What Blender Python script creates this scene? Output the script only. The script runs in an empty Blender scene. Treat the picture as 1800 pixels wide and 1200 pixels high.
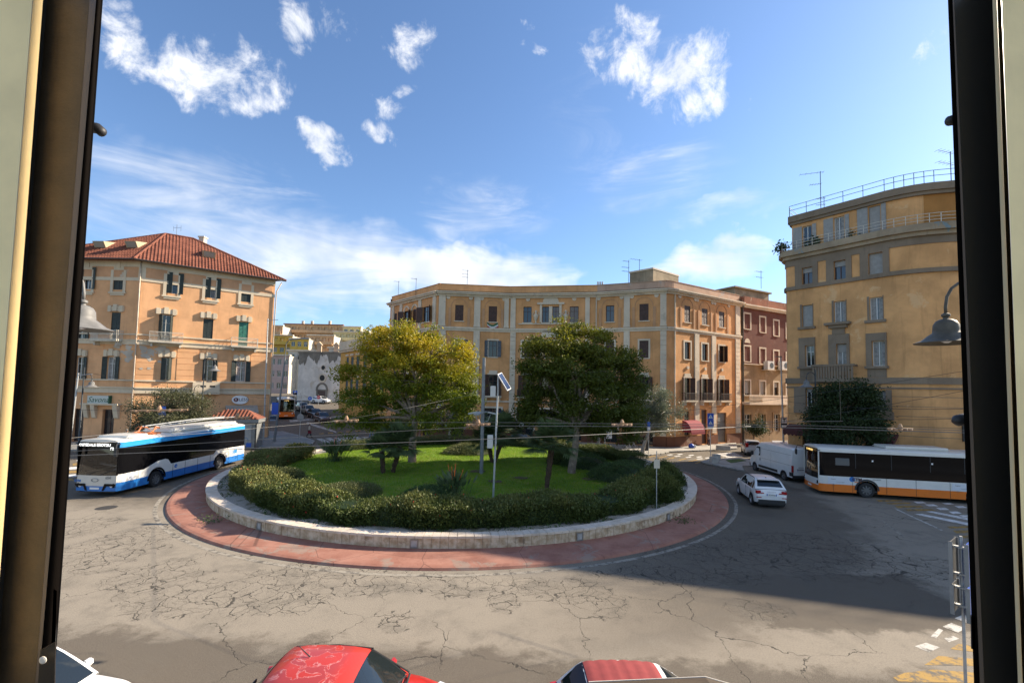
import bpy, bmesh, math, random
import numpy as np
from mathutils import Vector, Matrix

R = math.radians
SC = bpy.context.scene
COL = SC.collection
random.seed(7)
RNG = np.random.default_rng(7)

# ------------------------------------------------------------------ camera
CAM_Z, FPX, PITCH, ROLL, SHIFT = 6.5, 800.0, 3.2, 1.2, 38.0
cam = bpy.data.cameras.new('camera')
cam.sensor_width = 36.0
cam.lens = FPX / 1800 * 36
cam.shift_y = SHIFT / 1800
cam.clip_start, cam.clip_end = 0.05, 5000
cam_ob = bpy.data.objects.new('camera', cam)
COL.objects.link(cam_ob)
CAMM = Matrix.Translation((0, 0, CAM_Z)) @ Matrix.Rotation(R(90 + PITCH), 4, 'X') @ Matrix.Rotation(R(ROLL), 4, 'Z')
cam_ob.matrix_world = CAMM
SC.camera = cam_ob

# ------------------------------------------------------------------ light
SUN_AZ, SUN_EL = 21.0, 30.0          # azimuth counted from +x towards +y
S = Vector((math.cos(R(SUN_EL)) * math.cos(R(SUN_AZ)), math.cos(R(SUN_EL)) * math.sin(R(SUN_AZ)), math.sin(R(SUN_EL))))
sun = bpy.data.lights.new('sun', 'SUN')
sun.energy, sun.angle, sun.color = 5.0, R(0.55), (1.0, 0.86, 0.68)
sun_ob = bpy.data.objects.new('sun', sun)
COL.objects.link(sun_ob)
sun_ob.rotation_euler = S.to_track_quat('Z', 'Y').to_euler()
sun_ob.location = (60, 25, 60)
SC.view_settings.view_transform = 'Standard'
SC.view_settings.look = 'None'
SC.view_settings.exposure = 1.2
SC.view_settings.gamma = 1.0
SC.cycles.use_denoising = True
SC.cycles.max_bounces = 5
SC.cycles.transparent_max_bounces = 12
SC.cycles.caustics_reflective = False
SC.cycles.caustics_refractive = False

def ray(px, py):
    """direction through a point of the 1800 x 1200 picture"""
    x, y = (px - 900) / FPX, -(py - 600 - SHIFT) / FPX
    return (CAMM.to_3x3() @ Vector((x, y, -1))).normalized()
def G(px, py, z=0.0):
    d = ray(px, py); t = (z - CAM_Z) / d.z
    return Vector((0, 0, CAM_Z)) + d * t
def P(px, py, depth):
    d = ray(px, py)
    return Vector((0, 0, CAM_Z)) + d * (depth / d.y)

# ------------------------------------------------------------------ sky
class NT:
    def __init__(s, tree): s.t = tree; s.n = tree.nodes; s.l = tree.links
    def node(s, kind, **kw):
        nd = s.n.new(kind)
        for k, v in kw.items(): setattr(nd, k, v)
        return nd
    def put(s, sock, v):
        if hasattr(v, 'is_linked') or isinstance(v, bpy.types.NodeSocket): s.l.new(v, sock)
        elif v is not None: sock.default_value = v
    def m(s, op, a, b=None, c=None, clamp=False):
        nd = s.node('ShaderNodeMath', operation=op, use_clamp=clamp)
        for i, v in enumerate((a, b, c)):
            if v is not None: s.put(nd.inputs[i], v)
        return nd.outputs[0]
    def ramp(s, v, a, b, lo=0.0, hi=1.0, smooth=True):
        nd = s.node('ShaderNodeMapRange', interpolation_type='SMOOTHSTEP' if smooth else 'LINEAR')
        s.put(nd.inputs[0], v); s.put(nd.inputs[1], a); s.put(nd.inputs[2], b); s.put(nd.inputs[3], lo); s.put(nd.inputs[4], hi)
        return nd.outputs[0]
    def noise(s, vec, scale, detail=4, rough=0.55, dist=0.0, out=0):
        nd = s.node('ShaderNodeTexNoise')
        if vec is not None: s.l.new(vec, nd.inputs['Vector'])
        nd.inputs['Scale'].default_value = scale; nd.inputs['Detail'].default_value = detail
        nd.inputs['Roughness'].default_value = rough; nd.inputs['Distortion'].default_value = dist
        return nd.outputs[out]
    def mix(s, f, a, b, mode='MIX'):
        nd = s.node('ShaderNodeMix', data_type='RGBA', blend_type=mode)
        s.put(nd.inputs[0], f)
        for i, v in ((6, a), (7, b)):
            s.put(nd.inputs[i], (*v, 1) if isinstance(v, tuple) and len(v) == 3 else v)
        return nd.outputs[2]
    def comb(s, x, y, z=0.0):
        nd = s.node('ShaderNodeCombineXYZ')
        for i, v in enumerate((x, y, z)): s.put(nd.inputs[i], v)
        return nd.outputs[0]

world = bpy.data.worlds.new('World')
SC.world = world
world.use_nodes = True
world.node_tree.nodes.clear()
w = NT(world.node_tree)
sky = w.node('ShaderNodeTexSky', sky_type='NISHITA', sun_disc=False)
sky.sun_elevation = R(SUN_EL); sky.sun_rotation = R(90 - SUN_AZ)
sky.air_density, sky.dust_density, sky.ozone_density, sky.altitude = 1.0, 0.45, 1.6, 60
tc = w.node('ShaderNodeTexCoord')
sep = w.node('ShaderNodeSeparateXYZ'); w.l.new(tc.outputs['Generated'], sep.inputs[0])
AZ = w.m('ARCTAN2', sep.outputs[0], sep.outputs[1])
EL = w.m('ARCSINE', sep.outputs[2])
ae = w.comb(AZ, EL)
wob = w.noise(ae, 6.5, 4, 0.6, out=1)
wsep = w.node('ShaderNodeSeparateXYZ'); w.l.new(wob, wsep.inputs[0])
AZw = w.m('ADD', AZ, w.m('MULTIPLY', w.m('SUBTRACT', wsep.outputs[0], 0.5), 0.16))
ELw = w.m('ADD', EL, w.m('MULTIPLY', w.m('SUBTRACT', wsep.outputs[1], 0.5), 0.14))
# cumulus puffs: where they stand in the sky (direction from the square), half width and half height in picture units
CUM = [(400, 130, 105, 62, 1.0), (430, 180, 70, 32, 0.9), (330, 105, 40, 36, .8), (235, 75, 70, 50, .95), (215, 15, 60, 36, .9), (545, 25, 62, 40, .9),
       (725, 68, 38, 34, .85), (690, 180, 45, 20, .8), (680, 214, 38, 14, .7), (718, 142, 32, 13, .65), (568, 250, 56, 30, .9), (540, 84, 28, 14, .5),
       (1120, 78, 84, 42, 1.0), (1190, 105, 85, 52, 1.1), (1205, 160, 66, 46, 1.0), (1205, 195, 44, 24, .9), (935, 90, 26, 11, .6), (938, 52, 20, 10, .5),
       (1510, 307, 24, 14, .7), (1312, 184, 16, 11, .7), (1635, 100, 40, 20, .45), (1285, 425, 40, 16, .6), (1245, 450, 60, 16, .5)]
puff = None
for (px, py, rx, ry, st) in CUM:
    d = ray(px, py); a0, e0 = math.atan2(d.x, d.y), math.asin(d.z)
    ca = math.hypot((px - 900) / FPX, 1.0)
    rx2 = rx / FPX / (ca * ca) / math.cos(e0) * 1.12; ry2 = ry / FPX / ca * 1.12
    da = w.m('DIVIDE', w.m('SUBTRACT', AZw, a0), rx2); de = w.m('DIVIDE', w.m('SUBTRACT', ELw, e0), ry2)
    v = w.m('MULTIPLY', w.m('SUBTRACT', 1.0, w.m('ADD', w.m('MULTIPLY', da, da), w.m('MULTIPLY', de, de))), st)
    v = w.m('MAXIMUM', v, 0.0)
    puff = v if puff is None else w.m('MAXIMUM', puff, v)
det = w.noise(ae, 13.0, 6, 0.66, 0.3)
cum = w.ramp(w.m('ADD', w.m('MULTIPLY', puff, 0.8), w.m('MULTIPLY', w.m('SUBTRACT', det, 0.5), 2.9)), 0.28, 1.15)
cum = w.m('MULTIPLY', cum, w.ramp(puff, 0.0, 0.25))
# the rest of the dome: unseen puffs behind the camera, thickened for brighter, more neutral fill light
dome = w.noise(tc.outputs['Generated'], 4.5, 4, 0.62)
back = w.ramp(sep.outputs[1], 0.25, -0.1)
dome = w.m('MULTIPLY', w.m('MULTIPLY', w.ramp(dome, 0.50, 0.64), back), w.ramp(EL, 0.05, 0.2))
# thin high veils
mp = w.node('ShaderNodeMapping'); w.l.new(ae, mp.inputs['Vector'])
mp.inputs['Rotation'].default_value = (0, 0, R(20)); mp.inputs['Scale'].default_value = (1.5, 6.0, 1)
ci1 = w.noise(mp.outputs[0], 2.2, 5, 0.62, 1.1)
CIR = [(330, 350, 330, 85, .85), (560, 450, 300, 75, 1.25), (780, 480, 200, 48, 1.9), (900, 470, 90, 26, 1.0), (860, 370, 110, 70, .55), (1150, 300, 120, 60, .35), (1280, 372, 110, 26, .75),
       (1250, 465, 110, 34, 1.4), (300, 290, 60, 22, .75), (1100, 200, 140, 160, .2), (520, 520, 160, 30, .9), (680, 530, 120, 24, .8), (1600, 330, 180, 200, .12)]
veil = None
for (px, py, rx, ry, st) in CIR:
    d = ray(px, py); a0, e0 = math.atan2(d.x, d.y), math.asin(d.z)
    ca = math.hypot((px - 900) / FPX, 1.0)
    rx2 = rx / FPX / (ca * ca) / math.cos(e0) * 1.2; ry2 = ry / FPX / ca * 1.2
    da = w.m('DIVIDE', w.m('SUBTRACT', AZw, a0), rx2); de = w.m('DIVIDE', w.m('SUBTRACT', ELw, e0), ry2)
    v = w.m('MULTIPLY', w.m('MAXIMUM', w.m('SUBTRACT', 1.0, w.m('ADD', w.m('MULTIPLY', da, da), w.m('MULTIPLY', de, de))), 0.0), st)
    veil = v if veil is None else w.m('MAXIMUM', veil, v)
cir = w.m('MULTIPLY', w.ramp(w.m('ADD', w.m('MULTIPLY', veil, 0.40), w.m('SUBTRACT', ci1, 0.5)), 0.0, 0.75), w.ramp(veil, 0.0, 0.35))
cover = w.m('MAXIMUM', w.m('MAXIMUM', cum, dome), w.m('MULTIPLY', cir, 0.85), clamp=True)
cover = w.m('MULTIPLY', cover, w.ramp(EL, 0.0, 0.05))
shade = w.noise(ae, 9.0, 2, 0.6)
ccol = w.mix(w.ramp(shade, 0.3, 0.65), (4.6, 4.85, 5.3), (6.4, 6.4, 6.5))
skycol = w.mix(1.0, sky.outputs[0], (0.80, 0.93, 1.08), 'MULTIPLY')
final = w.mix(cover, skycol, ccol)
bg = w.node('ShaderNodeBackground'); w.l.new(final, bg.inputs[0])
bg.inputs[1].default_value = 0.088
world.cycles.sampling_method = 'MANUAL'
world.cycles.sample_map_resolution = 256
wo = w.node('ShaderNodeOutputWorld'); w.l.new(bg.outputs[0], wo.inputs[0])

# ------------------------------------------------------------------ materials
MATS = {}
def mat(name, col, rough=0.7, metal=0.0, var=0.0, vscale=3.0, bump=0.0, bscale=40.0, col2=None, spec=0.5, coat=0.0, stain=None, stain_amt=0.0, stain_scale=0.6):
    """plain procedural surface: base colour broken by noise, second colour in patches, stains, fine relief"""
    if name in MATS: return MATS[name]
    mt = bpy.data.materials.new(name); mt.use_nodes = True; MATS[name] = mt
    t = NT(mt.node_tree); b = t.n['Principled BSDF']
    b.inputs['Roughness'].default_value = rough; b.inputs['Metallic'].default_value = metal
    b.inputs['Specular IOR Level'].default_value = spec; b.inputs['Coat Weight'].default_value = coat
    g = t.node('ShaderNodeNewGeometry'); pos = g.outputs['Position']
    c = None
    if var > 0 or col2:
        n = t.noise(pos, vscale, 5, 0.6)
        lo = tuple(max(0, v * (1 - var)) for v in col); hi = tuple(v * (1 + var) for v in (col2 or col))
        c = t.mix(t.ramp(n, 0.3, 0.7), lo, hi)
    if stain:
        n2 = t.noise(pos, stain_scale, 6, 0.65, 0.4)
        c = t.mix(t.m('MULTIPLY', t.ramp(n2, 0.55, 0.66), stain_amt), c if c else (*col, 1), stain)
    if c is None: b.inputs['Base Color'].default_value = (*col, 1)
    else: t.l.new(c, b.inputs['Base Color'])
    if bump > 0:
        bp = t.node('ShaderNodeBump'); bp.inputs['Strength'].default_value = bump; bp.inputs['Distance'].default_value = 0.02
        t.l.new(t.noise(pos, bscale, 4, 0.6), bp.inputs['Height']); t.l.new(bp.outputs[0], b.inputs['Normal'])
    return mt

def plaster(name, col, dirt=0.25, patch=None, patch_amt=0.0, pscale=0.45, rust=None):
    """painted render: cloudy tone, rain streaks, worn patches"""
    mt = bpy.data.materials.new(name); mt.use_nodes = True; MATS[name] = mt
    t = NT(mt.node_tree); b = t.n['Principled BSDF']; b.inputs['Roughness'].default_value = 0.88; b.inputs['Specular IOR Level'].default_value = 0.2
    pos = t.node('ShaderNodeNewGeometry').outputs['Position']
    n1 = t.noise(pos, 0.5, 5, 0.6, 0.3)
    c = t.mix(t.ramp(n1, 0.3, 0.72), tuple(v * (1 - dirt * 0.55) for v in col), tuple(min(1, v * (1 + dirt * 0.4)) for v in col))
    mp = t.node('ShaderNodeMapping'); t.l.new(pos, mp.inputs[0]); mp.inputs['Scale'].default_value = (2.2, 2.2, 0.18)
    st = t.noise(mp.outputs[0], 1.6, 4, 0.6)
    c = t.mix(t.m('MULTIPLY', t.ramp(st, 0.52, 0.75), dirt), c, tuple(v * 0.5 for v in col))
    if patch:
        n3 = t.noise(pos, pscale, 7, 0.68, 0.5)
        c = t.mix(t.m('MULTIPLY', t.ramp(n3, 0.60, 0.64), patch_amt), c, patch)
    t.l.new(c, b.inputs['Base Color'])
    bp = t.node('ShaderNodeBump'); bp.inputs['Strength'].default_value = 0.25; bp.inputs['Distance'].default_value = 0.02
    t.l.new(t.noise(pos, 14, 5, 0.65), bp.inputs['Height']); t.l.new(bp.outputs[0], b.inputs['Normal'])
    return mt

def leafmat(name, a, b_, c=None, scale=1.2, trans=0.35, rough=0.55, tips=None, tip_z=(0, 1)):
    mt = bpy.data.materials.new(name); mt.use_nodes = True; MATS[name] = mt
    t = NT(mt.node_tree); b = t.n['Principled BSDF']; out = t.n['Material Output']
    b.inputs['Roughness'].default_value = rough; b.inputs['Specular IOR Level'].default_value = 0.35
    g = t.node('ShaderNodeNewGeometry'); pos = g.outputs['Position']
    rp = g.outputs['Random Per Island']
    col = t.mix(t.ramp(t.noise(pos, scale, 4, 0.6), 0.3, 0.7), a, b_)
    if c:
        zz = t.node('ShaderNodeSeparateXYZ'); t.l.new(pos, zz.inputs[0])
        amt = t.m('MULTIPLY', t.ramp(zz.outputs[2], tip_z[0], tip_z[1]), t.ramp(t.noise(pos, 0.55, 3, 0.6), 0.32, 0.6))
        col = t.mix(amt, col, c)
    col = t.mix(t.m('MULTIPLY', rp, 0.55), col, tuple(v * 1.6 for v in b_), 'MIX')
    t.l.new(col, b.inputs['Base Color'])
    tr = t.node('ShaderNodeBsdfTranslucent'); t.l.new(col, tr.inputs[0])
    mx = t.node('ShaderNodeMixShader'); mx.inputs[0].default_value = trans
    t.l.new(b.outputs[0], mx.inputs[1]); t.l.new(tr.outputs[0], mx.inputs[2]); t.l.new(mx.outputs[0], out.inputs[0])
    return mt

def glassmat(name, col=(0.02, 0.025, 0.03), rough=0.04):
    return mat(name, col, rough, spec=0.8)

def seeglass(name, tint=(0.75, 0.8, 0.78), amt=0.82):
    mt = bpy.data.materials.new(name); mt.use_nodes = True; MATS[name] = mt
    t = NT(mt.node_tree); out = t.n['Material Output']; t.n.remove(t.n['Principled BSDF'])
    tr = t.node('ShaderNodeBsdfTransparent'); tr.inputs[0].default_value = (*tint, 1)
    gl = t.node('ShaderNodeBsdfGlossy'); gl.inputs['Roughness'].default_value = 0.03
    fr = t.node('ShaderNodeFresnel'); fr.inputs[0].default_value = 1.5
    mx = t.node('ShaderNodeMixShader'); t.l.new(t.m('MULTIPLY_ADD', fr.outputs[0], 0.9, 1 - amt - 0.1, clamp=True), mx.inputs[0])  # yellow top: real yellowing plus sunlight put into the colour
    t.l.new(tr.outputs[0], mx.inputs[1]); t.l.new(gl.outputs[0], mx.inputs[2]); t.l.new(mx.outputs[0], out.inputs[0])  # paler top: sunlight on the crown painted in by height
    return mt

# ------------------------------------------------------------------ objects
def tag(o, label, cat, group=None, kind=None):
    if label: o['label'] = label
    if cat: o['category'] = cat
    if group: o['group'] = group
    if kind: o['kind'] = kind
    return o
ORG = {}
def root(name, loc, label, cat, group=None, rz=0.0):
    o = bpy.data.objects.new(name, None); COL.objects.link(o)
    o.location = loc; o.rotation_euler = (0, 0, rz); o.empty_display_size = 0.3
    return tag(o, label, cat, group)
def linkmesh(name, me, parent=None, loc=None):
    o = bpy.data.objects.new(name, me); COL.objects.link(o)
    if parent is not None: o.parent = parent
    if loc is not None: o.location = loc
    return o

class MB:
    """collects shapes in a frame, then links them as one mesh object"""
    def __init__(s, M=None): s.v = []; s.f = []; s.M = M; s.mi = []; s.cur = 0
    def add(s, vs, fs):
        k = len(s.v)
        if s.M is not None: vs = [s.M @ Vector(v) for v in vs]
        s.v += [tuple(v) for v in vs]
        for f in fs: s.f.append(tuple(i + k for i in f)); s.mi.append(s.cur)
        return s
    def box(s, x0, x1, y0, y1, z0, z1):
        return s.add([(x0, y0, z0), (x1, y0, z0), (x1, y1, z0), (x0, y1, z0), (x0, y0, z1), (x1, y0, z1), (x1, y1, z1), (x0, y1, z1)],
                     [(0, 3, 2, 1), (4, 5, 6, 7), (0, 1, 5, 4), (1, 2, 6, 5), (2, 3, 7, 6), (3, 0, 4, 7)])
    def cbox(s, c, sz, rz=0.0, rx=0.0, ry=0.0):
        m = Matrix.Translation(c) @ Matrix.Rotation(rz, 4, 'Z') @ Matrix.Rotation(ry, 4, 'Y') @ Matrix.Rotation(rx, 4, 'X')
        a, b, h = sz[0] / 2, sz[1] / 2, sz[2] / 2
        vs = [m @ Vector(v) for v in [(-a, -b, -h), (a, -b, -h), (a, b, -h), (-a, b, -h), (-a, -b, h), (a, -b, h), (a, b, h), (-a, b, h)]]
        return s.add(vs, [(0, 3, 2, 1), (4, 5, 6, 7), (0, 1, 5, 4), (1, 2, 6, 5), (2, 3, 7, 6), (3, 0, 4, 7)])
    def poly(s, pts): return s.add(pts, [tuple(range(len(pts)))])
    def prism(s, pts, z0, z1):
        n = len(pts); vs = [(p[0], p[1], z0) for p in pts] + [(p[0], p[1], z1) for p in pts]
        return s.add(vs, [tuple(range(n - 1, -1, -1)), tuple(range(n, 2 * n))] + [(i, (i + 1) % n, n + (i + 1) % n, n + i) for i in range(n)])
    def ext(s, pts, vec):
        n = len(pts); vec = Vector(vec); vs = [Vector(p) for p in pts] + [Vector(p) + vec for p in pts]
        return s.add(vs, [tuple(range(n - 1, -1, -1)), tuple(range(n, 2 * n))] + [(i, (i + 1) % n, n + (i + 1) % n, n + i) for i in range(n)])
    def tube(s, pts, r, n=6, caps=True):
        pts = [Vector(p) for p in pts]; rs = r if isinstance(r, (list, tuple)) else [r] * len(pts)
        vs, fs = [], []; up = None
        for i, p in enumerate(pts):
            d = (pts[min(i + 1, len(pts) - 1)] - pts[max(i - 1, 0)])
            d = d.normalized() if d.length > 1e-9 else Vector((0, 0, 1))
            if up is None: up = Vector((0, 0, 1)) if abs(d.z) < 0.9 else Vector((1, 0, 0))
            a = d.cross(up).normalized(); b = a.cross(d).normalized(); up = b
            for k in range(n):
                t = 2 * math.pi * k / n; vs.append(p + (a * math.cos(t) + b * math.sin(t)) * rs[i])
        for i in range(len(pts) - 1):
            for k in range(n): fs.append((i * n + k, i * n + (k + 1) % n, (i + 1) * n + (k + 1) % n, (i + 1) * n + k))
        if caps: fs += [tuple(range(n - 1, -1, -1)), tuple((len(pts) - 1) * n + k for k in range(n))]
        return s.add(vs, fs)
    def lathe(s, prof, n=16, c=(0, 0, 0), axis='Z', caps=True):
        vs, fs = [], []
        for r, h in prof:
            for k in range(n):
                t = 2 * math.pi * k / n; x, y = r * math.cos(t), r * math.sin(t)
                q = (x, y, h) if axis == 'Z' else ((x, h, y) if axis == 'Y' else (h, x, y))
                vs.append((q[0] + c[0], q[1] + c[1], q[2] + c[2]))
        for i in range(len(prof) - 1):
            for k in range(n):
                f = (i * n + k, i * n + (k + 1) % n, (i + 1) * n + (k + 1) % n, (i + 1) * n + k)
                fs.append(f if axis != 'Y' else f[::-1])
        if caps: fs += [tuple(range(n - 1, -1, -1)), tuple((len(prof) - 1) * n + k for k in range(n))]
        return s.add(vs, fs)
    def grid(s, rows, close=False):
        """rows: list of equal-length point lists"""
        n = len(rows[0]); vs = [p for r in rows for p in r]; fs = []
        for i in range(len(rows) - 1):
            for k in range(n if close else n - 1): fs.append((i * n + k, i * n + (k + 1) % n, (i + 1) * n + (k + 1) % n, (i + 1) * n + k))
        return s.add(vs, fs)
    def mesh(s, name, m=None, org=None, smooth=False, bevel=0.0):
        me = bpy.data.meshes.new(name)
        vs = s.v if org is None else [(v[0] - org[0], v[1] - org[1], v[2] - org[2]) for v in s.v]
        me.from_pydata(vs, [], s.f); me.update()
        ms = m if isinstance(m, (list, tuple)) else [m]
        for q in ms:
            if q is not None: me.materials.append(MATS[q] if isinstance(q, str) else q)
        if len(ms) > 1: me.polygons.foreach_set('material_index', s.mi)
        if bevel > 0:
            bm = bmesh.new(); bm.from_mesh(me)
            bmesh.ops.bevel(bm, geom=[e for e in bm.edges if e.is_manifold and e.calc_face_angle(0) > 0.5], offset=bevel, segments=2, affect='EDGES', clamp_overlap=True)
            bm.to_mesh(me); bm.free()
        if smooth:
            me.polygons.foreach_set('use_smooth', [True] * len(me.polygons))
            if smooth is not True:
                try: me.set_sharp_from_angle(angle=R(smooth))
                except Exception: pass
        return me
    def build(s, name, m, parent=None, smooth=False, bevel=0.0, org=None, loc=None):
        if org is None and parent is not None and s.M is not None and parent.name in ORG: org = ORG[parent.name]
        o = linkmesh(name, s.mesh(name, m, org, smooth, bevel), parent, loc)
        if org is not None: ORG[o.name] = org
        return o
def world_root(name, loc, label, cat, group=None):
    """a thing whose part meshes are written in place; the Empty stands at its base"""
    o = root(name, loc, label, cat, group); ORG[o.name] = tuple(loc); return o
def wb(): return MB(Matrix.Identity(4))
def quadmesh(name, V, mt, parent=None, smooth=False, n=4):
    V = np.asarray(V, dtype=np.float32).reshape(-1, 3); k = len(V) // n
    me = bpy.data.meshes.new(name)
    me.vertices.add(len(V)); me.vertices.foreach_set('co', V.ravel())
    me.loops.add(len(V)); me.loops.foreach_set('vertex_index', np.arange(len(V), dtype=np.int32))
    me.polygons.add(k); me.polygons.foreach_set('loop_start', np.arange(0, len(V), n, dtype=np.int32))
    try: me.polygons.foreach_set('loop_total', np.full(k, n, dtype=np.int32))
    except Exception: pass
    me.update(calc_edges=True); me.validate()
    me.materials.append(MATS[mt] if isinstance(mt, str) else mt)
    return linkmesh(name, me, parent)
def copy_tree(o, parent=None, **over):
    c = o.copy(); COL.objects.link(c); c.parent = parent
    for ch in o.children: copy_tree(ch, c)
    return c
def text_mesh(s, size, depth=0.004, shear=0.0, align='CENTER', bold=0.0, space=1.0):
    cu = bpy.data.curves.new('lettering', 'FONT'); cu.body = s; cu.size = size; cu.extrude = depth; cu.shear = shear
    cu.align_x = align; cu.align_y = 'CENTER'; cu.offset = bold; cu.space_character = space; cu.resolution_u = 2
    o = bpy.data.objects.new('lettering', cu); COL.objects.link(o)
    dg = bpy.context.evaluated_depsgraph_get(); dg.update()
    me = bpy.data.meshes.new_from_object(o.evaluated_get(dg))
    bpy.data.objects.remove(o); bpy.data.curves.remove(cu)
    return me
def lettering(s, size, M, mt, parent, org=None, name='lettering', **kw):
    """text standing in the xz plane of frame M (its -y side faces out)"""
    me = text_mesh(s, size, **kw)
    me.transform(M @ Matrix.Rotation(R(90), 4, 'X'))
    if org is not None: me.transform(Matrix.Translation((-org[0], -org[1], -org[2])))
    me.materials.clear(); me.materials.append(MATS[mt])
    return linkmesh(name, me, parent)
def shared(name, me, parent, M):
    o = linkmesh(name, me, parent); o.matrix_local = M; return o

# common materials
mat('white_paint', (0.72, 0.71, 0.68), 0.5, var=0.06, vscale=6)
mat('grey_metal', (0.28, 0.29, 0.30), 0.45, 0.6, var=0.1, vscale=5)
mat('galvanised', (0.42, 0.43, 0.43), 0.5, 0.5, var=0.12, vscale=7)
mat('dark_metal', (0.035, 0.037, 0.04), 0.5, 0.3)
mat('black_rubber', (0.018, 0.018, 0.019), 0.8, var=0.15, vscale=20)
mat('black_plastic', (0.022, 0.022, 0.024), 0.55)
glassmat('dark_glass')
glassmat('car_glass', (0.012, 0.016, 0.018), 0.03)
seeglass('clear_glass')
mat('chrome', (0.6, 0.6, 0.62), 0.22, 1.0)
mat('alloy', (0.45, 0.45, 0.47), 0.35, 0.8)
mat('steel_rim', (0.14, 0.14, 0.14), 0.55, 0.3)
mat('red_lamp', (0.35, 0.012, 0.015), 0.2, spec=0.7)
mat('amber_lamp', (0.7, 0.2, 0.02), 0.25)
mat('head_lamp', (0.7, 0.72, 0.75), 0.1, spec=0.9)
mat('plate_white', (0.75, 0.75, 0.73), 0.4)
mat('plate_blue', (0.02, 0.08, 0.4), 0.4)
mat('sign_blue', (0.02, 0.10, 0.48), 0.35)
mat('sign_white', (0.78, 0.78, 0.77), 0.4)
mat('sign_black', (0.02, 0.02, 0.02), 0.5)
mat('sign_red', (0.55, 0.03, 0.03), 0.4)
mat('sign_grey_back', (0.25, 0.25, 0.25), 0.5, 0.5)

# ------------------------------------------------------------------ the ground
RC = Vector((-3.35, 34.2, 0)); R_WALL, R_APRON = 15.95, 17.65
def street_rise(x, y):
    t = min(1, max(0, (-(x + 8)) / 8)); return t * max(0.0, min(4.0, (y - 60) * 0.075)) if y > 60 else 0.0

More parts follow.
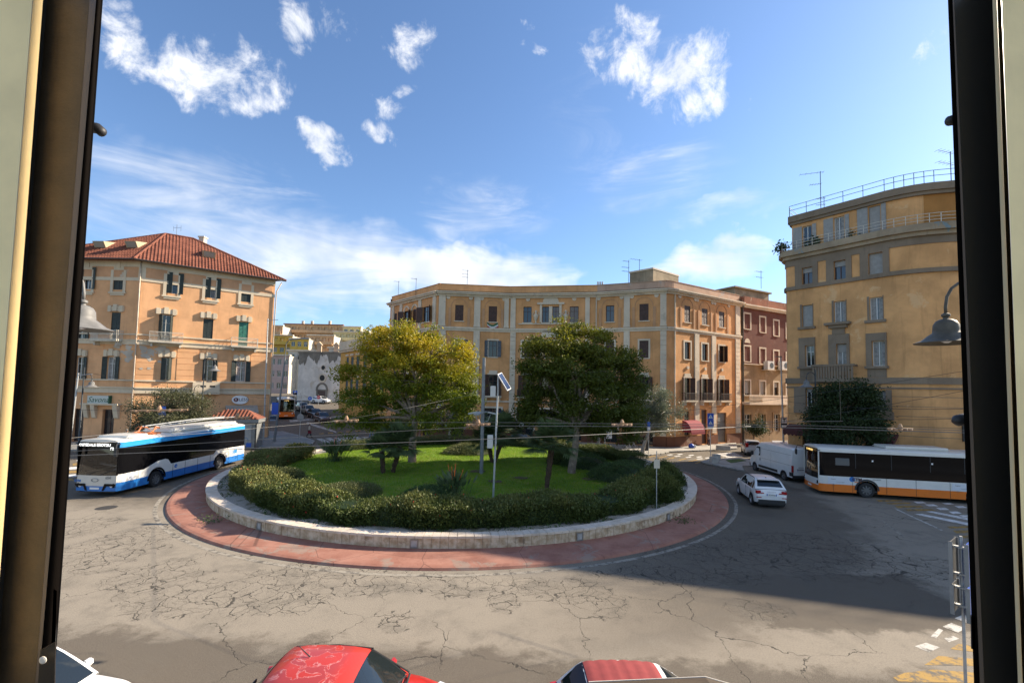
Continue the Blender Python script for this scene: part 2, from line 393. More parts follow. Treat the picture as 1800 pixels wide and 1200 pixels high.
def asphalt():
    mt = bpy.data.materials.new('asphalt'); mt.use_nodes = True; MATS['asphalt'] = mt
    t = NT(mt.node_tree); b = t.n['Principled BSDF']; b.inputs['Roughness'].default_value = 0.93; b.inputs['Specular IOR Level'].default_value = 0.12
    pos = t.node('ShaderNodeNewGeometry').outputs['Position']
    sp = t.node('ShaderNodeSeparateXYZ'); t.l.new(pos, sp.inputs[0]); X, Y = sp.outputs[0], sp.outputs[1]
    big = t.noise(pos, 0.12, 6, 0.62, 0.3); mid = t.noise(pos, 0.75, 6, 0.7, 0.2); fine = t.noise(pos, 26, 3, 0.7); grain = t.noise(pos, 90, 2, 0.6)
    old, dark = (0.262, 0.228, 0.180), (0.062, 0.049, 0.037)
    # newer dark tarmac: the parking strip under the window, the right-hand lane round the island (partly building shadow put into the colour), the exits
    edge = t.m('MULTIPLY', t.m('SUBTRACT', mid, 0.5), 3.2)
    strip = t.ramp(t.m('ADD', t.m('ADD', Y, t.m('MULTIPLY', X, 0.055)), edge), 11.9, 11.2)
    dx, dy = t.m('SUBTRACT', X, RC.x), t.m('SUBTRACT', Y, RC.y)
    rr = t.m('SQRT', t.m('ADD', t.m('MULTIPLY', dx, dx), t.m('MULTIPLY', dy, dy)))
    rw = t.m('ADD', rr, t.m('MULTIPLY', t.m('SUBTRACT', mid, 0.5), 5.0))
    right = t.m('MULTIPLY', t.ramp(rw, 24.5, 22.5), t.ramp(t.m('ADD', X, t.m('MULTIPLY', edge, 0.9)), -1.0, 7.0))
    far = t.ramp(t.m('ADD', Y, edge), 44, 46)
    leftlane = t.m('MULTIPLY', t.ramp(t.m('ADD', X, edge), -16.5, -18.5), t.ramp(t.m('ADD', Y, edge), 22.5, 25.5))
    patch1 = t.m('MULTIPLY', t.m('MULTIPLY', t.ramp(t.m('ADD', X, edge), 7.0, 7.6), t.ramp(t.m('ADD', X, edge), 15, 14)),
                 t.m('MULTIPLY', t.ramp(t.m('ADD', Y, t.m('MULTIPLY', edge, .4)), 12.9, 13.2), t.ramp(t.m('ADD', Y, t.m('MULTIPLY', edge, .4)), 17.2, 16.9)))
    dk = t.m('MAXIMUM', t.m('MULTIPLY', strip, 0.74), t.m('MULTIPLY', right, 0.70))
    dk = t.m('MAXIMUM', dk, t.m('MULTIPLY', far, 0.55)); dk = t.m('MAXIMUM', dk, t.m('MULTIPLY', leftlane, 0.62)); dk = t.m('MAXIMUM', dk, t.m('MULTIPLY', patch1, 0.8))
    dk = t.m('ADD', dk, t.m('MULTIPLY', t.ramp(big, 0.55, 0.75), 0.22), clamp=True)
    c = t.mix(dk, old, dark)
    c = t.mix(t.m('MULTIPLY', t.ramp(mid, 0.46, 0.72), 0.42), c, (0.11, 0.098, 0.08))
    # rubbed tyre bands following the circle
    band = t.m('MULTIPLY', t.ramp(t.m('SINE', t.m('MULTIPLY', rw, 1.7)), 0.3, 1.0), t.ramp(mid, 0.35, 0.6))
    c = t.mix(t.m('MULTIPLY', band, 0.14), c, (0.07, 0.066, 0.06))
    # crazed cracking: thin cells where the surface has broken up, single long cracks elsewhere
    wv = t.node('ShaderNodeVectorMath', operation='MULTIPLY_ADD'); t.l.new(t.noise(pos, 1.1, 4, 0.6, out=1), wv.inputs[0])
    wv.inputs[1].default_value = (1.1, 1.1, 0); t.l.new(pos, wv.inputs[2])
    def vor(scale, wd):
        vo = t.node('ShaderNodeTexVoronoi', feature='DISTANCE_TO_EDGE'); t.l.new(wv.outputs[0], vo.inputs['Vector']); vo.inputs['Scale'].default_value = scale
        return t.ramp(vo.outputs['Distance'], wd, wd * 0.35)
    small = t.m('MAXIMUM', vor(1.75, 0.028), t.m('MULTIPLY', vor(3.6, 0.04), 0.35)); large = vor(0.33, 0.0045)
    web = None
    for (px, py, rx, ry) in [(360, 1048, 165, 36), (190, 965, 95, 45), (480, 1060, 110, 22), (700, 1088, 30, 22), (800, 1030, 110, 20), (885, 1050, 30, 26), (640, 1010, 240, 12), (1160, 1010, 130, 16),
                             (1290, 975, 150, 20), (1480, 985, 190, 34), (1060, 1055, 40, 30), (560, 985, 60, 16), (300, 930, 60, 10), (1010, 1040, 60, 24), (1330, 1070, 60, 18), (130, 930, 60, 25), (270, 1010, 90, 30), (560, 1030, 130, 26), (740, 1020, 160, 14), (950, 1030, 120, 18), (1400, 960, 120, 24), (1250, 1010, 120, 14)]:
        c0, c1, c2 = G(px, py), G(px + rx, py), G(px, py - ry)
        ax, ay = abs(c1.x - c0.x), max(abs(c2.y - c0.y), 0.3)
        ex = t.m('DIVIDE', t.m('SUBTRACT', X, c0.x), ax); ey = t.m('DIVIDE', t.m('SUBTRACT', Y, c0.y), ay)
        v = t.m('SUBTRACT', 1.0, t.m('ADD', t.m('MULTIPLY', ex, ex), t.m('MULTIPLY', ey, ey)))
        web = v if web is None else t.m('MAXIMUM', web, v)
    wn = t.noise(pos, 0.9, 4, 0.65)
    wm = t.ramp(t.m('ADD', t.m('MAXIMUM', web, -1.0), t.m('MULTIPLY', t.m('SUBTRACT', wn, 0.5), 2.8)), -0.02, 0.3)
    lm = t.ramp(t.noise(pos, 0.22, 3, 0.6), 0.43, 0.52)
    cr = t.m('MAXIMUM', t.m('MULTIPLY', small, wm), t.m('MULTIPLY', large, lm), clamp=True)
    c = t.mix(t.m('MULTIPLY', t.m('MULTIPLY', wm, t.ramp(wn, 0.5, 0.75)), 0.5), c, (0.075, 0.068, 0.058))
    c = t.mix(t.m('MULTIPLY', cr, 0.9), c, (0.022, 0.020, 0.018))
    c = t.mix(t.m('MULTIPLY', t.ramp(fine, 0.35, 0.75), 0.34), c, (0.04, 0.038, 0.035))
    c = t.mix(t.m('MULTIPLY', t.ramp(grain, 0.5, 0.72), 0.5), c, (0.46, 0.42, 0.35))
    t.l.new(c, b.inputs['Base Color'])
    bp = t.node('ShaderNodeBump'); bp.inputs['Strength'].default_value = 0.5; bp.inputs['Distance'].default_value = 0.012
    t.l.new(t.m('SUBTRACT', t.m('MULTIPLY', grain, 0.5), cr), bp.inputs['Height']); t.l.new(bp.outputs[0], b.inputs['Normal'])
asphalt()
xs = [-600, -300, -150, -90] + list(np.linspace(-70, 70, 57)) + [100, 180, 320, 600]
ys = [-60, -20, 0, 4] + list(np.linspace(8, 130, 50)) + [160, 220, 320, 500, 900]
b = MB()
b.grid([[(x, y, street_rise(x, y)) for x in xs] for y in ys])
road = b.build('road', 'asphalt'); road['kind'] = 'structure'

def worn_paint(name, col, wear=0.5):
    mt = bpy.data.materials.new(name); mt.use_nodes = True; MATS[name] = mt
    t = NT(mt.node_tree); bs = t.n['Principled BSDF']; bs.inputs['Roughness'].default_value = 0.8; bs.inputs['Specular IOR Level'].default_value = 0.2
    pos = t.node('ShaderNodeNewGeometry').outputs['Position']
    n = t.noise(pos, 3.2, 7, 0.72); n2 = t.noise(pos, 30, 3, 0.7)
    f = t.m('MAXIMUM', t.m('MULTIPLY', t.ramp(n, 0.45, 0.60), wear), t.m('MULTIPLY', t.ramp(n2, 0.55, 0.72), wear))
    t.l.new(t.mix(f, col, (0.11, 0.10, 0.085)), bs.inputs['Base Color'])
worn_paint('paint_white', (0.50, 0.48, 0.43), 0.9)
worn_paint('paint_white_fresh', (0.70, 0.69, 0.66), 0.5)
worn_paint('paint_yellow', (0.36, 0.22, 0.055), 1.0)
worn_paint('paint_line', (0.30, 0.27, 0.22), 1.0)

def mark(pts, mt, name='road_marking', label=None):
    b = MB(); b.poly([(p[0], p[1], 0.004 + street_rise(p[0], p[1])) for p in pts])
    o = b.build(name, mt); o['kind'] = 'structure'; return o
def gq(*pp): return [G(px, py) for px, py in pp]
def ring(b, r0, r1, z0, z1, n=160, a0=0.0, a1=2 * math.pi):
    rows = [[], []]
    for i in range(n + 1):
        a = a0 + (a1 - a0) * i / n
        rows[0].append((RC.x + r0 * math.cos(a), RC.y + r0 * math.sin(a), z0)); rows[1].append((RC.x + r1 * math.cos(a), RC.y + r1 * math.sin(a), z1))
    b.grid(rows)

# white edge line and the red concrete apron round the island
b = MB(); ring(b, R_APRON + 0.36, R_APRON + 0.54, 0.004, 0.004); o = b.build('edge_line', 'paint_line'); o['kind'] = 'structure'
mt = bpy.data.materials.new('red_concrete'); mt.use_nodes = True; MATS['red_concrete'] = mt
t = NT(mt.node_tree); bs = t.n['Principled BSDF']; bs.inputs['Roughness'].default_value = 0.85; bs.inputs['Specular IOR Level'].default_value = 0.25
pos = t.node('ShaderNodeNewGeometry').outputs['Position']
c = t.mix(t.ramp(t.noise(pos, 0.9, 6, 0.68), 0.3, 0.7), (0.26, 0.112, 0.078), (0.36, 0.180, 0.130))
c = t.mix(t.m('MULTIPLY', t.ramp(t.noise(pos, 0.8, 7, 0.7, 0.5), 0.54, 0.62), 0.65), c, (0.27, 0.225, 0.18))
c = t.mix(t.m('MULTIPLY', t.ramp(t.noise(pos, 5, 6, 0.7), 0.55, 0.75), 0.5), c, (0.13, 0.045, 0.04))
vo = t.node('ShaderNodeTexVoronoi', feature='DISTANCE_TO_EDGE'); t.l.new(pos, vo.inputs['Vector']); vo.inputs['Scale'].default_value = 0.33
c = t.mix(t.m('MULTIPLY', t.ramp(vo.outputs['Distance'], 0.006, 0.002), 0.5), c, (0.05, 0.03, 0.025))
t.l.new(c, bs.inputs['Base Color'])
b = MB()
ring(b, R_APRON + 0.06, R_APRON, 0.003, 0.085); ring(b, R_APRON, R_APRON - 0.14, 0.085, 0.115); ring(b, R_APRON - 0.14, R_WALL - 0.1, 0.115, 0.17)
o = b.build('island_apron', 'red_concrete'); o['kind'] = 'structure'

# pavements
mat('kerb_stone', (0.30, 0.285, 0.255), 0.8, var=0.25, vscale=2.5, bump=0.2)
mat('paving', (0.34, 0.32, 0.28), 0.85, var=0.16, vscale=0.8, bump=0.2, stain=(0.16, 0.15, 0.13), stain_amt=0.5, stain_scale=0.5)
mat('paving_grey', (0.20, 0.20, 0.19), 0.85, var=0.2, vscale=0.7, bump=0.2, stain=(0.10, 0.10, 0.095), stain_amt=0.5)
def pavement(pts, mt='paving', h=0.13, name='pavement'):
    pts = [Vector((p[0], p[1], 0)) for p in pts]
    cen = sum(pts, Vector()) / len(pts)
    b = MB()
    n = len(pts)
    b.add([(p.x, p.y, -0.3) for p in pts] + [(p.x, p.y, h) for p in pts], [(i, (i + 1) % n, n + (i + 1) % n, n + i) for i in range(n)])
    b.poly([(p.x, p.y, h) for p in pts])
    o = b.build(name, mt); o['kind'] = 'structure'
    # kerb stones along the outline, each its own piece
    k = MB(); k.box(-0.48, 0.48, -0.09, 0.09, -0.1, 0.012); me = k.mesh('kerb', 'kerb_stone', bevel=0.02)
    return o, me
def kerb_run(o, me, pts, h=0.13):
    pts = [Vector((p[0], p[1], 0)) for p in pts]
    for a, c in zip(pts, pts[1:]):
        L = (c - a).length; n = max(1, int(L)); d = (c - a) / n; ang = math.atan2(d.y, d.x)
        for i in range(n):
            q = a + d * (i + 0.5)
            shared('kerb', me, o, Matrix.Translation((q.x, q.y, h)) @ Matrix.Rotation(ang, 4, 'Z'))

# ------------------------------------------------------------------ facades
def unit_shutter(mt):
    b = MB(); b.box(0, .1, -.5, .5, 0, 1); b.box(.9, 1, -.5, .5, 0, 1); b.box(.1, .9, -.5, .5, 0, .045); b.box(.1, .9, -.5, .5, .955, 1); b.box(.1, .9, -.48, .48, .48, .52)
    b.box(.1, .9, -.05, .05, .045, .955)
    for i in range(16):
        z = .06 + i * .0555
        if .44 < z < .52: continue
        b.add([(.1, -.42, z), (.9, -.42, z), (.9, .3, z + .038), (.1, .3, z + .038), (.1, -.42, z + .012), (.9, -.42, z + .012)], [(0, 1, 2, 3), (4, 5, 1, 0), (3, 2, 5, 4)])
    return b.mesh('shutter', mt)
mat('shutter_green', (0.022, 0.032, 0.028), 0.6, var=0.3, vscale=4)
mat('shutter_bright_green', (0.03, 0.16, 0.115), 0.6, var=0.2, vscale=4)
mat('shutter_brown', (0.060, 0.028, 0.020), 0.6, var=0.3, vscale=4)
mat('shutter_blue', (0.07, 0.085, 0.105), 0.6, var=0.3, vscale=4)
mat('shutter_beige', (0.33, 0.29, 0.22), 0.6, var=0.1, vscale=4)
mat('shutter_grey', (0.28, 0.27, 0.25), 0.6, var=0.1, vscale=4)
mat('frame_white', (0.60, 0.60, 0.57), 0.45)
mat('frame_brown', (0.075, 0.032, 0.020), 0.5)
mat('curtain', (0.28, 0.28, 0.27), 0.9, var=0.25, vscale=6)
mat('room_dark', (0.03, 0.028, 0.026), 0.9)
SHUT = {k: unit_shutter(k) for k in ('shutter_green', 'shutter_bright_green', 'shutter_brown', 'shutter_blue')}

class Facade:
    def __init__(s, rt, p0, p1, z0, z1, off=0.0):
        s.rt = rt; p0, p1 = Vector((p0[0], p0[1], 0)), Vector((p1[0], p1[1], 0))
        s.u = (p1 - p0).normalized(); s.n = Vector((s.u.y, -s.u.x, 0)); s.L = (p1 - p0).length
        s.p0 = p0 + s.n * off; s.z0, s.z1 = z0, z1; s.holes = []
        s.M = Matrix.Translation(s.p0) @ Matrix((( s.u.x, -s.n.x, 0, 0), (s.u.y, -s.n.y, 0, 0), (0, 0, 1, 0), (0, 0, 0, 1)))
        s.org = ORG[rt.name]
    def mb(s): return MB(s.M)
    def uz(s, px, py):
        d = ray(px, py); c = Vector((0, 0, CAM_Z)); t = (s.p0 - c).dot(s.n) / d.dot(s.n); q = c + d * t
        return (q - s.p0).dot(s.u), q.z
    def z(s, px, py): return s.uz(px, py)[1]
    def rect(s, px0, px1, py0, py1):
        m, k = (px0 + px1) / 2, (py0 + py1) / 2
        return s.uz(px0, k)[0], s.uz(px1, k)[0], s.uz(m, py1)[1], s.uz(m, py0)[1]
    def box(s, b, u0, u1, d0, d1, z0, z1): b.box(u0, u1, -d1, -d0, z0, z1)      # d counts outwards
    def part(s, name, mt, boxes, parent=None, bevel=0.0):
        b = s.mb()
        for q in boxes: s.box(b, *q)
        return b.build(name, mt, parent or s.rt, org=s.org, bevel=bevel)
    def local(s, M, o=None): return Matrix.Translation((-s.org[0], -s.org[1], -s.org[2])) @ s.M @ M
    def window(s, r, depth=0.22, frame='frame_white', glass='dark_glass', shut=None, leaves=(), closed=False, sill=None, surround=None, sw=0.14, sd=0.04, mull=True, bars=1, curtain=None, roller=None, name='window', head=0.0, cut=True, fw=0.06, slid=0.0):
        u0, u1, z0, z1 = r
        if cut: s.holes.append(r)
        b = s.mb(); w = u1 - u0; f = min(fw, w * .1)
        fr = -depth
        for q in ((u0, u0 + f, z0, z1), (u1 - f, u1, z0, z1), (u0 + f, u1 - f, z1 - f, z1), (u0 + f, u1 - f, z0, z0 + f)):
            s.box(b, q[0], q[1], fr, fr + .06, q[2], q[3])
        if mull: s.box(b, (u0 + u1) / 2 - f * .55, (u0 + u1) / 2 + f * .55, fr - .005, fr + .065, z0 + f, z1 - f)
        for i in range(bars):
            zz = z0 + (z1 - z0) * (i + 1) / (bars + 1) if bars > 1 else z1 - (z1 - z0) * .3
            s.box(b, u0 + f, u1 - f, fr + .002, fr + .056, zz - f * .4, zz + f * .4)
        o = b.build(name, frame, s.rt, org=s.org)
        s.part('pane', glass, [(u0 + f * .5, u1 - f * .5, fr - .02, fr + .02, z0 + f * .5, z1 - f * .5)], o)
        if curtain: s.part('curtain', curtain, [(u0 + f, u0 + f + w * .34, fr + .022, fr + .03, z0 + f, z1 - f), (u1 - f - w * .3, u1 - f, fr + .022, fr + .03, z0 + f, z1 - f)], o)
        if roller is not None: s.part('roller_blind', 'shutter_grey', [(u0 + .02, u1 - .02, fr + .07, fr + .10, z1 - (z1 - z0) * roller, z1 - .005)], o)
        if sill: s.part('sill', sill, [(u0 - .14, u1 + .14, .003, .13, z0 - .12, z0 - .003)], o)
        if surround:
            s.part('surround', surround, [(u0 - sw, u0, .003, sd, z0, z1 + sw), (u1, u1 + sw, .003, sd, z0, z1 + sw), (u0, u1, .003, sd, z1, z1 + sw + head)], o)
        if shut:
            hw = w / 2
            if closed: leaves = (('L', 0), ('R', 0))
            for side, ang in leaves:
                if side == 'L': m = Matrix.Translation((u0, -.03 if ang else .06, z0)) @ Matrix.Rotation(-R(ang), 4, 'Z') @ Matrix.Diagonal((hw, .05, z1 - z0, 1))
                else: m = Matrix.Translation((u1, -.03 if ang else .06, z0)) @ Matrix.Rotation(R(ang), 4, 'Z') @ Matrix.Diagonal((-hw, .05, z1 - z0, 1))
                shared('shutter', SHUT[shut], o, s.local(m))
        return o
    def wall(s, mt, name='wall', reveal=0.24, rv=None):
        us, zs = {0.0, s.L}, {s.z0, s.z1}
        for r in s.holes: us |= {min(max(r[0], 0), s.L), min(max(r[1], 0), s.L)}; zs |= {max(r[2], s.z0), min(r[3], s.z1)}
        us, zs = sorted(us), sorted(zs); b = s.mb()
        for i in range(len(us) - 1):
            z_run = None
            for k in range(len(zs)):
                inside = True
                if k < len(zs) - 1:
                    um, zm = (us[i] + us[i + 1]) / 2, (zs[k] + zs[k + 1]) / 2
                    inside = any(r[0] < um < r[1] and r[2] < zm < r[3] for r in s.holes)
                if inside:
                    if z_run is not None: b.poly([(us[i], 0, z_run), (us[i + 1], 0, z_run), (us[i + 1], 0, zs[k]), (us[i], 0, zs[k])]); z_run = None
                elif z_run is None: z_run = zs[k]
        for (a, c, e, g) in s.holes:
            d = reveal
            b.poly([(a, 0, e), (a, d, e), (a, d, g), (a, 0, g)]); b.poly([(c, 0, e), (c, 0, g), (c, d, g), (c, d, e)])
            b.poly([(a, 0, g), (a, d, g), (c, d, g), (c, 0, g)]); b.poly([(a, 0, e), (c, 0, e), (c, d, e), (a, d, e)])
            b.poly([(a, d, e), (c, d, e), (c, d, g), (a, d, g)])
        return b.build(name, mt, s.rt, org=s.org)
    def balcony(s, u0, u1, z, d=0.9, slab='stone_cream', rail='rail_white', h=0.95, bars=True, step=0.11, br=True, name='balcony'):
        o = s.part(name, slab, [(u0, u1, 0.003, d, z - .16, z), (u0 + .06, u1 - .06, .004, d - .06, z - .24, z - .163)])
        if br:
            for a in (u0 + .15, u1 - .33): s.part('bracket', slab, [(a, a + .18, .003, d * .7, z - .6, z - .243)], o)
        b = s.mb(); t = .02
        for (a, c, e, g) in ((u0 + .03, u1 - .03, d - .06, d - .03), (u0 + .03, u0 + .06, 0.01, d - .061), (u1 - .06, u1 - .03, 0.01, d - .061)):
            s.box(b, a, c, e, g, z + h - .05, z + h); s.box(b, a, c, e + .004, g - .004, z + .06, z + .09)
        n = int((u1 - u0) / step)
        for i in range(n + 1):
            uu = u0 + .04 + (u1 - u0 - .08) * i / n; s.box(b, uu - t / 2, uu + t / 2, d - .056, d - .036, z + .003, z + h - .052)
        for i in range(1, max(2, int(d / step))):
            dd = d * i / max(2, int(d / step))
            for uu in (u0 + .045, u1 - .045): s.box(b, uu - t / 2, uu + t / 2, dd - t / 2, dd + t / 2, z + .003, z + h - .052)
        b.build('railing', rail, o, org=s.org)
        return o
    def arch(s, name, mt, uc, z, r, d0, d1, n=14, half=True, parent=None, ri=0.0):
        """half disc (or half ring) standing proud of the wall"""
        b = s.mb(); pts = []
        for i in range(n + 1):
            a = math.pi * i / n; pts.append((uc + r * math.cos(a), z + r * math.sin(a)))
        if ri > 0:
            inn = [(uc + ri * math.cos(math.pi * i / n), z + ri * math.sin(math.pi * i / n)) for i in range(n + 1)]
            for i in range(n): b.ext([(pts[i][0], -d0, pts[i][1]), (pts[i + 1][0], -d0, pts[i + 1][1]), (inn[i + 1][0], -d0, inn[i + 1][1]), (inn[i][0], -d0, inn[i][1])], (0, -(d1 - d0), 0))
        else: b.ext([(p[0], -d0, p[1]) for p in pts], (0, -(d1 - d0), 0))
        return b.build(name, mt, parent or s.rt, org=s.org)
    def disc(s, name, mt, uc, z, r, d0, d1, n=14, parent=None):
        b = s.mb(); b.ext([(uc + r * math.cos(2 * math.pi * i / n), -d0, z + r * math.sin(2 * math.pi * i / n)) for i in range(n)], (0, -(d1 - d0), 0))
        return b.build(name, mt, parent or s.rt, org=s.org)
    def quoins(s, u0, u1, z0, z1, mt, step=0.5, d=0.10):
        n = max(1, round((z1 - z0) / step)); h = (z1 - z0) / n
        b = MB(); b.box(-.5, .5, -1, -.02, -.5, .5); me = b.mesh('quoin', mt)
        for i in range(n):
            shared('quoin', me, s.rt, s.local(Matrix.Translation(((u0 + u1) / 2, 0, z0 + h * (i + .5))) @ Matrix.Diagonal((u1 - u0 + random.uniform(-.01, .01), d, h - .03, 1))))

mat('stone_cream', (0.56, 0.50, 0.40), 0.8, var=0.14, vscale=1.5, stain=(0.30, 0.26, 0.20), stain_amt=0.4, stain_scale=1.2)
mat('rail_white', (0.55, 0.50, 0.42), 0.6, var=0.15, vscale=5)
mat('rail_dark', (0.06, 0.04, 0.032), 0.6)
mat('gutter', (0.05, 0.04, 0.035), 0.5)
mat('pipe_cream', (0.50, 0.40, 0.30), 0.6, var=0.15, vscale=2)

# ------------------------------------------------------------------ A: orange house with the tiled hip roof
plaster('render_orange', (0.70, 0.385, 0.195), 0.28, (0.52, 0.44, 0.35), 0.0)
plaster('render_orange_worn', (0.58, 0.32, 0.175), 0.30, (0.52, 0.44, 0.35), 0.9, 0.33)
plaster('cream_trim', (0.62, 0.52, 0.38), 0.22)
def tilemat():
    mt = bpy.data.materials.new('roof_tiles'); mt.use_nodes = True; MATS['roof_tiles'] = mt
    t = NT(mt.node_tree); bs = t.n['Principled BSDF']; bs.inputs['Roughness'].default_value = 0.85; bs.inputs['Specular IOR Level'].default_value = 0.2
    pos = t.node('ShaderNodeNewGeometry').outputs['Position']
    c = t.mix(t.ramp(t.noise(pos, 1.2, 5, 0.6), 0.3, 0.7), (0.15, 0.055, 0.036), (0.25, 0.095, 0.060))
    c = t.mix(t.m('MULTIPLY', t.ramp(t.noise(pos, 9, 3, 0.6), 0.5, 0.7), 0.5), c, (0.13, 0.045, 0.030))
    t.l.new(c, bs.inputs['Base Color'])
tilemat()
AL = (-51.5, 47.2); AC = (-38.85, 47.0); AR = (-28.9, 54.6); AB = (-41.5, 58.5)
A = world_root('orange_house', (-40, 51, 0), 'orange corner house with red tiled hip roof, white trim and dark green shutters', 'house')
fr = Facade(A, AC, AR, 0, 19.0); fl = Facade(A, AL, AC, 0, 19.0)
# right face, top floor
zt, zb = fr.z(303, 479), fr.z(303, 516)
def surroundA(f, r, parent, top):
    u0, u1, z0, z1 = r
    f.part('surround', 'cream_trim', [(u0 - .28, u0 - .003, .003, .07, z0 - .25, top), (u1 + .003, u1 + .28, .003, .07, z0 - .25, top), (u0 - .003, u1 + .003, .003, .075, z1 + .45, top),
           (u0 - .36, u1 + .36, .004, .16, z0 - .42, z0 - .253), (u0 - .2, u1 + .2, .004, .10, z0 - .62, z0 - .424), ((u0 + u1) / 2 - .17, (u0 + u1) / 2 + .17, .003, .14, z1 + .02, z1 + .62)], parent)
topA = 18.0
for (a, c, lv) in ((293, 313, (('L', 12), ('R', 165))), (361.5, 380, (('L', 10), ('R', 160))), (425, 442, None)):
    r = (fr.uz(a, 500)[0], fr.uz(c, 500)[0], zb, zt)
    o = fr.window(r, shut='shutter_green', leaves=lv or (), closed=lv is None, frame='frame_white')
    surroundA(fr, r, o, topA)
zt2, zb2, zd2 = fr.z(292, 553), fr.z(365, 596), fr.z(292, 600)
def lintelA(f, r, o): f.part('lintel', 'cream_trim', [(r[0] - .35, r[1] + .35, .003, .16, r[3] + .12, r[3] + .62), ((r[0] + r[1]) / 2 - .2, (r[0] + r[1]) / 2 + .2, .004, .24, r[3] + .12, r[3] + .82), (r[0] - .28, r[0] + .05, .004, .22, r[3] + .05, r[3] + .70), (r[1] - .05, r[1] + .28, .004, .22, r[3] + .05, r[3] + .70)], o)
for (a, c, lv, mtx, door) in ((279, 303, (('L', 60), ('R', 70)), 'shutter_green', True), (357, 374.5, None, 'shutter_green', False), (420, 436.5, None, 'shutter_bright_green', True)):
    m = (a + c) / 2; u0, u1 = fr.uz(a, 575)[0], fr.uz(c, 575)[0]
    r = (u0, u1, zd2 if door else zb2, zt2 - .05)
    o = fr.window(r, shut=mtx, leaves=lv or (), closed=lv is None, name='french_window' if door else 'window'); lintelA(fr, r, o)
    if door: fr.balcony(u0 - .75, u1 + 1.0, zd2 - .02)
    else: fr.part('sill', 'cream_trim', [(u0 - .1, u1 + .1, .003, .10, zb2 - .1, zb2 - .003)], o)
zt1, zb1 = fr.z(365, 632), fr.z(365, 669)
for (a, c, lv) in ((283, 301, (('L', 35), ('R', 55))), (356, 374, (('L', 40), ('R', 140))), (415, 432, (('L', 168), ('R', 168)))):
    r = (fr.uz(a, 650)[0], fr.uz(c, 650)[0], zb1, zt1)
    o = fr.window(r, shut='shutter_green', leaves=lv, curtain='curtain' if a > 400 else None); lintelA(fr, r, o)
# the walled first-floor balcony
u0, u1 = fr.uz(338, 680)[0], fr.uz(385, 680)[0]; zz = fr.z(362, 690)
b = fr.mb(); fr.box(b, u0, u1, .003, .95, zz - .15, zz); fr.box(b, u0, u1, .85, .95, zz + .003, zz + 1.15); fr.box(b, u0, u0 + .1, .004, .847, zz + .003, zz + 1.15); fr.box(b, u1 - .1, u1, .004, .847, zz + .003, zz + 1.15)
o = b.build('balcony', 'cream_trim', A, org=fr.org)
for k in (.28, .62): fr.part('balcony_opening', 'room_dark', [(u0 + (u1 - u0) * k, u0 + (u1 - u0) * (k + .2), .951, .958, zz + .62, zz + .82)], o)
# left face
for (a, c, y0, y1, lv, cl) in ((147, 162, 470, 508, (('L', 170), ('R', 165)), False), (200, 217.5, 471, 509, None, True)):
    r = fl.rect(a, c, y0, y1); o = fl.window(r, shut='shutter_green', leaves=lv or (), closed=cl); surroundA(fl, r, o, topA)
r = fl.rect(195, 211, 549, 597); o = fl.window(r, shut='shutter_green', closed=True, name='french_window'); lintelA(fl, r, o); fl.balcony(r[0] - 1.3, r[1] + .5, r[2] - .02)
r = fl.rect(136, 151, 549, 597); o = fl.window(r, shut='shutter_green', leaves=(('L', 170), ('R', 170)), name='french_window'); lintelA(fl, r, o)
for (a, c, cu) in ((188, 203, 'curtain'), (134, 147, None), (84, 99, None)):
    r = fl.rect(a, c, 627, 666); o = fl.window(r, shut='shutter_green', leaves=(('L', 168), ('R', 168)), curtain=cu); lintelA(fl, r, o)
for (a, c) in ((100, 115), (60, 75)):
    for (y0, y1) in ((471, 509), (549, 590)):
        r = fl.rect(a, c, y0, y1); fl.window(r, shut='shutter_green', closed=True)
# shop openings
zs = fl.z(190, 719)
for f, spans in ((fl, ((179.5, 200.5), (128, 147))), (fr, ((405, 437), (300, 322)))):
    for a, c in spans:
        u0, u1 = f.uz(a, 735)[0], f.uz(c, 735)[0]
        f.window((u0, u1, 0.14, zs), depth=.35, frame='frame_brown', glass='dark_glass', name='shop_door', bars=1)
fr.wall('render_orange', reveal=.34); fl.wall('render_orange', reveal=.34)
# bands: cornice frieze, string courses, rustication joints
for f in (fr, fl):
    e = .35
    zz2, zz1 = fr.z(240, 600), fr.z(240, 685); zk2, zk1 = fr.z(240, 587), fr.z(240, 668)
    f.part('frieze', 'cream_trim', [(-.02, f.L + .02, .003, .09, 18.35, 18.98), (-.02, f.L + .02, .003, .06, 16.9, 17.25)])
    f.part('panel', 'render_orange_worn', [(0.3, f.L - .3, .003, .03, 17.253, 18.347)])
    f.part('string_course', 'cream_trim', [(-.02, f.L + .02, .003, .12, zz2 - .32, zz2 + .10), (-.02, f.L + .02, .003, .2, zz2 + .103, zz2 + .2), (-.02, f.L + .02, .003, .09, zk2 - .1, zk2 + .05),
            (-.02, f.L + .02, .003, .14, zz1 - .35, zz1 + .15), (-.02, f.L + .02, .003, .24, zz1 + .153, zz1 + .28), (-.02, f.L + .02, .003, .09, zk1 - .1, zk1 + .05)])
    f.part('corner_band', 'cream_trim', [(-.01, .32, .003, .05, 17.256, 18.345)] if f is fr else [(f.L - .32, f.L + .01, .003, .05, 17.256, 18.345)])
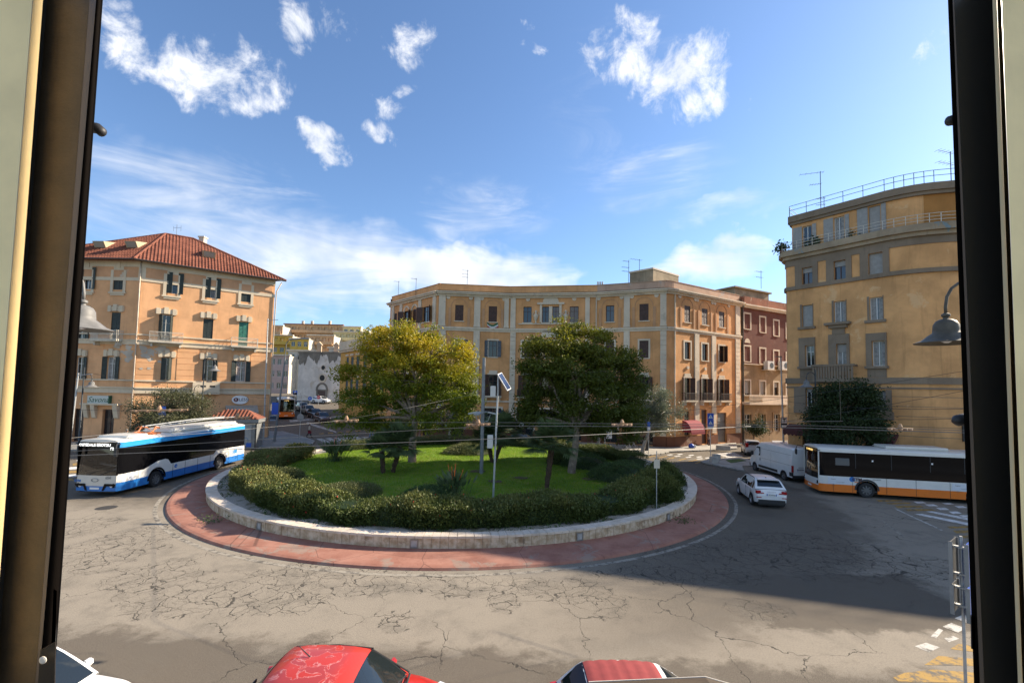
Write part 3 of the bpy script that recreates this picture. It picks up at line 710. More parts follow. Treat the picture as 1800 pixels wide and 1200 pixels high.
# joints of the banded first floor: thin dark recess lines as raised courses between windows
for f in (fr, fl):
    cuts = sorted([(h[0] - .45, h[1] + .45) for h in f.holes if zk1 < h[2] + .5 < zk1 + 2.0])
    spans, x = [], 0.0
    for a, c in cuts:
        if a > x + .1: spans.append((x, a))
        x = max(x, c)
    if f.L > x + .1: spans.append((x, f.L))
    z, q = zz1 + .95, []
    while z < zz2 - .5:
        q += [(a, c, .002, .03, z, z + .60) for a, c in spans]; z += .64
    for e in q: f.part('rustication_course', 'render_orange', [e])
    f.part('plinth', 'render_orange_worn', [(0, f.L, .002, .06, 0, .9)] if f is fl and False else [(0.0, fr.uz(298, 735)[0], .002, .06, 0, .9)] if f is fr else [(fl.uz(150, 735)[0], fl.uz(178, 735)[0], .002, .06, 0, .9)])
bq = fr.mb(); b2 = fr.mb(); b2.tube([(-.12, -.12, 18.9), (-.1, -.14, 12), (-.1, -.16, 4), (-.1, -.14, .3)], .06, 8)
b2.build('downpipe', 'pipe_cream', A, org=fr.org, smooth=True)
b2 = fr.mb(); b2.tube([(fr.L + .6, -.6, 18.7), (fr.L + .15, -.14, 17.6), (fr.L + .08, -.14, 12), (fr.L + .06, -.14, .3)], .06, 8); b2.build('downpipe', 'pipe_cream', A, org=fr.org, smooth=True)
# back and side walls
bk = wb(); q = [AR, AB, AL]
for a, c in zip(q, q[1:]): bk.poly([(a[0], a[1], 0), (c[0], c[1], 0), (c[0], c[1], 19), (a[0], a[1], 19)])
bk.build('wall', 'render_orange_worn', A)
# fallen plaster by the corner
plaster('bare_render', (0.50, 0.43, 0.35), 0.3)
b = fr.mb()
for f, x0, sg in ((fr, .35, 1), (fl, fl.L - .4, -1)):
    b = f.mb()
    for i in range(26):
        uu = x0 + sg * abs(random.gauss(0, .9)); zz3 = zz2 - .45 - abs(random.gauss(0, .9)); s0 = random.uniform(.12, .42)
        pts = [(uu + s0 * random.uniform(.6, 1.1) * math.cos(k * math.pi / 4), -.036 - .0007 * i, zz3 + s0 * .8 * random.uniform(.5, 1.1) * math.sin(k * math.pi / 4)) for k in range(8)]
        if all(0.02 < p[0] < f.L - .02 for p in pts): b.poly(pts)
    if b.v: b.build('bare_patch', 'bare_render', A, org=f.org)['kind'] = 'stuff'
# roof
E0, E1, E2, E3 = Vector((-52.6, 46.3, 18.98)), Vector((-38.9, 45.95, 18.98)), Vector((-27.6, 54.6, 18.98)), Vector((-41.8, 59.7, 18.98))
M1, M2 = P(291, 411, 51.5), P(339, 420, 53.0); M2.z = M1.z
rf = wb()
for f in ((E0, E1, M1), (E1, E2, M2, M1), (E2, E3, M2), (E3, E0, M1, M2)): rf.poly([tuple(p) for p in f])
rf.poly([tuple(p) for p in (E3, E2, E1, E0)])
roofA = rf.build('roof', 'roof_tiles', A)
def slope_ribs(e0, e1, apex0, apex1, step=0.30):
    e0, e1, apex0, apex1 = map(Vector, (e0, e1, apex0, apex1)); L = (e1 - e0).length; d = (e1 - e0) / L
    n = (e1 - e0).cross(apex0 - e0).normalized(); up = n.cross(d).normalized()
    if up.z < 0: up = -up
    if n.z < 0: n = -n
    def ulim(p): return (p - e0).dot(d), (p - e0).dot(up)
    a0, h0 = ulim(apex0); a1, h1 = ulim(apex1); H = min(h0, h1)
    b = wb(); x = step * .5
    while x < L:
        top = min(H, H * x / max(a0, .01), H * (L - x) / max(L - a1, .01))
        z = -.06; k = 0
        while z < top - .05:
            z2 = min(z + .42, top); c = e0 + d * x + up * z; c2 = e0 + d * x + up * (z2 + .03); r1, r2 = .10, .075
            ring_a = [c + d * (r1 * s_) + n * h for s_, h in ((-1.15, .0), (-.7, .07), (0, .105), (.7, .07), (1.15, .0))]
            ring_b = [c2 + d * (r2 * s_) + n * (h) for s_, h in ((-1.15, -.01), (-.7, .045), (0, .07), (.7, .045), (1.15, -.01))]
            b.grid([ring_a, ring_b]); b.poly(ring_a); z += .42
        x += step
    o = b.build('roof_tiles', 'roof_tiles', roofA, org=ORG[A.name]); o['kind'] = 'stuff'; return o
slope_ribs(E0, E1, M1, M1); slope_ribs(E1, E2, M1, M2)
b = wb(); b.tube([M1, E1], .13, 8); b.tube([M1, M2], .13, 8); b.tube([M2, E2], .13, 8); b.tube([M1, E0], .13, 8); b.build('ridge_tiles', 'roof_tiles', roofA, org=ORG[A.name])
b = wb()
for a, c in ((E0, E1), (E1, E2)):
    d = (c - a).normalized(); o_ = Vector((d.y, -d.x, 0)) * .06
    b.tube([a + o_ + Vector((0, 0, -.06)), c + o_ + Vector((0, 0, -.06))], .09, 6)
b.build('gutter', 'gutter', roofA, org=ORG[A.name])
mat('skylight_frame', (0.40, 0.31, 0.19), 0.6)
mat('skylight_glass', (0.30, 0.28, 0.24), 0.15)
for (px, py, ed) in ((178, 432, 0), (234, 432, 0), (367, 449, 1)):
    # boxes standing out of the slope
    e0, e1, ap = ((E0, E1, M1), (E1, E2, M1))[ed]
    n = (e1 - e0).cross(ap - e0).normalized(); n = n if n.z > 0 else -n
    d = ray(px, py + 4); c0 = Vector((0, 0, CAM_Z)); t_ = (e0 - c0).dot(n) / d.dot(n); q = c0 + d * t_
    h = (e1 - e0).normalized(); out = Vector((h.y, -h.x, 0))
    b = wb(); W_, D_, H_ = .62, 1.05, .62
    base = [q - h * W_, q + h * W_]
    pts = [base[0] + out * .1, base[1] + out * .1, base[1] - out * D_ + Vector((0, 0, D_ * .75)), base[0] - out * D_ + Vector((0, 0, D_ * .75))]
    top = [base[0] + out * .45 + Vector((0, 0, H_)), base[1] + out * .45 + Vector((0, 0, H_)), pts[2] + Vector((0, 0, .14)), pts[3] + Vector((0, 0, .14))]
    b.add(pts + top, [(0, 1, 5, 4), (1, 2, 6, 5), (3, 0, 4, 7), (4, 5, 6, 7)])
    o = b.build('skylight', 'skylight_frame', roofA, org=ORG[A.name])
    b = wb(); cn = (pts[0] + pts[1] + top[0] + top[1]) / 4
    b.poly([cn + (p - cn) * .8 + out * .02 for p in (pts[0], pts[1], top[1], top[0])])
    cn = sum(top, Vector()) / 4; nn = (top[1] - top[0]).cross(top[3] - top[0]).normalized(); nn = nn if nn.z > 0 else -nn
    b.poly([cn + (p - cn) * .86 + nn * .02 for p in top]); b.build('pane', 'skylight_glass', o, org=ORG[A.name])
b = wb(); q = P(356.5, 425, 54.2); b.box(q.x - .3, q.x + .3, q.y - .3, q.y + .3, q.z - 2, q.z + .45); b.box(q.x - .38, q.x + .38, q.y - .38, q.y + .38, q.z + .45, q.z + .6); b.build('chimney', 'stone_cream', roofA, org=ORG[A.name])
b = wb(); q = P(310, 415, 54); b.tube([q, q + Vector((0, 0, 1.4))], .02, 5); b.tube([q + Vector((-.4, 0, 1.0)), q + Vector((.5, 0, 1.05))], .015, 4); b.tube([q + Vector((-.4, 0, .6)), q + Vector((-.4, 0, 1.2))], .015, 4); b.tube([q + Vector((.5, 0, .6)), q + Vector((.5, 0, 1.3))], .015, 4); b.build('antenna', 'dark_metal', roofA, org=ORG[A.name])
# shop front on the left face: corbels, sign, and the oval sign on the right face
q = []
for (a, c) in ((151, 158), (164.5, 171.5), (203, 211)):
    u0, u1 = fl.uz(a, 720)[0], fl.uz(c, 720)[0]
    b = fl.mb(); zc1, zc0 = fl.z(168, 711), fl.z(168, 735); b.ext([(u0, -.003, zc0), (u0, -.18, zc0 + .1), (u0, -.42, zc1 - .35), (u0, -.46, zc1), (u0, -.003, zc1)], (u1 - u0, 0, 0))
    b.build('corbel', 'cream_trim', A, org=fl.org)
fl.part('ledge', 'cream_trim', [(fl.uz(148, 715)[0], fl.uz(214, 715)[0], .003, .55, fl.z(168, 711) + .003, fl.z(168, 711) + .16)])
sg = world_root('shop_sign', fl.M @ Vector((fl.uz(177, 702)[0], -.2, fl.z(177, 709))), 'rectangular pale green shop sign reading Savona on the orange house', 'sign')
u0, u1, z0, z1 = fl.rect(158.5, 195, 695, 709.6)
mat('sign_pale', (0.50, 0.52, 0.47), 0.5); mat('sign_green', (0.02, 0.10, 0.055), 0.5)
b = fl.mb(); b.box(u0, u1, -.32, -.003, z0, z1); b.build('panel', 'sign_pale', sg, org=ORG[sg.name])
b = fl.mb(); b.box(u1 + .002, u1 + .1, -.33, -.003, z0 - .02, z1 + .02); b.build('side_panel', 'sign_green', sg, org=ORG[sg.name])
lettering('Savona', .78, fl.M @ Matrix.Translation(((u0 + u1) / 2, -.325, (z0 + z1) / 2)), 'sign_green', sg, ORG[sg.name], shear=.45)
sg = world_root('oval_sign', fr.M @ Vector((fr.uz(421, 702)[0], -.2, fr.z(421, 709))), 'white oval shop sign reading RIFLESSI on the orange house', 'sign')
u0, u1, z0, z1 = fr.rect(407, 436, 694.5, 710)
b = fr.mb(); b.ext([((u0 + u1) / 2 + (u1 - u0) / 2 * math.cos(2 * math.pi * i / 28), -.06, (z0 + z1) / 2 + (z1 - z0) / 2 * math.sin(2 * math.pi * i / 28)) for i in range(28)], (0, -.14, 0)); b.build('panel', 'sign_white', sg, org=ORG[sg.name])
mat('sign_dark_text', (0.05, 0.02, 0.03), 0.5); mat('sign_dark_red', (0.16, 0.03, 0.03), 0.5)
lettering('IFLESSI', .48, fr.M @ Matrix.Translation(((u0 + u1) / 2 + .22, -.205, (z0 + z1) / 2)), 'sign_dark_text', sg, ORG[sg.name])
b = fr.mb(); cx = u0 + .42; b.ext([(cx + .24 * math.cos(2 * math.pi * i / 16), -.2, (z0 + z1) / 2 + .24 * math.sin(2 * math.pi * i / 16)) for i in range(16)], (0, -.006, 0)); b.build('emblem', 'sign_dark_red', sg, org=ORG[sg.name])
lettering('R', .34, fr.M @ Matrix.Translation((cx, -.212, (z0 + z1) / 2)), 'sign_white', sg, ORG[sg.name])
mat('awning_grey', (0.33, 0.29, 0.24), 0.85, var=.1)
b = fr.mb(); u0, u1 = fr.uz(396, 718)[0], fr.uz(452, 718)[0]; z1 = fr.z(420, 712); b.ext([(u0, -.02, z1), (u0, -1.2, z1 - .75), (u0, -1.2, z1 - .95), (u0, -.02, z1 - .2)], (u1 - u0, 0, 0)); o = b.build('awning', 'awning_grey', A, org=fr.org)

# ------------------------------------------------------------------ C: long ochre block behind the island
plaster('ochre', (0.63, 0.33, 0.145), 0.34, (0.47, 0.27, 0.13), 0.5, 0.3)
plaster('ochre_pale', (0.50, 0.29, 0.16), 0.22)
plaster('trim_pale', (0.62, 0.53, 0.41), 0.25, (0.40, 0.34, 0.27), 0.6, 0.9)
plaster('parapet_pink', (0.46, 0.31, 0.22), 0.3, (0.40, 0.36, 0.32), 0.7, 0.6)
plaster('plinth_brown', (0.17, 0.075, 0.045), 0.35, (0.30, 0.22, 0.17), 0.8, 0.7)
plaster('tank_render', (0.30, 0.24, 0.16), 0.6, (0.42, 0.37, 0.30), 0.8, 0.6)
C = world_root('ochre_block', (4, 57, 0), 'long ochre three storey block with pale pilasters behind the roundabout trees', 'building')
cp = [(-18.0, 66.2), (-9.5, 56.9), (-0.3, 57.8), (10.4, 56.0), (18.0, 52.9), (19.0, 53.2), (30.4, 60.3)]
CZ, PAR = 18.35, 19.55
FS = [Facade(C, a, c, 0, CZ) for a, c in zip(cp, cp[1:])]
FLc, F1, F2, F3, FCh, FR = FS
zT = (F3.z(1130, 534), F3.z(1130, 563.5)); zM = (F3.z(1130, 598.5), F3.z(1130, 629)); zF = (FR.z(1208, 664), FR.z(1208, 703)); zS = F3.z(1130, 578)
zL = (12.5, 9.9)
def topwin(f, a, c, closed=True, arch=True, y=None, shut='shutter_brown', leaves=()):
    u0, u1 = f.uz(a, 550)[0], f.uz(c, 550)[0]; m = (u0 + u1) / 2; r = (u0, u1, zT[1], zT[0])
    o = f.window(r, frame='frame_brown', shut=shut, closed=closed, leaves=leaves, sill='trim_pale')
    if arch:
        R_ = (u1 - u0) / 2 + .55
        f.arch('arch_moulding', 'ochre_pale', m, zT[0] - .25, R_, .004, .05, ri=R_ - .07, parent=o)
        for s_ in (-1, 1):
            f.disc('roundel', 'trim_pale', m + s_ * (R_ + .35), zT[0] + .95, .26, .003, .09, parent=o)
            f.part('side_pilaster', 'ochre_pale', [(m + s_ * (R_ + .12) - .16, m + s_ * (R_ + .12) + .16, .003, .09, zT[1] - 1.0, zT[0] - .35)], o)
    return o
def midwin(f, a, c, closed=True, shut='shutter_brown', leaves=(), surround='trim_pale', py=613):
    u0, u1 = f.uz(a, py)[0], f.uz(c, py)[0]
    return f.window((u0, u1, zM[1], zM[0]), frame='frame_brown', shut=shut, closed=closed, leaves=leaves, sill='trim_pale', surround=surround, sw=.2, sd=.06)
def firstdoor(f, a, c, leaves=(('L', 150), ('R', 150)), bal=True, py=680):
    u0, u1 = f.uz(a, py)[0], f.uz(c, py)[0]
    o = f.window((u0, u1, zF[1], zF[0]), frame='frame_brown', shut='shutter_brown', leaves=leaves, surround='trim_pale', sw=.18, sd=.06, name='french_window', head=.35)
    if bal: f.balcony(u0 - .55, u1 + .55, zF[1] - .02, d=.7, slab='trim_pale', rail='rail_dark', h=.9)
for f, ws in ((F1, ((800, 814.6), (859, 873.7))), (F3, ((1065, 1079.6), (1124, 1140)))):
    for i, (a, c) in enumerate(ws):
        topwin(f, a, c, closed=not (f is F3 and i == 0))
        midwin(f, a, c, closed=f is F3, shut='shutter_blue' if f is F1 else 'shutter_brown', leaves=(('L', 168), ('R', 160)))
        firstdoor(f, a, c)
for a, c in ((920, 934.5), (1001.5, 1017)): topwin(F2, a, c, closed=False, arch=False)
for a, c in ((953, 965), (971, 983)): topwin(F2, a, c, closed=False, arch=False)
for a, c in ((917.6, 932), (952, 966), (970, 984), (1002, 1017)): midwin(F2, a, c); firstdoor(F2, a, c, bal=a < 940 or a > 1000)
# centre bay: framed pair of windows with a blind lunette, roundels and urns
ua, ub = F2.uz(950.5, 550)[0], F2.uz(985.5, 550)[0]; um = (ua + ub) / 2; uc0, uc1 = F2.uz(965, 550)[0], F2.uz(971, 550)[0]
F2.part('bay_surround', 'trim_pale', [(ua - .12, F2.uz(953, 550)[0] - .005, .004, .12, zT[1], zT[0] + .25), (F2.uz(983, 550)[0] + .005, ub + .12, .004, .12, zT[1], zT[0] + .25), (uc0 + .004, uc1 - .004, .004, .12, zT[1], zT[0]),
                                      (ua - .45, ub + .45, .005, .22, zT[0] + .255, zT[0] + .5)])
F2.arch('lunette', 'trim_pale', um, zT[0] + .505, 1.0, .004, .1)
F2.arch('lunette', 'trim_pale', um, zM[0] + .5, 1.2, .004, .1)
F2.part('sill_course', 'trim_pale', [(F2.uz(912, 550)[0], F2.uz(1020, 550)[0], .004, .15, zT[1] - .25, zT[1] - .13)])
for px in (942, 994.5):
    u = F2.uz(px, 550)[0]; b = F2.mb()
    pr = [(.12, 0), (.2, .04), (.12, .12), (.07, .25), (.2, .5), (.3, .85), (.28, 1.05), (.13, 1.25), (.12, 1.4), (.2, 1.48), (.15, 1.55), (.04, 1.7)]
    b.lathe([(r, zT[1] - .12 + h) for r, h in pr], 12, (u, -.02, 0)); o = b.build('urn', 'trim_pale', C, org=F2.org, smooth=True)
    b = F2.mb()
    for s_ in (-1, 1): b.tube([(u + s_ * .24, -.05, zT[1] + .8), (u + s_ * .42, -.05, zT[1] + 1.05), (u + s_ * .26, -.05, zT[1] + 1.3)], .045, 6)
    b.build('urn_handles', 'trim_pale', o, org=F2.org)
for px in (928, 1009.5): F2.disc('roundel', 'trim_pale', F2.uz(px, 530)[0], zT[0] + .95, .27, .003, .09)
# side towards the station street
for (a, c, k) in ((693, 698, 1), (709.5, 720.7, 0), (726, 731.5, 1), (743, 756, 0)):
    topwin(FLc, a, c, closed=bool(k), arch=False, leaves=(('L', 150), ('R', 140)))
    midwin(FLc, a, c, py=610); firstdoor(FLc, a, c, bal=False)
for px in (715, 729): FLc.arch('arch_moulding', 'trim_pale', FLc.uz(px, 550)[0], zT[0] - .1, .8, .004, .08, ri=.6)
# lit end: three bays
for i, (a, c) in enumerate(((1203, 1213.5), (1233.7, 1244), (1263.7, 1273.3))):
    topwin(FR, a, c); midwin(FR, a, c, closed=False, leaves=(('R', 70),) if i == 2 else ()); firstdoor(FR, a, c, leaves=(('L', 155), ('R', 140)))
    u = FR.uz((a + c) / 2, 645)[0]; FR.disc('roundel', 'trim_pale', u, zM[1] - 1.0, .2, .003, .14)
# ground floor openings
for f, spans in ((F1, ((795, 815), (850, 880))), (F2, ((908, 937), (950, 985), (1000, 1022))), (F3, ((1060, 1085), (1118, 1148))), (FLc, ((708, 722), (740, 757)))):
    for a, c in spans:
        u0, u1 = f.uz(a, 750)[0], f.uz(c, 750)[0]; f.window((u0, u1, .25, 4.0), depth=.35, frame='frame_brown', name='shop_door', surround='trim_pale', sw=.22, sd=.07)
mat('roller_grey', (0.16, 0.15, 0.14), 0.6, 0.3, var=.1)
u0, u1 = FR.uz(1261, 755)[0], FR.uz(1277, 755)[0]; FR.window((u0, u1, .25, 4.0), frame='frame_brown', glass='roller_grey', name='garage_door', mull=False)
u0, u1 = FR.uz(1233, 755)[0], FR.uz(1243, 755)[0]; FR.window((u0, u1, .25, 4.4), frame='frame_brown', glass='shutter_brown', name='door', mull=False)
u0, u1 = FR.uz(1203, 755)[0], FR.uz(1212, 755)[0]; FR.window((u0, u1, 1.4, 4.2), frame='frame_brown', name='window')
for f, m in ((FLc, 'ochre'), (F1, 'ochre'), (F2, 'ochre'), (F3, 'ochre'), (FCh, 'ochre'), (FR, 'ochre')): f.wall(m, reveal=.36)
def pil(f, a, c, z0, z1, d=.16, mt='trim_pale', cap=True, py=600):
    u0, u1 = f.uz(a, py)[0], f.uz(c, py)[0]; u0, u1 = max(u0, 0), min(u1, f.L)
    bx = [(u0, u1, .003, d, z0, z1)]
    if cap: bx += [(max(u0 - .06, -.01), min(u1 + .06, f.L + .01), .003, d + .05, z1 + .002, z1 + .3), (max(u0 - .04, -.01), min(u1 + .04, f.L + .01), .0025, d + .03, z0 - .25, z0 - .002)]
    f.part('pilaster', mt, bx)
for a, c in ((769.6, 781.5), (832, 843), (885, 893)): pil(F1, a, c, zS + .5, CZ - .35)
for a, c in ((895, 905.5), (1028, 1036)): pil(F2, a, c, zS + .5, CZ - .35)
for a, c in ((1037, 1047), (1096.5, 1107), (1160.6, 1171.4)): pil(F3, a, c, zS + .5, CZ - .35)
for a, c in ((1177, 1186), (1292, 1299.5)): pil(FR, a, c, zS + .5, CZ - .35)
for a, c in ((688, 692), (702, 706), (735, 739.5), (760, 765)): pil(FLc, a, c, zS + .5, CZ - .35)
for a, c in ((1220, 1227.5), (1250, 1257)): pil(FR, a, c, 1.5, zS - .3, cap=False)
pil(F3, 1096.5, 1107, 4.6, zS - .3, cap=False); pil(F1, 832, 843, 4.6, zS - .3, cap=False)
for f, a, c in ((F2, 896, 905.5), (F3, 1160.6, 1171.4), (FR, 1177, 1186), (FR, 1292, 1299.5), (F1, 769.6, 781.5), (F2, 1028, 1036)):
    u0, u1 = f.uz(a, 650)[0], f.uz(c, 650)[0]; f.quoins(max(u0, 0), min(u1, f.L), 1.35, zS - .3, 'trim_pale', .56, .14)
for f in FS:
    e = .18
    f.part('string_course', 'trim_pale', [(-.03, f.L + .03, .002, .2, zS - .02, zS + .2), (-.02, f.L + .02, .0022, .1, zS - .28, zS - .022)])
    f.part('string_course', 'trim_pale', [(-.02, f.L + .02, .002, .16, 4.75, 4.95)]) if f not in (FR, FCh) else None
    f.part('cornice', 'trim_pale', [(-.05, f.L + .05, .002, .22, CZ - .35, CZ - .12), (-.14, f.L + .14, -.2, .48, CZ - .118, CZ + .06), (-.2, f.L + .2, -.2, .62, CZ + .063, CZ + .2)])
    f.part('parapet', 'parapet_pink' if f in (F3, FCh, FR) else 'ochre', [(-.06, f.L + .06, -.55, -.2, CZ - .4, PAR + FS.index(f) * .004), (-.08, f.L + .08, -.6, -.15, PAR + .03, PAR + .08 + FS.index(f) * .004)])
    cs = sorted([h for h in f.holes if h[2] < 1])
    for x, y in zip([0] + [h[1] for h in cs], [h[0] for h in cs] + [f.L]):
        if y > x + .05: f.part('plinth', 'plinth_brown', [(x, y, .002, .08, 0, 1.3)])
rfp = wb(); rfp.poly([(p[0], p[1], PAR - .8) for p in cp] + [(34, 78, PAR - .8), (-6, 84, PAR - .8)])
rfp.build('roof', 'tank_render', C)
b = wb(); back = [cp[-1], (34, 78), (-6, 84), cp[0]]
for a, c in zip(back, back[1:]): b.poly([(a[0], a[1], 0), (c[0], c[1], 0), (c[0], c[1], PAR - .3), (a[0], a[1], PAR - .3)])
b.build('wall', 'tank_render', C)
# rooftop tank room and chimney pots
q0, q1, q2 = P(1107, 500, 56.5), P(1148, 500, 54.3), P(1193, 500, 57.6)
b = wb(); ztop = P(1148, 473, 54.3).z; b.prism([(q0.x, q0.y), (q1.x, q1.y), (q2.x, q2.y), (q2.x + q0.x - q1.x, q2.y + q0.y - q1.y)], PAR - .9, ztop); o = b.build('tank_room', 'tank_render', C)
cn = (Vector((q0.x, q0.y, 0)) + Vector((q2.x, q2.y, 0))) / 2
b = wb(); b.prism([tuple((cn + (Vector((p[0], p[1], 0)) - cn) * 1.03).xy) for p in ((q0.x, q0.y), (q1.x, q1.y), (q2.x, q2.y), (q2.x + q0.x - q1.x, q2.y + q0.y - q1.y))], ztop + .002, ztop + .2); b.build('roof_slab', 'trim_pale', o, org=ORG[C.name])
def aerial(rt, p, h, arms, org, rot=0.0):
    b = wb(); p = Vector(p); b.tube([p, p + Vector((0, 0, h))], .03, 5)
    for z, L, off in arms:
        d = Vector((math.cos(rot), math.sin(rot), 0)); c = p + Vector((0, 0, z)) + d * off
        b.tube([c - d * L / 2, c + d * L / 2], .018, 4)
        for i in range(5): e = c + d * L * (i / 4 - .5); b.tube([e - Vector((-d.y, d.x, 0)) * .25, e + Vector((-d.y, d.x, 0)) * .25], .01, 4)
    return b.build('antenna', 'dark_metal', rt, org=org)
for px, py, h, dep, arms in ((700, 520, 2.2, 66, ((2.1, .8, -.3),)), (731, 512, 1.8, 61, ((1.7, .8, -.3),)), (821, 503, 2.2, 60, ((2.1, .9, -.3), (1.6, .9, -.3), (1.2, .9, -.3))), (1105, 498, 3.0, 57, ((2.8, .9, -.4), (2.0, 1.0, -.5), (1.5, .9, -.5))), (1124, 472, 1.2, 57, ((1.1, 1.6, -.5),))):
    q = P(px, py, dep); aerial(C, (q.x, q.y, q.z - .9), h + .9, tuple((z + .9, L, o_) for z, L, o_ in arms), ORG[C.name], R(20))
for i, px in enumerate((1051, 1055, 1059)):
    q = P(px, 500, 57); b = wb(); b.lathe([(.11, q.z - 1), (.11, q.z + .35)], 8, (q.x, q.y, 0)); b.build('flue', 'galvanised', C)
# flag hung under a window
mat('flag_green', (0.02, 0.11, 0.05), 0.8); mat('flag_white', (0.55, 0.55, 0.53), 0.8); mat('flag_red', (0.35, 0.04, 0.035), 0.8)
u = F1.uz(865, 570)[0]; zc = F1.z(865, 565)
fg = world_root('flag', F1.M @ Vector((u, -.2, zc - .6)), 'small tricolour flag hanging below an upper window', 'flag')
for i, m in enumerate(('flag_green', 'flag_white', 'flag_red')):
    b = F1.mb(); rows = []
    for k in range(6):
        s_ = k / 5; uu = u - .7 + 1.4 * s_; sag = .35 * math.sin(s_ * math.pi) + .02 * math.sin(k * 3)
        rows.append([(uu + .04 * i, -.16 - .05 * math.sin(k * 2 + i), zc - .1 - sag - .22 * i), (uu + .04 * i + .04, -.16 - .05 * math.sin(k * 2 + i + 1), zc - .1 - sag - .22 * (i + 1))])
    b.grid(rows); b.build('flag_stripe', m, fg, org=ORG[fg.name], smooth=True)
mat('awning_red', (0.22, 0.025, 0.035), 0.85, var=.1)
aw = world_root('shop_awning', FR.M @ Vector((FR.uz(1213, 745)[0], -.5, 3)), 'rounded dark red awning over a shop window of the ochre block', 'awning')
u0, u1 = FR.uz(1199, 745)[0], FR.uz(1221, 745)[0]; zc = FR.z(1213, 738); b = FR.mb(); rows = []
for i in range(9):
    a = math.pi / 2 * i / 8; rows.append([(u0 - .1, -.1 - 1.25 * math.sin(a), zc - 1.35 * (1 - math.cos(a))), (u1 + .1, -.1 - 1.25 * math.sin(a), zc - 1.35 * (1 - math.cos(a)))])
b.grid(rows); b.poly([r[0] for r in rows] + [(u0 - .1, -.1, zc - 1.35)]); b.poly([r[1] for r in rows] + [(u1 + .1, -.1, zc - 1.35)]); b.build('canvas', 'awning_red', aw, org=ORG[aw.name])
b = FR.mb(); b.box(u0 - .1, u1 + .1, -1.36, -1.33, zc - 1.55, zc - 1.352); b.build('valance', 'awning_red', aw, org=ORG[aw.name])
aw = world_root('shop_blind', F1.M @ Vector((F1.uz(878, 722)[0], -.5, 4)), 'small dark blue shop blind on the ochre block, left of the white pilaster', 'awning')
mat('awning_blue', (0.012, 0.018, 0.06), 0.85)
u0, u1 = F1.uz(872, 722)[0], F1.uz(885, 722)[0]; zc = F1.z(878, 720); b = F1.mb(); b.ext([(u0, -.01, zc), (u0, -.9, zc - .35), (u0, -.9, zc - .55), (u0, -.01, zc - .2)], (u1 - u0, 0, 0)); b.build('canvas', 'awning_blue', aw, org=ORG[aw.name])
# posters in the shop window
for px in (916, 931):
    u = F2.uz(px, 748)[0]; zc = F2.z(px, 748); F2.part('poster', 'sign_pale', [(u - .28, u + .28, -.30, -.28, zc - .4, zc + .4)])

# ------------------------------------------------------------------ D: dark red house in the side street
plaster('oxblood', (0.145, 0.062, 0.046), 0.3, (0.22, 0.12, 0.09), 0.4, 0.5)
plaster('drab', (0.30, 0.215, 0.125), 0.4, (0.40, 0.33, 0.24), 0.6, 0.6)
plaster('brick_parapet', (0.26, 0.11, 0.065), 0.5, (0.42, 0.32, 0.24), 0.8, 1.6)
D = world_root('dark_red_house', (35, 63, 0), 'dark red house with pale window frames between the ochre block and the tan tower', 'house')
dd = Vector((.88, .475, 0)).normalized(); d0 = Vector((30.75, 60.5, 0)); d1 = d0 + dd * 17
FD = Facade(D, d0, d1, 0, 18.6)
for rows, st in ((((1308, 1318), (1335.7, 1344.5), (1360, 1368), (1382, 1389)), 0),):
    for i, (a, c) in enumerate(rows):
        for (y0, y1, nm) in ((552 + i * 6, 578 + i * 6, 0), (609 + i * 4, 635 + i * 4, 1), (669 + i * 1.5, 694 + i * 1.5, 2)):
            r = FD.rect(a, c, y0, y1)
            o = FD.window(r, frame='frame_white' if i % 2 else 'frame_brown', surround='trim_pale', sw=.22, sd=.08, sill='trim_pale', roller=(.35, .5, .2, .6)[(i + nm) % 4] if nm < 2 else .9 if i < 2 else .35, curtain='curtain' if nm == 1 else None)
            if nm == 1 and i == 0: FD.arch('lunette', 'trim_pale', (r[0] + r[1]) / 2, r[3] + .5, .6, .004, .09, parent=o)
for a, c in ((1308, 1320), (1336, 1345), (1360, 1370)): FD.window(FD.rect(a, c, 728, 757), frame='frame_white', surround='drab', sw=.3, sd=.1)
zDr = FD.z(1330, 640)
FD.wall('drab', reveal=.3)
q = sorted([h for h in FD.holes if h[2] > zDr - .1])
b = MB(FD.M)
fd2 = Facade(D, d0, d1, zDr, 18.0, off=.03); fd2.holes = [(h[0] - .23, h[1] + .23, h[2] - .14, h[3] + .23) for h in q]; fd2.wall('oxblood', reveal=.03)
FD.part('string_course', 'trim_pale', [(0, FD.L, .032, .2, zDr - .12, zDr - .002)])
FD.part('cornice', 'trim_pale', [(-.05, FD.L, .031, .35, 18.0, 18.25), (-.05, FD.L, -.1, .55, 18.252, 18.45)])
FD.part('parapet', 'brick_parapet', [(0, FD.L, -.4, .3, 18.452, 19.5)])
b = wb(); n_ = Vector((-dd.y, dd.x, 0)); b.prism([tuple(p.xy) for p in (d0, d1, d1 + n_ * 10, d0 + n_ * 10)], 0, 18.4); 
b = wb(); q = [d0, d1, d1 + n_ * 10, d0 + n_ * 10]; b.poly([(p.x, p.y, 18.5) for p in q])
for a, c in ((q[1], q[2]), (q[2], q[3]), (q[3], q[0])): b.poly([(a.x, a.y, 0), (c.x, c.y, 0), (c.x, c.y, 18.5), (a.x, a.y, 18.5)])
b.build('roof', 'tank_render', D)
FD.part('stair_tower', 'tank_render', [(1.2, 9, -6.5, -2.0, 18.505, 21.2), (0.9, 9.3, -6.8, -1.7, 21.202, 21.4)])
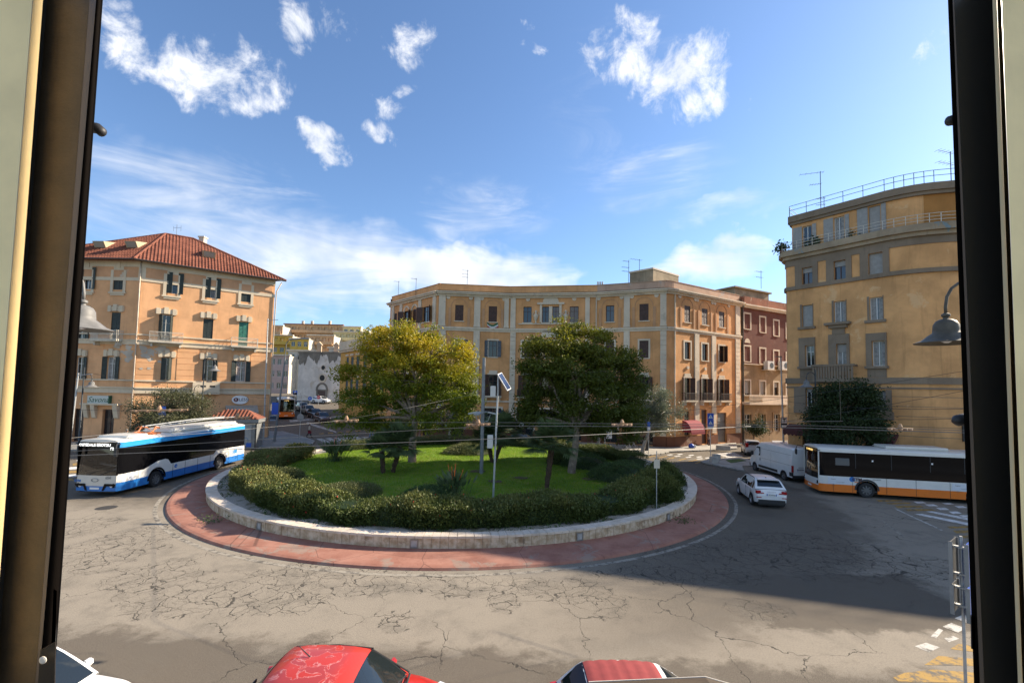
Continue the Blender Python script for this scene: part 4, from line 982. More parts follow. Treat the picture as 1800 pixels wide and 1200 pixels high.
# balcony with balusters, air-conditioning units
u0, u1 = FD.uz(1304, 700)[0], FD.uz(1384, 700)[0]; zc = FD.z(1320, 706)
o = FD.part('balcony', 'trim_pale', [(u0, u1, .032, 1.1, zc - .35, zc), (u0, u1, .95, 1.1, zc + .75, zc + .95), (u0 + 2.8, u1, 1.0, 1.06, zc, zc + .75)])
b = MB(); b.lathe([(.05, 0), (.07, .1), (.1, .25), (.06, .5), (.07, .74)], 8); me = b.mesh('baluster', 'trim_pale', smooth=True)
for i in range(11): shared('baluster', me, o, FD.local(Matrix.Translation((u0 + .12 + i * .25, -1.03, zc))))
mat('ac_white', (0.55, 0.55, 0.52), 0.5)
for i, px in enumerate((1345, 1370)):
    u = FD.uz(px, 645)[0]; zc = FD.z(px, 651); ac = world_root('air_conditioner', FD.M @ Vector((u, -.5, zc)), 'boxy outdoor air conditioner on the dark red house, %s one' % ('left' if i == 0 else 'right'), 'air conditioner', 'air conditioners on the dark red house')
    b = FD.mb(); b.box(u - .75, u + .75, -.85, -.25, zc + .1, zc + 1.25); b.build('casing', 'ac_white', ac, org=ORG[ac.name], bevel=.03)
    b = FD.mb(); b.lathe([(.4, -.87), (.4, -.853)], 18, (u + .15, 0, zc + .67), axis='Y'); b.build('fan_grille', 'dark_metal', ac, org=ORG[ac.name])
    b = FD.mb(); b.box(u - .9, u + .9, -.95, -.032, zc, zc + .08); b.build('bracket', 'trim_pale', ac, org=ORG[ac.name])
b = FD.mb(); b.tube([(-.12, -.15, 18), (-.12, -.15, .2)], .07, 8); b.build('downpipe', 'gutter', D, org=FD.org)
q = P(1338, 506, 64); aerial(D, (q.x, q.y, 21.4), 2.6, ((2.4, 1.3, -.4), (1.6, 1.3, -.4)), ORG[D.name], R(25))

# ------------------------------------------------------------------ E: tall tan corner building
plaster('tan', (0.66, 0.355, 0.15), 0.38, (0.72, 0.47, 0.25), 0.6, 0.55)
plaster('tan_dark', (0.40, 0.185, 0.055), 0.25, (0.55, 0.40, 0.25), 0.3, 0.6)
plaster('grey_stone', (0.235, 0.18, 0.128), 0.3, (0.22, 0.19, 0.15), 0.4, 0.7)
plaster('balcony_worn', (0.36, 0.28, 0.19), 0.45, (0.15, 0.25, 0.30), 0.7, 0.8)
E = world_root('tan_apartment_building', (30, 35, 0), 'tall tan six storey corner building with grey stone bands on the right', 'building')
e0, e1 = Vector((24.3, 40.0, 0)), Vector((28.4, 34.35, 0))
ep = [Vector((26.4, 42.2, 0)), Vector((24.55, 40.55, 0)), e0, e1]
d_a, d_b = (e1 - e0).normalized(), Vector((.961, -.276, 0))
p_ = e1.copy()
for k in range(1, 6):
    d_ = (d_a * (1 - k / 6) + d_b * (k / 6)).normalized(); p_ = p_ + d_ * .62; ep.append(p_.copy())
ep.append(p_ + d_b * 19)
FE = [Facade(E, a, c, 0, 18.0) for a, c in zip(ep, ep[1:])]
fm = FE[2]
zr = lambda y, x=1400: fm.z(x, y)
zAtt, zBal, zStr, zBand1, zBand0 = zr(384, 1392), zr(449, 1392), zr(507, 1392), zr(664, 1392), zr(673, 1392)
ROOF = zAtt
def wE(r, **kw): return fm.window(r, depth=.26, **kw)
for i, (a, c, y0, y1) in enumerate(((1410, 1428.6, 470, 499), (1466, 1487, 458, 491), (1526.6, 1552, 444.5, 482))):
    r = fm.rect(a, c, y0, y1); o = wE(r, frame='frame_brown', roller=(.3, .3, .98)[i], bars=0)
    fm.part('surround', 'grey_stone', [(r[0] - .55, r[0] - .003, .003, .08, zStr, zBal - .9), (r[1] + .003, r[1] + .4, .003, .08, zStr, zBal - .9), (r[0], r[1], .003, .08, r[3] + .003, zBal - .9), (r[0], r[1], .003, .12, zStr, r[2] - .003)], o)
for i, (a, c, y0, y1) in enumerate(((1410, 1428.6, 536, 574), (1466, 1487, 529, 568), (1528.5, 1552, 522, 562))):
    r = fm.rect(a, c, y0, y1); o = wE(r, roller=(.97, .0, .0)[i] or None, bars=0, curtain=None if i == 0 else 'curtain')
    fm.part('surround', 'grey_stone', [(r[0] - .15, r[0] - .003, .003, .03, r[2], r[3] + .1), (r[1] + .003, r[1] + .05, .003, .03, r[2], r[3] + .1), (r[0] - .3, r[1] + .2, .003, .2, r[2] - .22, r[2] - .003)], o)
for i, (a, c, y0, y1, la, ra, ta) in enumerate(((1416, 1432, 607, 644, 1405, 1433.5, 593), (1470.6, 1489, 604, 652, 1457, 1494, 587), (1533, 1556.5, 599, 643, 1523, 1559.5, 585))):
    r = fm.rect(a, c, y0, y1); o = wE(r, bars=0 if i else 1, roller=.3 if i == 1 else None, curtain='curtain' if i else None, name='french_window' if i == 1 else 'window')
    ul, ur, zt_ = fm.uz(la, 620)[0], fm.uz(ra, 620)[0], fm.z((a + c) / 2, ta)
    fm.part('surround', 'grey_stone', [(ul, r[0] - .003, .003, .12, r[2], zt_), (r[1] + .003, ur, .003, .12, r[2], zt_), (r[0], r[1], .003, .12, r[3] + .003, zt_)] + ([(ul - .08, ur + .1, .003, .25, r[2] - .2, r[2] - .003), (ul + .05, ur - .05, .003, .06, zBand1, r[2] - .203)] if i != 1 else [(ul + .1, ur - .1, .003, .35, zt_ + .5, zt_ + .75), (ul - .15, ur + .15, .003, .55, zt_ + .753, zt_ + .95), (ul + .3, ur - .3, .003, .15, zt_ + .003, zt_ + .498)]), o)
for i, (a, c, y0, y1) in enumerate(((1417, 1432, 683, 714), (1477, 1496, 684, 716), (1537, 1558, 687, 723))):
    r = fm.rect(a, c, y0, y1); o = wE(r, roller=(.2, .3, .85)[i], bars=0)
    fm.part('surround', 'grey_stone', [(r[0] - .9, r[0] - .003, .003, .12, r[2], r[3] + .1), (r[1] + .003, r[1] + .35, .003, .12, r[2], r[3] + .1), (r[0] - .9, r[1] + .45, .003, .22, r[2] - .6, r[2] - .003)], o)
r = fm.rect(1411, 1434, 762, 830); fm.window((r[0], r[1], .2, r[3]), depth=.4, frame='dark_metal', name='shop_door')
r = fm.rect(1520, 1548, 770, 830); fm.window((r[0], r[1], .2, r[3]), depth=.4, frame='dark_metal', name='shop_door')
for f in FE: f.wall('tan', reveal=.42)
# balcony on the second floor
u0, u1 = fm.uz(1436, 655)[0], fm.uz(1508, 655)[0]; zc = fm.z(1472, 666)
o = fm.part('balcony', 'grey_stone', [(u0, u1, .003, 1.0, zc - .25, zc), (u0 - .05, u1 + .05, .85, 1.05, zc + 1.0, zc + 1.16), (u0, u0 + .15, .004, .849, zc + 1.0, zc + 1.15), (u1 - .15, u1, .004, .849, zc + 1.0, zc + 1.15)])
b = MB(); b.box(-.07, .07, -.05, .05, 0, 1); me = b.mesh('baluster', 'grey_stone')
for i in range(15): shared('baluster', me, o, fm.local(Matrix.Translation((u0 + .1 + i * (u1 - u0 - .2) / 14, -.95, zc))))
# continuous bands, roof storey set back behind the long balcony
for k, f in enumerate(FE):
    end = .03
    f.part('stone_band', 'grey_stone', [(-end, f.L + end, .002, .14, zBand0 - .05, zBand1 - .02), (-end, f.L + end, .002, .1, zBand0 - .42, zBand0 - .30)])
    f.part('string_course', 'grey_stone', [(-end, f.L + end, .002, .16, zStr - .2, zStr + .12)])
    f.part('stone_frieze', 'grey_stone', [(-end, f.L + end, .002, .06, zBal - 1.0, zBal - .12)])
    zc_ = zBand0 - 1.0
    if k >= 2:
        for i in range(5):
            if k == 2: continue
            f.part('joint', 'grey_stone', [(0, f.L, .001, .006, zc_ - i * .72, zc_ - i * .72 + .035)])
off_o, off_i = [], []
def offset(pts, d):
    out = []
    for i, p in enumerate(pts):
        a = (pts[i] - pts[i - 1]).normalized() if i > 0 else (pts[1] - pts[0]).normalized(); c = (pts[i + 1] - pts[i]).normalized() if i < len(pts) - 1 else a
        m = (Vector((a.y, -a.x, 0)) + Vector((c.y, -c.x, 0))).normalized(); out.append(p + m * d)
    return out
def strip(b, outer, inner, z0, z1):
    n = len(outer)
    b.grid([[(p.x, p.y, z0) for p in outer], [(p.x, p.y, z1) for p in outer], [(p.x, p.y, z1) for p in inner], [(p.x, p.y, z0) for p in inner], [(p.x, p.y, z0) for p in outer]])
b = wb(); strip(b, offset(ep, .55), offset(ep, -1.2), zBal - .12, zBal + .28); strip(b, offset(ep, .3), offset(ep, -.4), zBal - .42, zBal - .122); bal = b.build('balcony_slab', 'balcony_worn', E)
b = wb(); strip(b, offset(ep, .47), offset(ep, .38), zBal + .283, zBal + .42); b.build('balcony_kerb', 'balcony_worn', bal, org=ORG[E.name])
rp = offset(ep, .42); b = wb()
for zz in (.62, .86, 1.1): b.tube([(p.x, p.y, zBal + zz) for p in rp], .022, 5)
for a, c in zip(rp, rp[1:]):
    n = max(1, int((c - a).length / 1.1))
    for i in range(n): q = a + (c - a) * i / n; b.tube([(q.x, q.y, zBal + .3), (q.x, q.y, zBal + 1.1)], .025, 5)
b.build('railing', 'rail_white', bal, org=ORG[E.name])
ap = offset(ep, -.55); FA = [Facade(E, a, c, zBal - .2, ROOF) for a, c in zip(ap, ap[1:])]; fa = FA[2]
for i, (a, c, y0, y1) in enumerate(((1411, 1427, 397, 440), (1466, 1484, 381, 426), (1527, 1548, 362, 414))):
    r = fa.rect(a, c, y0, y1); o = fa.window(r, name='french_window', bars=0, roller=.97 if i == 2 else None, curtain='curtain' if i == 1 else None)
    fa.part('shutter_panel', 'shutter_grey', [(r[0] - .75, r[0] - .05, .003, .05, r[2], r[3] + .05)], o); fa.part('shutter_panel', 'shutter_grey', [(r[1] + .05, r[1] + .35, .003, .05, r[2], r[3] + .05)], o)
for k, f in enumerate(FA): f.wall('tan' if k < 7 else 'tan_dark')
b = wb(); strip(b, offset(ap, .35), offset(ap, -.6), ROOF - .25, ROOF + .3); strip(b, offset(ap, .2), offset(ap, -.6), ROOF - .5, ROOF - .252); b.build('cornice', 'grey_stone', E)
rr_ = offset(ap, .2); b = wb()
for zz in (.55, .95): b.tube([(p.x, p.y, ROOF + .3 + zz) for p in rr_], .022, 5)
for a, c in zip(rr_, rr_[1:]):
    n = max(1, int((c - a).length / 1.25))
    for i in range(n): q = a + (c - a) * i / n; b.tube([(q.x, q.y, ROOF + .302), (q.x, q.y, ROOF + 1.25)], .022, 5)
b.build('roof_railing', 'dark_metal', E)
b = wb(); far_ = [Vector((52, 44, 0)), Vector((34, 50, 0))]
b.poly([(p.x, p.y, ROOF + .1) for p in ap + far_])
for a, c in ((ep[-1], far_[0]), (far_[0], far_[1]), (far_[1], ep[0])): b.poly([(a.x, a.y, 0), (c.x, c.y, 0), (c.x, c.y, ROOF), (a.x, a.y, ROOF)])
b.build('roof', 'tan', E)
q = P(1443, 370, 41.5); aerial(E, (q.x, q.y, ROOF + .1), 5.2, ((5.1, 1.9, -.7), (4.0, .9, -.4), (2.6, .7, 0), (2.0, .7, 0)), ORG[E.name], R(-20))
q = P(1672, 318, 34); aerial(E, (q.x, q.y, ROOF + .1), 3.2, ((3.1, 1.6, -.5), (2.2, 1.6, -.5)), ORG[E.name], R(15))
b = wb(); q = P(1545, 335, 38); b.tube([(q.x - .5, q.y, ROOF + .3), (q.x, q.y, ROOF + 1.6), (q.x + .6, q.y, ROOF + .3)], .03, 4); b.build('aerial_stay', 'dark_metal', E)
f5 = FE[-1]
o = f5.part('gas_pipe', 'dark_metal', [(1.0, 1.12, .003, .12, f5.z(1637, 773), f5.z(1637, 742))])
# awnings and sign of the tobacconist
mat('awning_maroon', (0.075, 0.020, 0.018), 0.85, var=.15)
for i, (a, c, y, lb) in enumerate(((1388, 1440, 746, 'long dark maroon awning over the TABACCHI shop door'), (1548, 1580, 762, 'dark maroon awning on the tan building behind the bus roof'))):
    aw = world_root('shop_awning', fm.M @ Vector((fm.uz((a + c) / 2, y)[0], -.6, 3)), lb, 'awning')
    u0, u1, zc = fm.uz(a, y)[0], fm.uz(c, y)[0], fm.z((a + c) / 2, y)
    b = fm.mb(); b.ext([(u0, -.02, zc), (u0, -1.3, zc - .45), (u0, -1.3, zc - .8), (u0, -.02, zc - .12)], (u1 - u0, 0, 0)); b.build('canvas', 'awning_maroon', aw, org=ORG[aw.name])
    b = fm.mb()
    for k in range(int((u1 - u0) / .3)): b.ext([(u0 + k * .3, -1.305, zc - .8), (u0 + k * .3 + .3, -1.305, zc - .8), (u0 + k * .3 + .15, -1.305, zc - .93)], (0, -.01, 0))
    b.build('scallops', 'awning_maroon', aw, org=ORG[aw.name])
sg = world_root('tobacconist_sign', fm.M @ Vector((fm.uz(1421, 758)[0], -.2, fm.z(1421, 763))), 'black shop sign reading TABACCHI under the maroon awning', 'sign')
u0, u1, z0, z1 = fm.rect(1408, 1436, 753, 764); b = fm.mb(); b.box(u0, u1, -.15, -.003, z0, z1); b.build('panel', 'sign_black', sg, org=ORG[sg.name])
lettering('TABACCHI', .42, fm.M @ Matrix.Translation(((u0 + u1) / 2, -.155, (z0 + z1) / 2 + .12)), 'sign_white', sg, ORG[sg.name])
lettering('VALORI BOLLATI', .16, fm.M @ Matrix.Translation(((u0 + u1) / 2, -.155, (z0 + z1) / 2 - .2)), 'sign_white', sg, ORG[sg.name], name='small_lettering')
# pots on the long balcony
mat('leaf_pot', (0.03, 0.06, 0.02), 0.7); mat('terracotta', (0.30, 0.11, 0.06), 0.8)
for i, (px, py, lb) in enumerate(((1375, 440, 'leafy plant spilling over the far left end of the top balcony'), (1432, 432, 'dark potted plant on the top balcony by the left window'), (1502, 412, 'dark green potted plant on the top balcony between two windows'))):
    q = P(px, py, (40.2, 38.6, 36.6)[i]); pt = world_root('potted_plant', (q.x, q.y, zBal + .28), lb, 'plant')
    b = wb(); b.lathe([(.12, zBal + .28), (.18, zBal + .58)], 10, (q.x, q.y, 0)); b.build('pot', 'terracotta', pt)
    n = 260; cc = np.array([q.x, q.y, zBal + .85]); ct = cc + RNG.normal(0, 1, (n, 3)) * np.array([.28, .28, .26]); a_ = RNG.normal(0, .09, (n, 3)); b_ = RNG.normal(0, .05, (n, 3))
    V = np.stack([ct - a_, ct - b_, ct + a_, ct + b_], 1) - np.array(ORG[pt.name]); quadmesh('foliage', V, 'leaf_pot', pt)

# ------------------------------------------------------------------ the street behind
plaster('yellow_wall', (0.56, 0.315, 0.085), 0.2); plaster('church_white', (0.66, 0.60, 0.53), 0.3, (0.44, 0.35, 0.25), 0.6, 0.35); plaster('church_side', (0.52, 0.40, 0.27), 0.3)
plaster('church_grey', (0.22, 0.195, 0.16), 0.5)
Y = world_root('yellow_house', (-24, 74, 0), 'yellow two storey house with dark shutters and parapet left of the ochre block', 'house')
y1 = Vector((-18.1, 66.4, 0)); y0 = Vector((-31.5, 83.5, 0)); FY = Facade(Y, y0, y1, 0, 13.6)
for a, c in ((608.5, 612.5), (616.5, 621), (626, 631), (638, 644), (652, 659), (668, 675)):
    for (t0, t1) in ((620, 638), (655, 674)):
        k = (a - 608) / 60
        u0, u1 = FY.uz(a, 650)[0], FY.uz(c, 650)[0]; r = (u0, u1, *( (11.5 - 2.6, 11.4) if t0 < 650 else (4.9, 7.6)))
        o = FY.window(r, shut='shutter_green', closed=True, sill='cream_trim'); FY.part('lintel', 'cream_trim', [(u0 - .2, u1 + .2, .003, .15, r[3] + .2, r[3] + .5)], o)
FY.wall('yellow_wall')
FY.part('cornice', 'cream_trim', [(-.5, FY.L, .003, .5, 12.7, 13.1), (-.3, FY.L, .003, .3, 12.35, 12.698)])
FY.part('parapet', 'cream_trim', [(-.2, FY.L, -.3, 0.3, 13.103, 14.3)]); FY.part('string_course', 'cream_trim', [(0, FY.L, .003, .1, 3.6, 3.9)])
b = wb(); n_ = -FY.n * 9
for a, c in ((y1, y1 + n_), (y1 + n_, y0 + n_), (y0 + n_, y0)): b.poly([(a.x, a.y, 0), (c.x, c.y, 0), (c.x, c.y, 13.4), (a.x, a.y, 13.4)])
b.poly([(p.x, p.y, 13.45) for p in (y0, y1, y1 + n_, y0 + n_)]); b.build('wall', 'yellow_wall', Y)
mat('solar', (0.02, 0.035, 0.09), 0.15)
b = wb(); q = P(672, 586, 74); b.cbox((q.x, q.y, 15.6), (5, 2.2, .06), rz=R(-52), rx=R(-20)); b.build('solar_panel', 'solar', Y)
CH = world_root('church', (-42, 101, 3), 'plain whitewashed church front with two round windows at the end of the street', 'church')
c0, c1 = P(524, 660, 100), P(606, 660, 97); FC = Facade(CH, c0, c1, 0, 13.3)
ux = FC.uz(568, 640)[0]; zb0 = 2.6
FC.wall('church_white')
b = FC.mb(); rr = random.Random(5); pts = [(FC.L * i / 60, -.02, 13.3 - max(.3, 1.7 + .8 * math.sin(i * .33) + .4 * math.sin(i * .8 + 1) + rr.uniform(-.35, .35) - 1.0 * math.exp(-((i - 33) / 9) ** 2))) for i in range(61)]
b.poly([(0, -.02, 13.3)] + pts + [(FC.L, -.02, 13.3)]); b.build('bare_top', 'church_grey', CH, org=FC.org)
FC.part('coping', 'church_grey', [(-.2, FC.L + .2, -.5, .15, 13.302, 13.6)])
z1_, z2_ = FC.z(568, 646), FC.z(567, 664)
FC.disc('round_window', 'trim_pale', ux, z2_, 1.0, .003, .12, 20); FC.disc('round_pane', 'room_dark', ux, z2_, .64, .121, .13, 18)
FC.disc('round_window', 'trim_pale', ux + .1, z1_, .62, .003, .08, 18); FC.disc('round_pane', 'room_dark', ux + .1, z1_, .46, .081, .09, 16)
zd = FC.z(566, 684); FC.arch('door_arch', 'church_grey', ux, zd, 1.45, .003, .15, ri=1.05); FC.arch('lunette', 'church_white', ux, zd, 1.04, .004, .05)
FC.part('door', 'frame_brown', [(ux - .95, ux + .95, .004, .06, 2.0, zd - .3)]); FC.part('door_surround', 'church_grey', [(ux - 1.35, ux - .96, .003, .14, 2.0, zd - .003), (ux + .96, ux + 1.35, .003, .14, 2.0, zd - .003), (ux - 1.45, ux + 1.45, .003, .2, zd - .3, zd - .004)])
b = wb(); sl = c0 + Vector((-4.6, 9, 0)); b.poly([(c0.x, c0.y, 0), (sl.x, sl.y, 0), (sl.x, sl.y, 11.2), (c0.x, c0.y, 12.2)]); b.build('side_wall', 'church_side', CH)
b = wb(); c2 = c1 + Vector((4, 12, 0)); b.poly([(c1.x, c1.y, 0), (c2.x, c2.y, 0), (c2.x, c2.y, 12.5), (c1.x, c1.y, 12.5)]); b.poly([(c0.x, c0.y, 12.2), (c1.x, c1.y, 12.5), (c2.x, c2.y, 12.5), (sl.x, sl.y, 11.2)]); b.build('roof', 'roof_tiles', CH)
for px in (561, 591):
    q = P(px, 622, 101); b = wb(); b.box(q.x - .5, q.x + .5, q.y - .2, q.y + .2, 13.2, 15.2); b.ext([(q.x - .75, q.y - .3, 15.2), (q.x + .75, q.y - .3, 15.2), (q.x, q.y - .3, 16.0)], (0, .6, 0)); b.build('bell_gable', 'church_side', CH)
# apartment blocks up the hill: each a house of its own
def block(name, label, px0, px1, ytop, depth, cols, rows, wallm, zb=2, balc=False, dep=14, roofcol='stone_cream', cut=0.0):
    p0, p1 = P(px0, 640, depth), P(px1, 640, depth); rt = world_root(name, ((p0.x + p1.x) / 2, depth, zb), label, 'apartment block', 'apartment blocks on the hill')
    ztop = P((px0 + px1) / 2, ytop, depth).z; f = Facade(rt, p0, p1, zb, ztop)
    fh = 3.1; n = 0
    for i in range(rows):
        z1 = ztop - .7 - i * fh
        for k in range(cols):
            u = f.L * (k + .5) / cols; ww = min(.75, f.L / cols * .3)
            if balc and i < balc: f.window((u - ww * 1.2, u + ww * 1.2, z1 - 2.1, z1), shut=None, sill=None, bars=0, depth=.3)
            else: f.window((u - ww, u + ww, z1 - 1.6, z1 - .1), bars=0, depth=.2, roller=random.choice((None, .3, .6, .95)))
        if balc and i < balc:
            o = f.part('balcony', wallm, [(0.1, f.L - .1, .003, 1.3, z1 - 2.3, z1 - 2.12), (.1, f.L - .1, 1.2, 1.3, z1 - 2.118, z1 - 1.25)])
    f.wall(wallm)
    b = wb(); nv = -f.n * dep
    for a, c in ((p1, p1 + nv), (p1 + nv, p0 + nv), (p0 + nv, p0)): b.poly([(a.x, a.y, zb), (c.x, c.y, zb), (c.x, c.y, ztop), (a.x, a.y, ztop)])
    b.poly([(p.x, p.y, ztop) for p in (p0, p1, p1 + nv, p0 + nv)]); b.build('roof', roofcol, rt)
    f.part('roof_edge', roofcol, [(-.3, f.L + .3, -.5, .4, ztop + .002, ztop + .35)])
    return rt, f
plaster('block_peach', (0.56, 0.36, 0.20), 0.2); plaster('block_yellow', (0.60, 0.40, 0.09), 0.2); plaster('block_cream', (0.62, 0.52, 0.28), 0.2); plaster('block_pink', (0.48, 0.36, 0.32), 0.2); plaster('block_grey', (0.45, 0.43, 0.38), 0.25)
mat('roof_rust', (0.22, 0.09, 0.06), .8)
rt, f = block('apartment_block', 'wide peach apartment block with long balconies at the top of the hill', 497, 600, 571, 165, 9, 5, 'block_peach', balc=4, roofcol='roof_rust')
q = P(545, 569, 168); 
for px in (533, 549, 580): 
    q = P(px, 566, 168); b = wb(); b.box(q.x - .4, q.x + .4, q.y - .4, q.y + .4, q.z - 2, q.z + .4); b.build('chimney', 'stone_cream', rt)
block('apartment_block', 'bright yellow apartment block behind the lamp post beside the orange house', 476, 512, 590, 150, 3, 4, 'block_yellow', balc=1)
block('apartment_block', 'yellow apartment block with blue windows in front of the peach one', 508, 541, 596, 145, 3, 4, 'block_yellow')
block('apartment_block', 'peach apartment block with deep balconies below the wide one', 539, 585, 590, 150, 4, 4, 'block_peach', balc=3)
block('apartment_block', 'pale cream apartment block with flat roof right of the hilltop', 584, 646, 584, 158, 6, 4, 'block_cream', balc=1)
block('apartment_block', 'small cream penthouse standing on the cream block', 600, 632, 575, 163, 3, 2, 'block_cream')
block('apartment_block', 'old peach block with a roof terrace at the left of the hill', 462, 494, 573, 158, 3, 5, 'block_peach', balc=3)
block('apartment_block', 'pale pink house left of the church with two small windows', 474, 508, 625, 118, 3, 5, 'block_pink')
block('apartment_block', 'plain grey house wall behind the church roof on its right', 577, 606, 612, 125, 1, 2, 'block_grey')
block('apartment_block', 'low pale house with solar panels behind the church', 506, 560, 617, 122, 4, 2, 'block_grey')
b = MB(); b.add([(-300, 135, -3), (300, 135, -3), (300, 420, 14), (-300, 420, 14)], [(0, 1, 2, 3)]); o = b.build('hill', mat('hill_ground', (0.12, 0.13, 0.06), .9, var=.3, vscale=.05)); o['kind'] = 'structure'

# ------------------------------------------------------------------ planting
def unit(a): return a / np.maximum(np.linalg.norm(a, axis=1, keepdims=True), 1e-9)
def leaf_quads(ct, L, W, out=None, up=0.25, droop=0.0, rng=RNG):
    n = len(ct); d = unit(rng.normal(0, 1, (n, 3)))
    if out is not None: d = unit(d * .9 + out)
    d[:, 2] += up - droop; d = unit(d); s = unit(np.cross(d, rng.normal(0, 1, (n, 3))))
    l = (L * rng.uniform(.6, 1.3, n))[:, None]; w_ = (W * rng.uniform(.7, 1.3, n))[:, None]
    return np.stack([ct - d * l * .5, ct - d * l * .05 + s * w_ * .5, ct + d * l * .5, ct - d * l * .05 - s * w_ * .5], 1)
def in_lobes(lobes, n, lo=.55, rng=RNG):
    vol = np.array([l[1][0] * l[1][1] * l[1][2] for l in lobes]) ** .75; k = rng.choice(len(lobes), n, p=vol / vol.sum())
    c = np.array([l[0] for l in lobes])[k]; r = np.array([l[1] for l in lobes])[k]
    d = unit(rng.normal(0, 1, (n, 3))); return c + d * r * (rng.uniform(lo ** 3, 1, n) ** (1 / 3))[:, None], d
def limb(b, p, q, r0, r1, n=6, sag=0.0, wob=.12):
    p, q = Vector(p), Vector(q); L = (q - p).length; pts, rs = [], []
    ph = random.random() * 6
    for i in range(n + 1):
        t = i / n; c = p.lerp(q, t); k = math.sin(t * math.pi) * L * wob
        pts.append(c + Vector((math.sin(ph + t * 4) * k * .6, math.cos(ph + t * 3) * k * .6, k * .5 + sag * t * t))); rs.append(r0 + (r1 - r0) * t)
    b.tube(pts, rs, 6 if r0 > .04 else 4, caps=False)
mat('bark_grey', (0.19, 0.145, 0.105), .9, var=.35, vscale=5, bump=.6, bscale=22)
mat('bark_pale', (0.30, 0.27, 0.22), .9, var=.35, vscale=4, bump=.4, bscale=18)
mat('bark_palm', (0.075, 0.045, 0.028), .95, var=.4, vscale=9, bump=.8, bscale=14)
def tree(name, label, base, fork, lobes, n_clump, per, leaf, lm, spread=(.4, .4, .2), tr=.28, bark='bark_grey', group=None, droop=.15, seed=1, inner=0.5):
    rng = np.random.default_rng(seed); random.seed(seed)
    rt = world_root(name, tuple(base), label, 'tree', group); O = np.array(ORG[rt.name])
    cl, dr = in_lobes(lobes, int(n_clump * 2.1), inner, rng)
    nn = np.sin(cl[:, 0] * 2.6 + seed) + np.sin(cl[:, 1] * 2.3 + cl[:, 2] * 1.1) + np.sin(cl[:, 2] * 3.4 + cl[:, 0] * .8 + seed); kk = np.argsort(-nn + rng.normal(0, .35, len(nn)))[:n_clump]; cl, dr = cl[kk], dr[kk]
    cl = cl + dr * rng.normal(0, .16, (n_clump, 1))
    b = wb(); base = Vector(base); fork = Vector(fork)
    limb(b, base - Vector((0, 0, .2)), fork, tr * 1.25, tr * .8, 7, wob=.03)
    hubs = [l[0] for l in lobes]
    H = []
    for h in hubs:
        h = Vector(h); e = fork.lerp(h, .85); limb(b, fork, e, tr * .55, tr * .17, 7, wob=.13); H.append(e)
        m = fork.lerp(e, .5)
    for c in cl[:: max(1, n_clump // 130)]:
        c = Vector(c); h = min(H, key=lambda q: (q - c).length); limb(b, h, c, tr * .14, tr * .035, 4, wob=.15)
    b.build('trunk', bark, rt, smooth=True)
    ct = np.repeat(cl, per, 0) + rng.normal(0, 1, (n_clump * per, 3)) * np.array(spread)
    o_ = np.repeat(dr, per, 0) * .8
    V = leaf_quads(ct, leaf[0], leaf[1], o_, .1, droop, rng) - O
    quadmesh('crown', V, lm, rt)
    return rt
def px_lobes(lst, depth, dz=0.0):
    out = []
    for (px, py, rx, ry, dd) in lst:
        q = P(px, py, depth + dd); k = (depth + dd) / FPX; out.append(((q.x, q.y, q.z), (rx * k, rx * k * .9, ry * k)))
    return out
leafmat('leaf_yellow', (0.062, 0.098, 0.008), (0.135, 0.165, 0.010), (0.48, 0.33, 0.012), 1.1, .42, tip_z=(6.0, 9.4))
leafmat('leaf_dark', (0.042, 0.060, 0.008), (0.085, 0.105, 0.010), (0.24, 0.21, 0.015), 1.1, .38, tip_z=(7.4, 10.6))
leafmat('leaf_olive', (0.085, 0.105, 0.060), (0.17, 0.19, 0.125), None, 1.5, .25, rough=.45)
leafmat('leaf_olive_dark', (0.055, 0.062, 0.028), (0.095, 0.098, 0.045), None, 1.5, .25)
leafmat('leaf_street', (0.016, 0.030, 0.008), (0.030, 0.050, 0.014), None, 1.5, .3)
leafmat('leaf_hedge', (0.030, 0.048, 0.011), (0.080, 0.105, 0.024), (0.15, 0.15, 0.04), 1.4, .25, tip_z=(1.1, 1.7))
leafmat('leaf_hedge_olive', (0.070, 0.082, 0.022), (0.15, 0.155, 0.042), None, 1.6, .25)
leafmat('leaf_box', (0.028, 0.055, 0.016), (0.065, 0.105, 0.032), None, 2.5, .25)
leafmat('leaf_clip', (0.060, 0.075, 0.022), (0.13, 0.14, 0.05), None, 2.5, .25)
leafmat('leaf_palm', (0.042, 0.070, 0.026), (0.090, 0.125, 0.050), None, 1.5, .2)
leafmat('grass_blade', (0.095, 0.19, 0.008), (0.19, 0.30, 0.016), None, .8, .45)
mat('bloom_orange', (0.75, 0.16, 0.02), .6); mat('bloom_red', (0.55, 0.05, 0.03), .6)

LZ = lambda x, y: .52 + .42 * max(0, 1 - ((x - RC.x) ** 2 + (y - RC.y) ** 2) / 14.5 ** 2)
# the ring wall: coping stones and upright facing slabs, each a piece
mat('travertine', (0.50, 0.35, 0.20), .75, var=.28, vscale=3.5, bump=.15, col2=(0.50, 0.41, 0.30), stain=(0.20, 0.12, 0.065), stain_amt=.75, stain_scale=1.3)
mat('coping_pale', (0.62, 0.52, 0.40), .7, var=.14, vscale=2.2, bump=.1, col2=(0.58, 0.50, 0.42), stain=(0.34, 0.29, 0.23), stain_amt=.5, stain_scale=1.0)
mat('mortar', (0.22, 0.17, 0.12), .9, var=.2)
WALL = world_root('roundabout_wall', (RC.x, RC.y - R_WALL, 0), 'low circular travertine wall with pale coping stones round the planted island', 'wall')
b = wb(); ring(b, R_WALL - .012, R_WALL - .012, .1, .56); ring(b, R_WALL - .36, R_WALL - .36, .56, .1); b.build('core', 'mortar', WALL)
NST = 300; seg = 2 * math.pi * R_WALL / NST
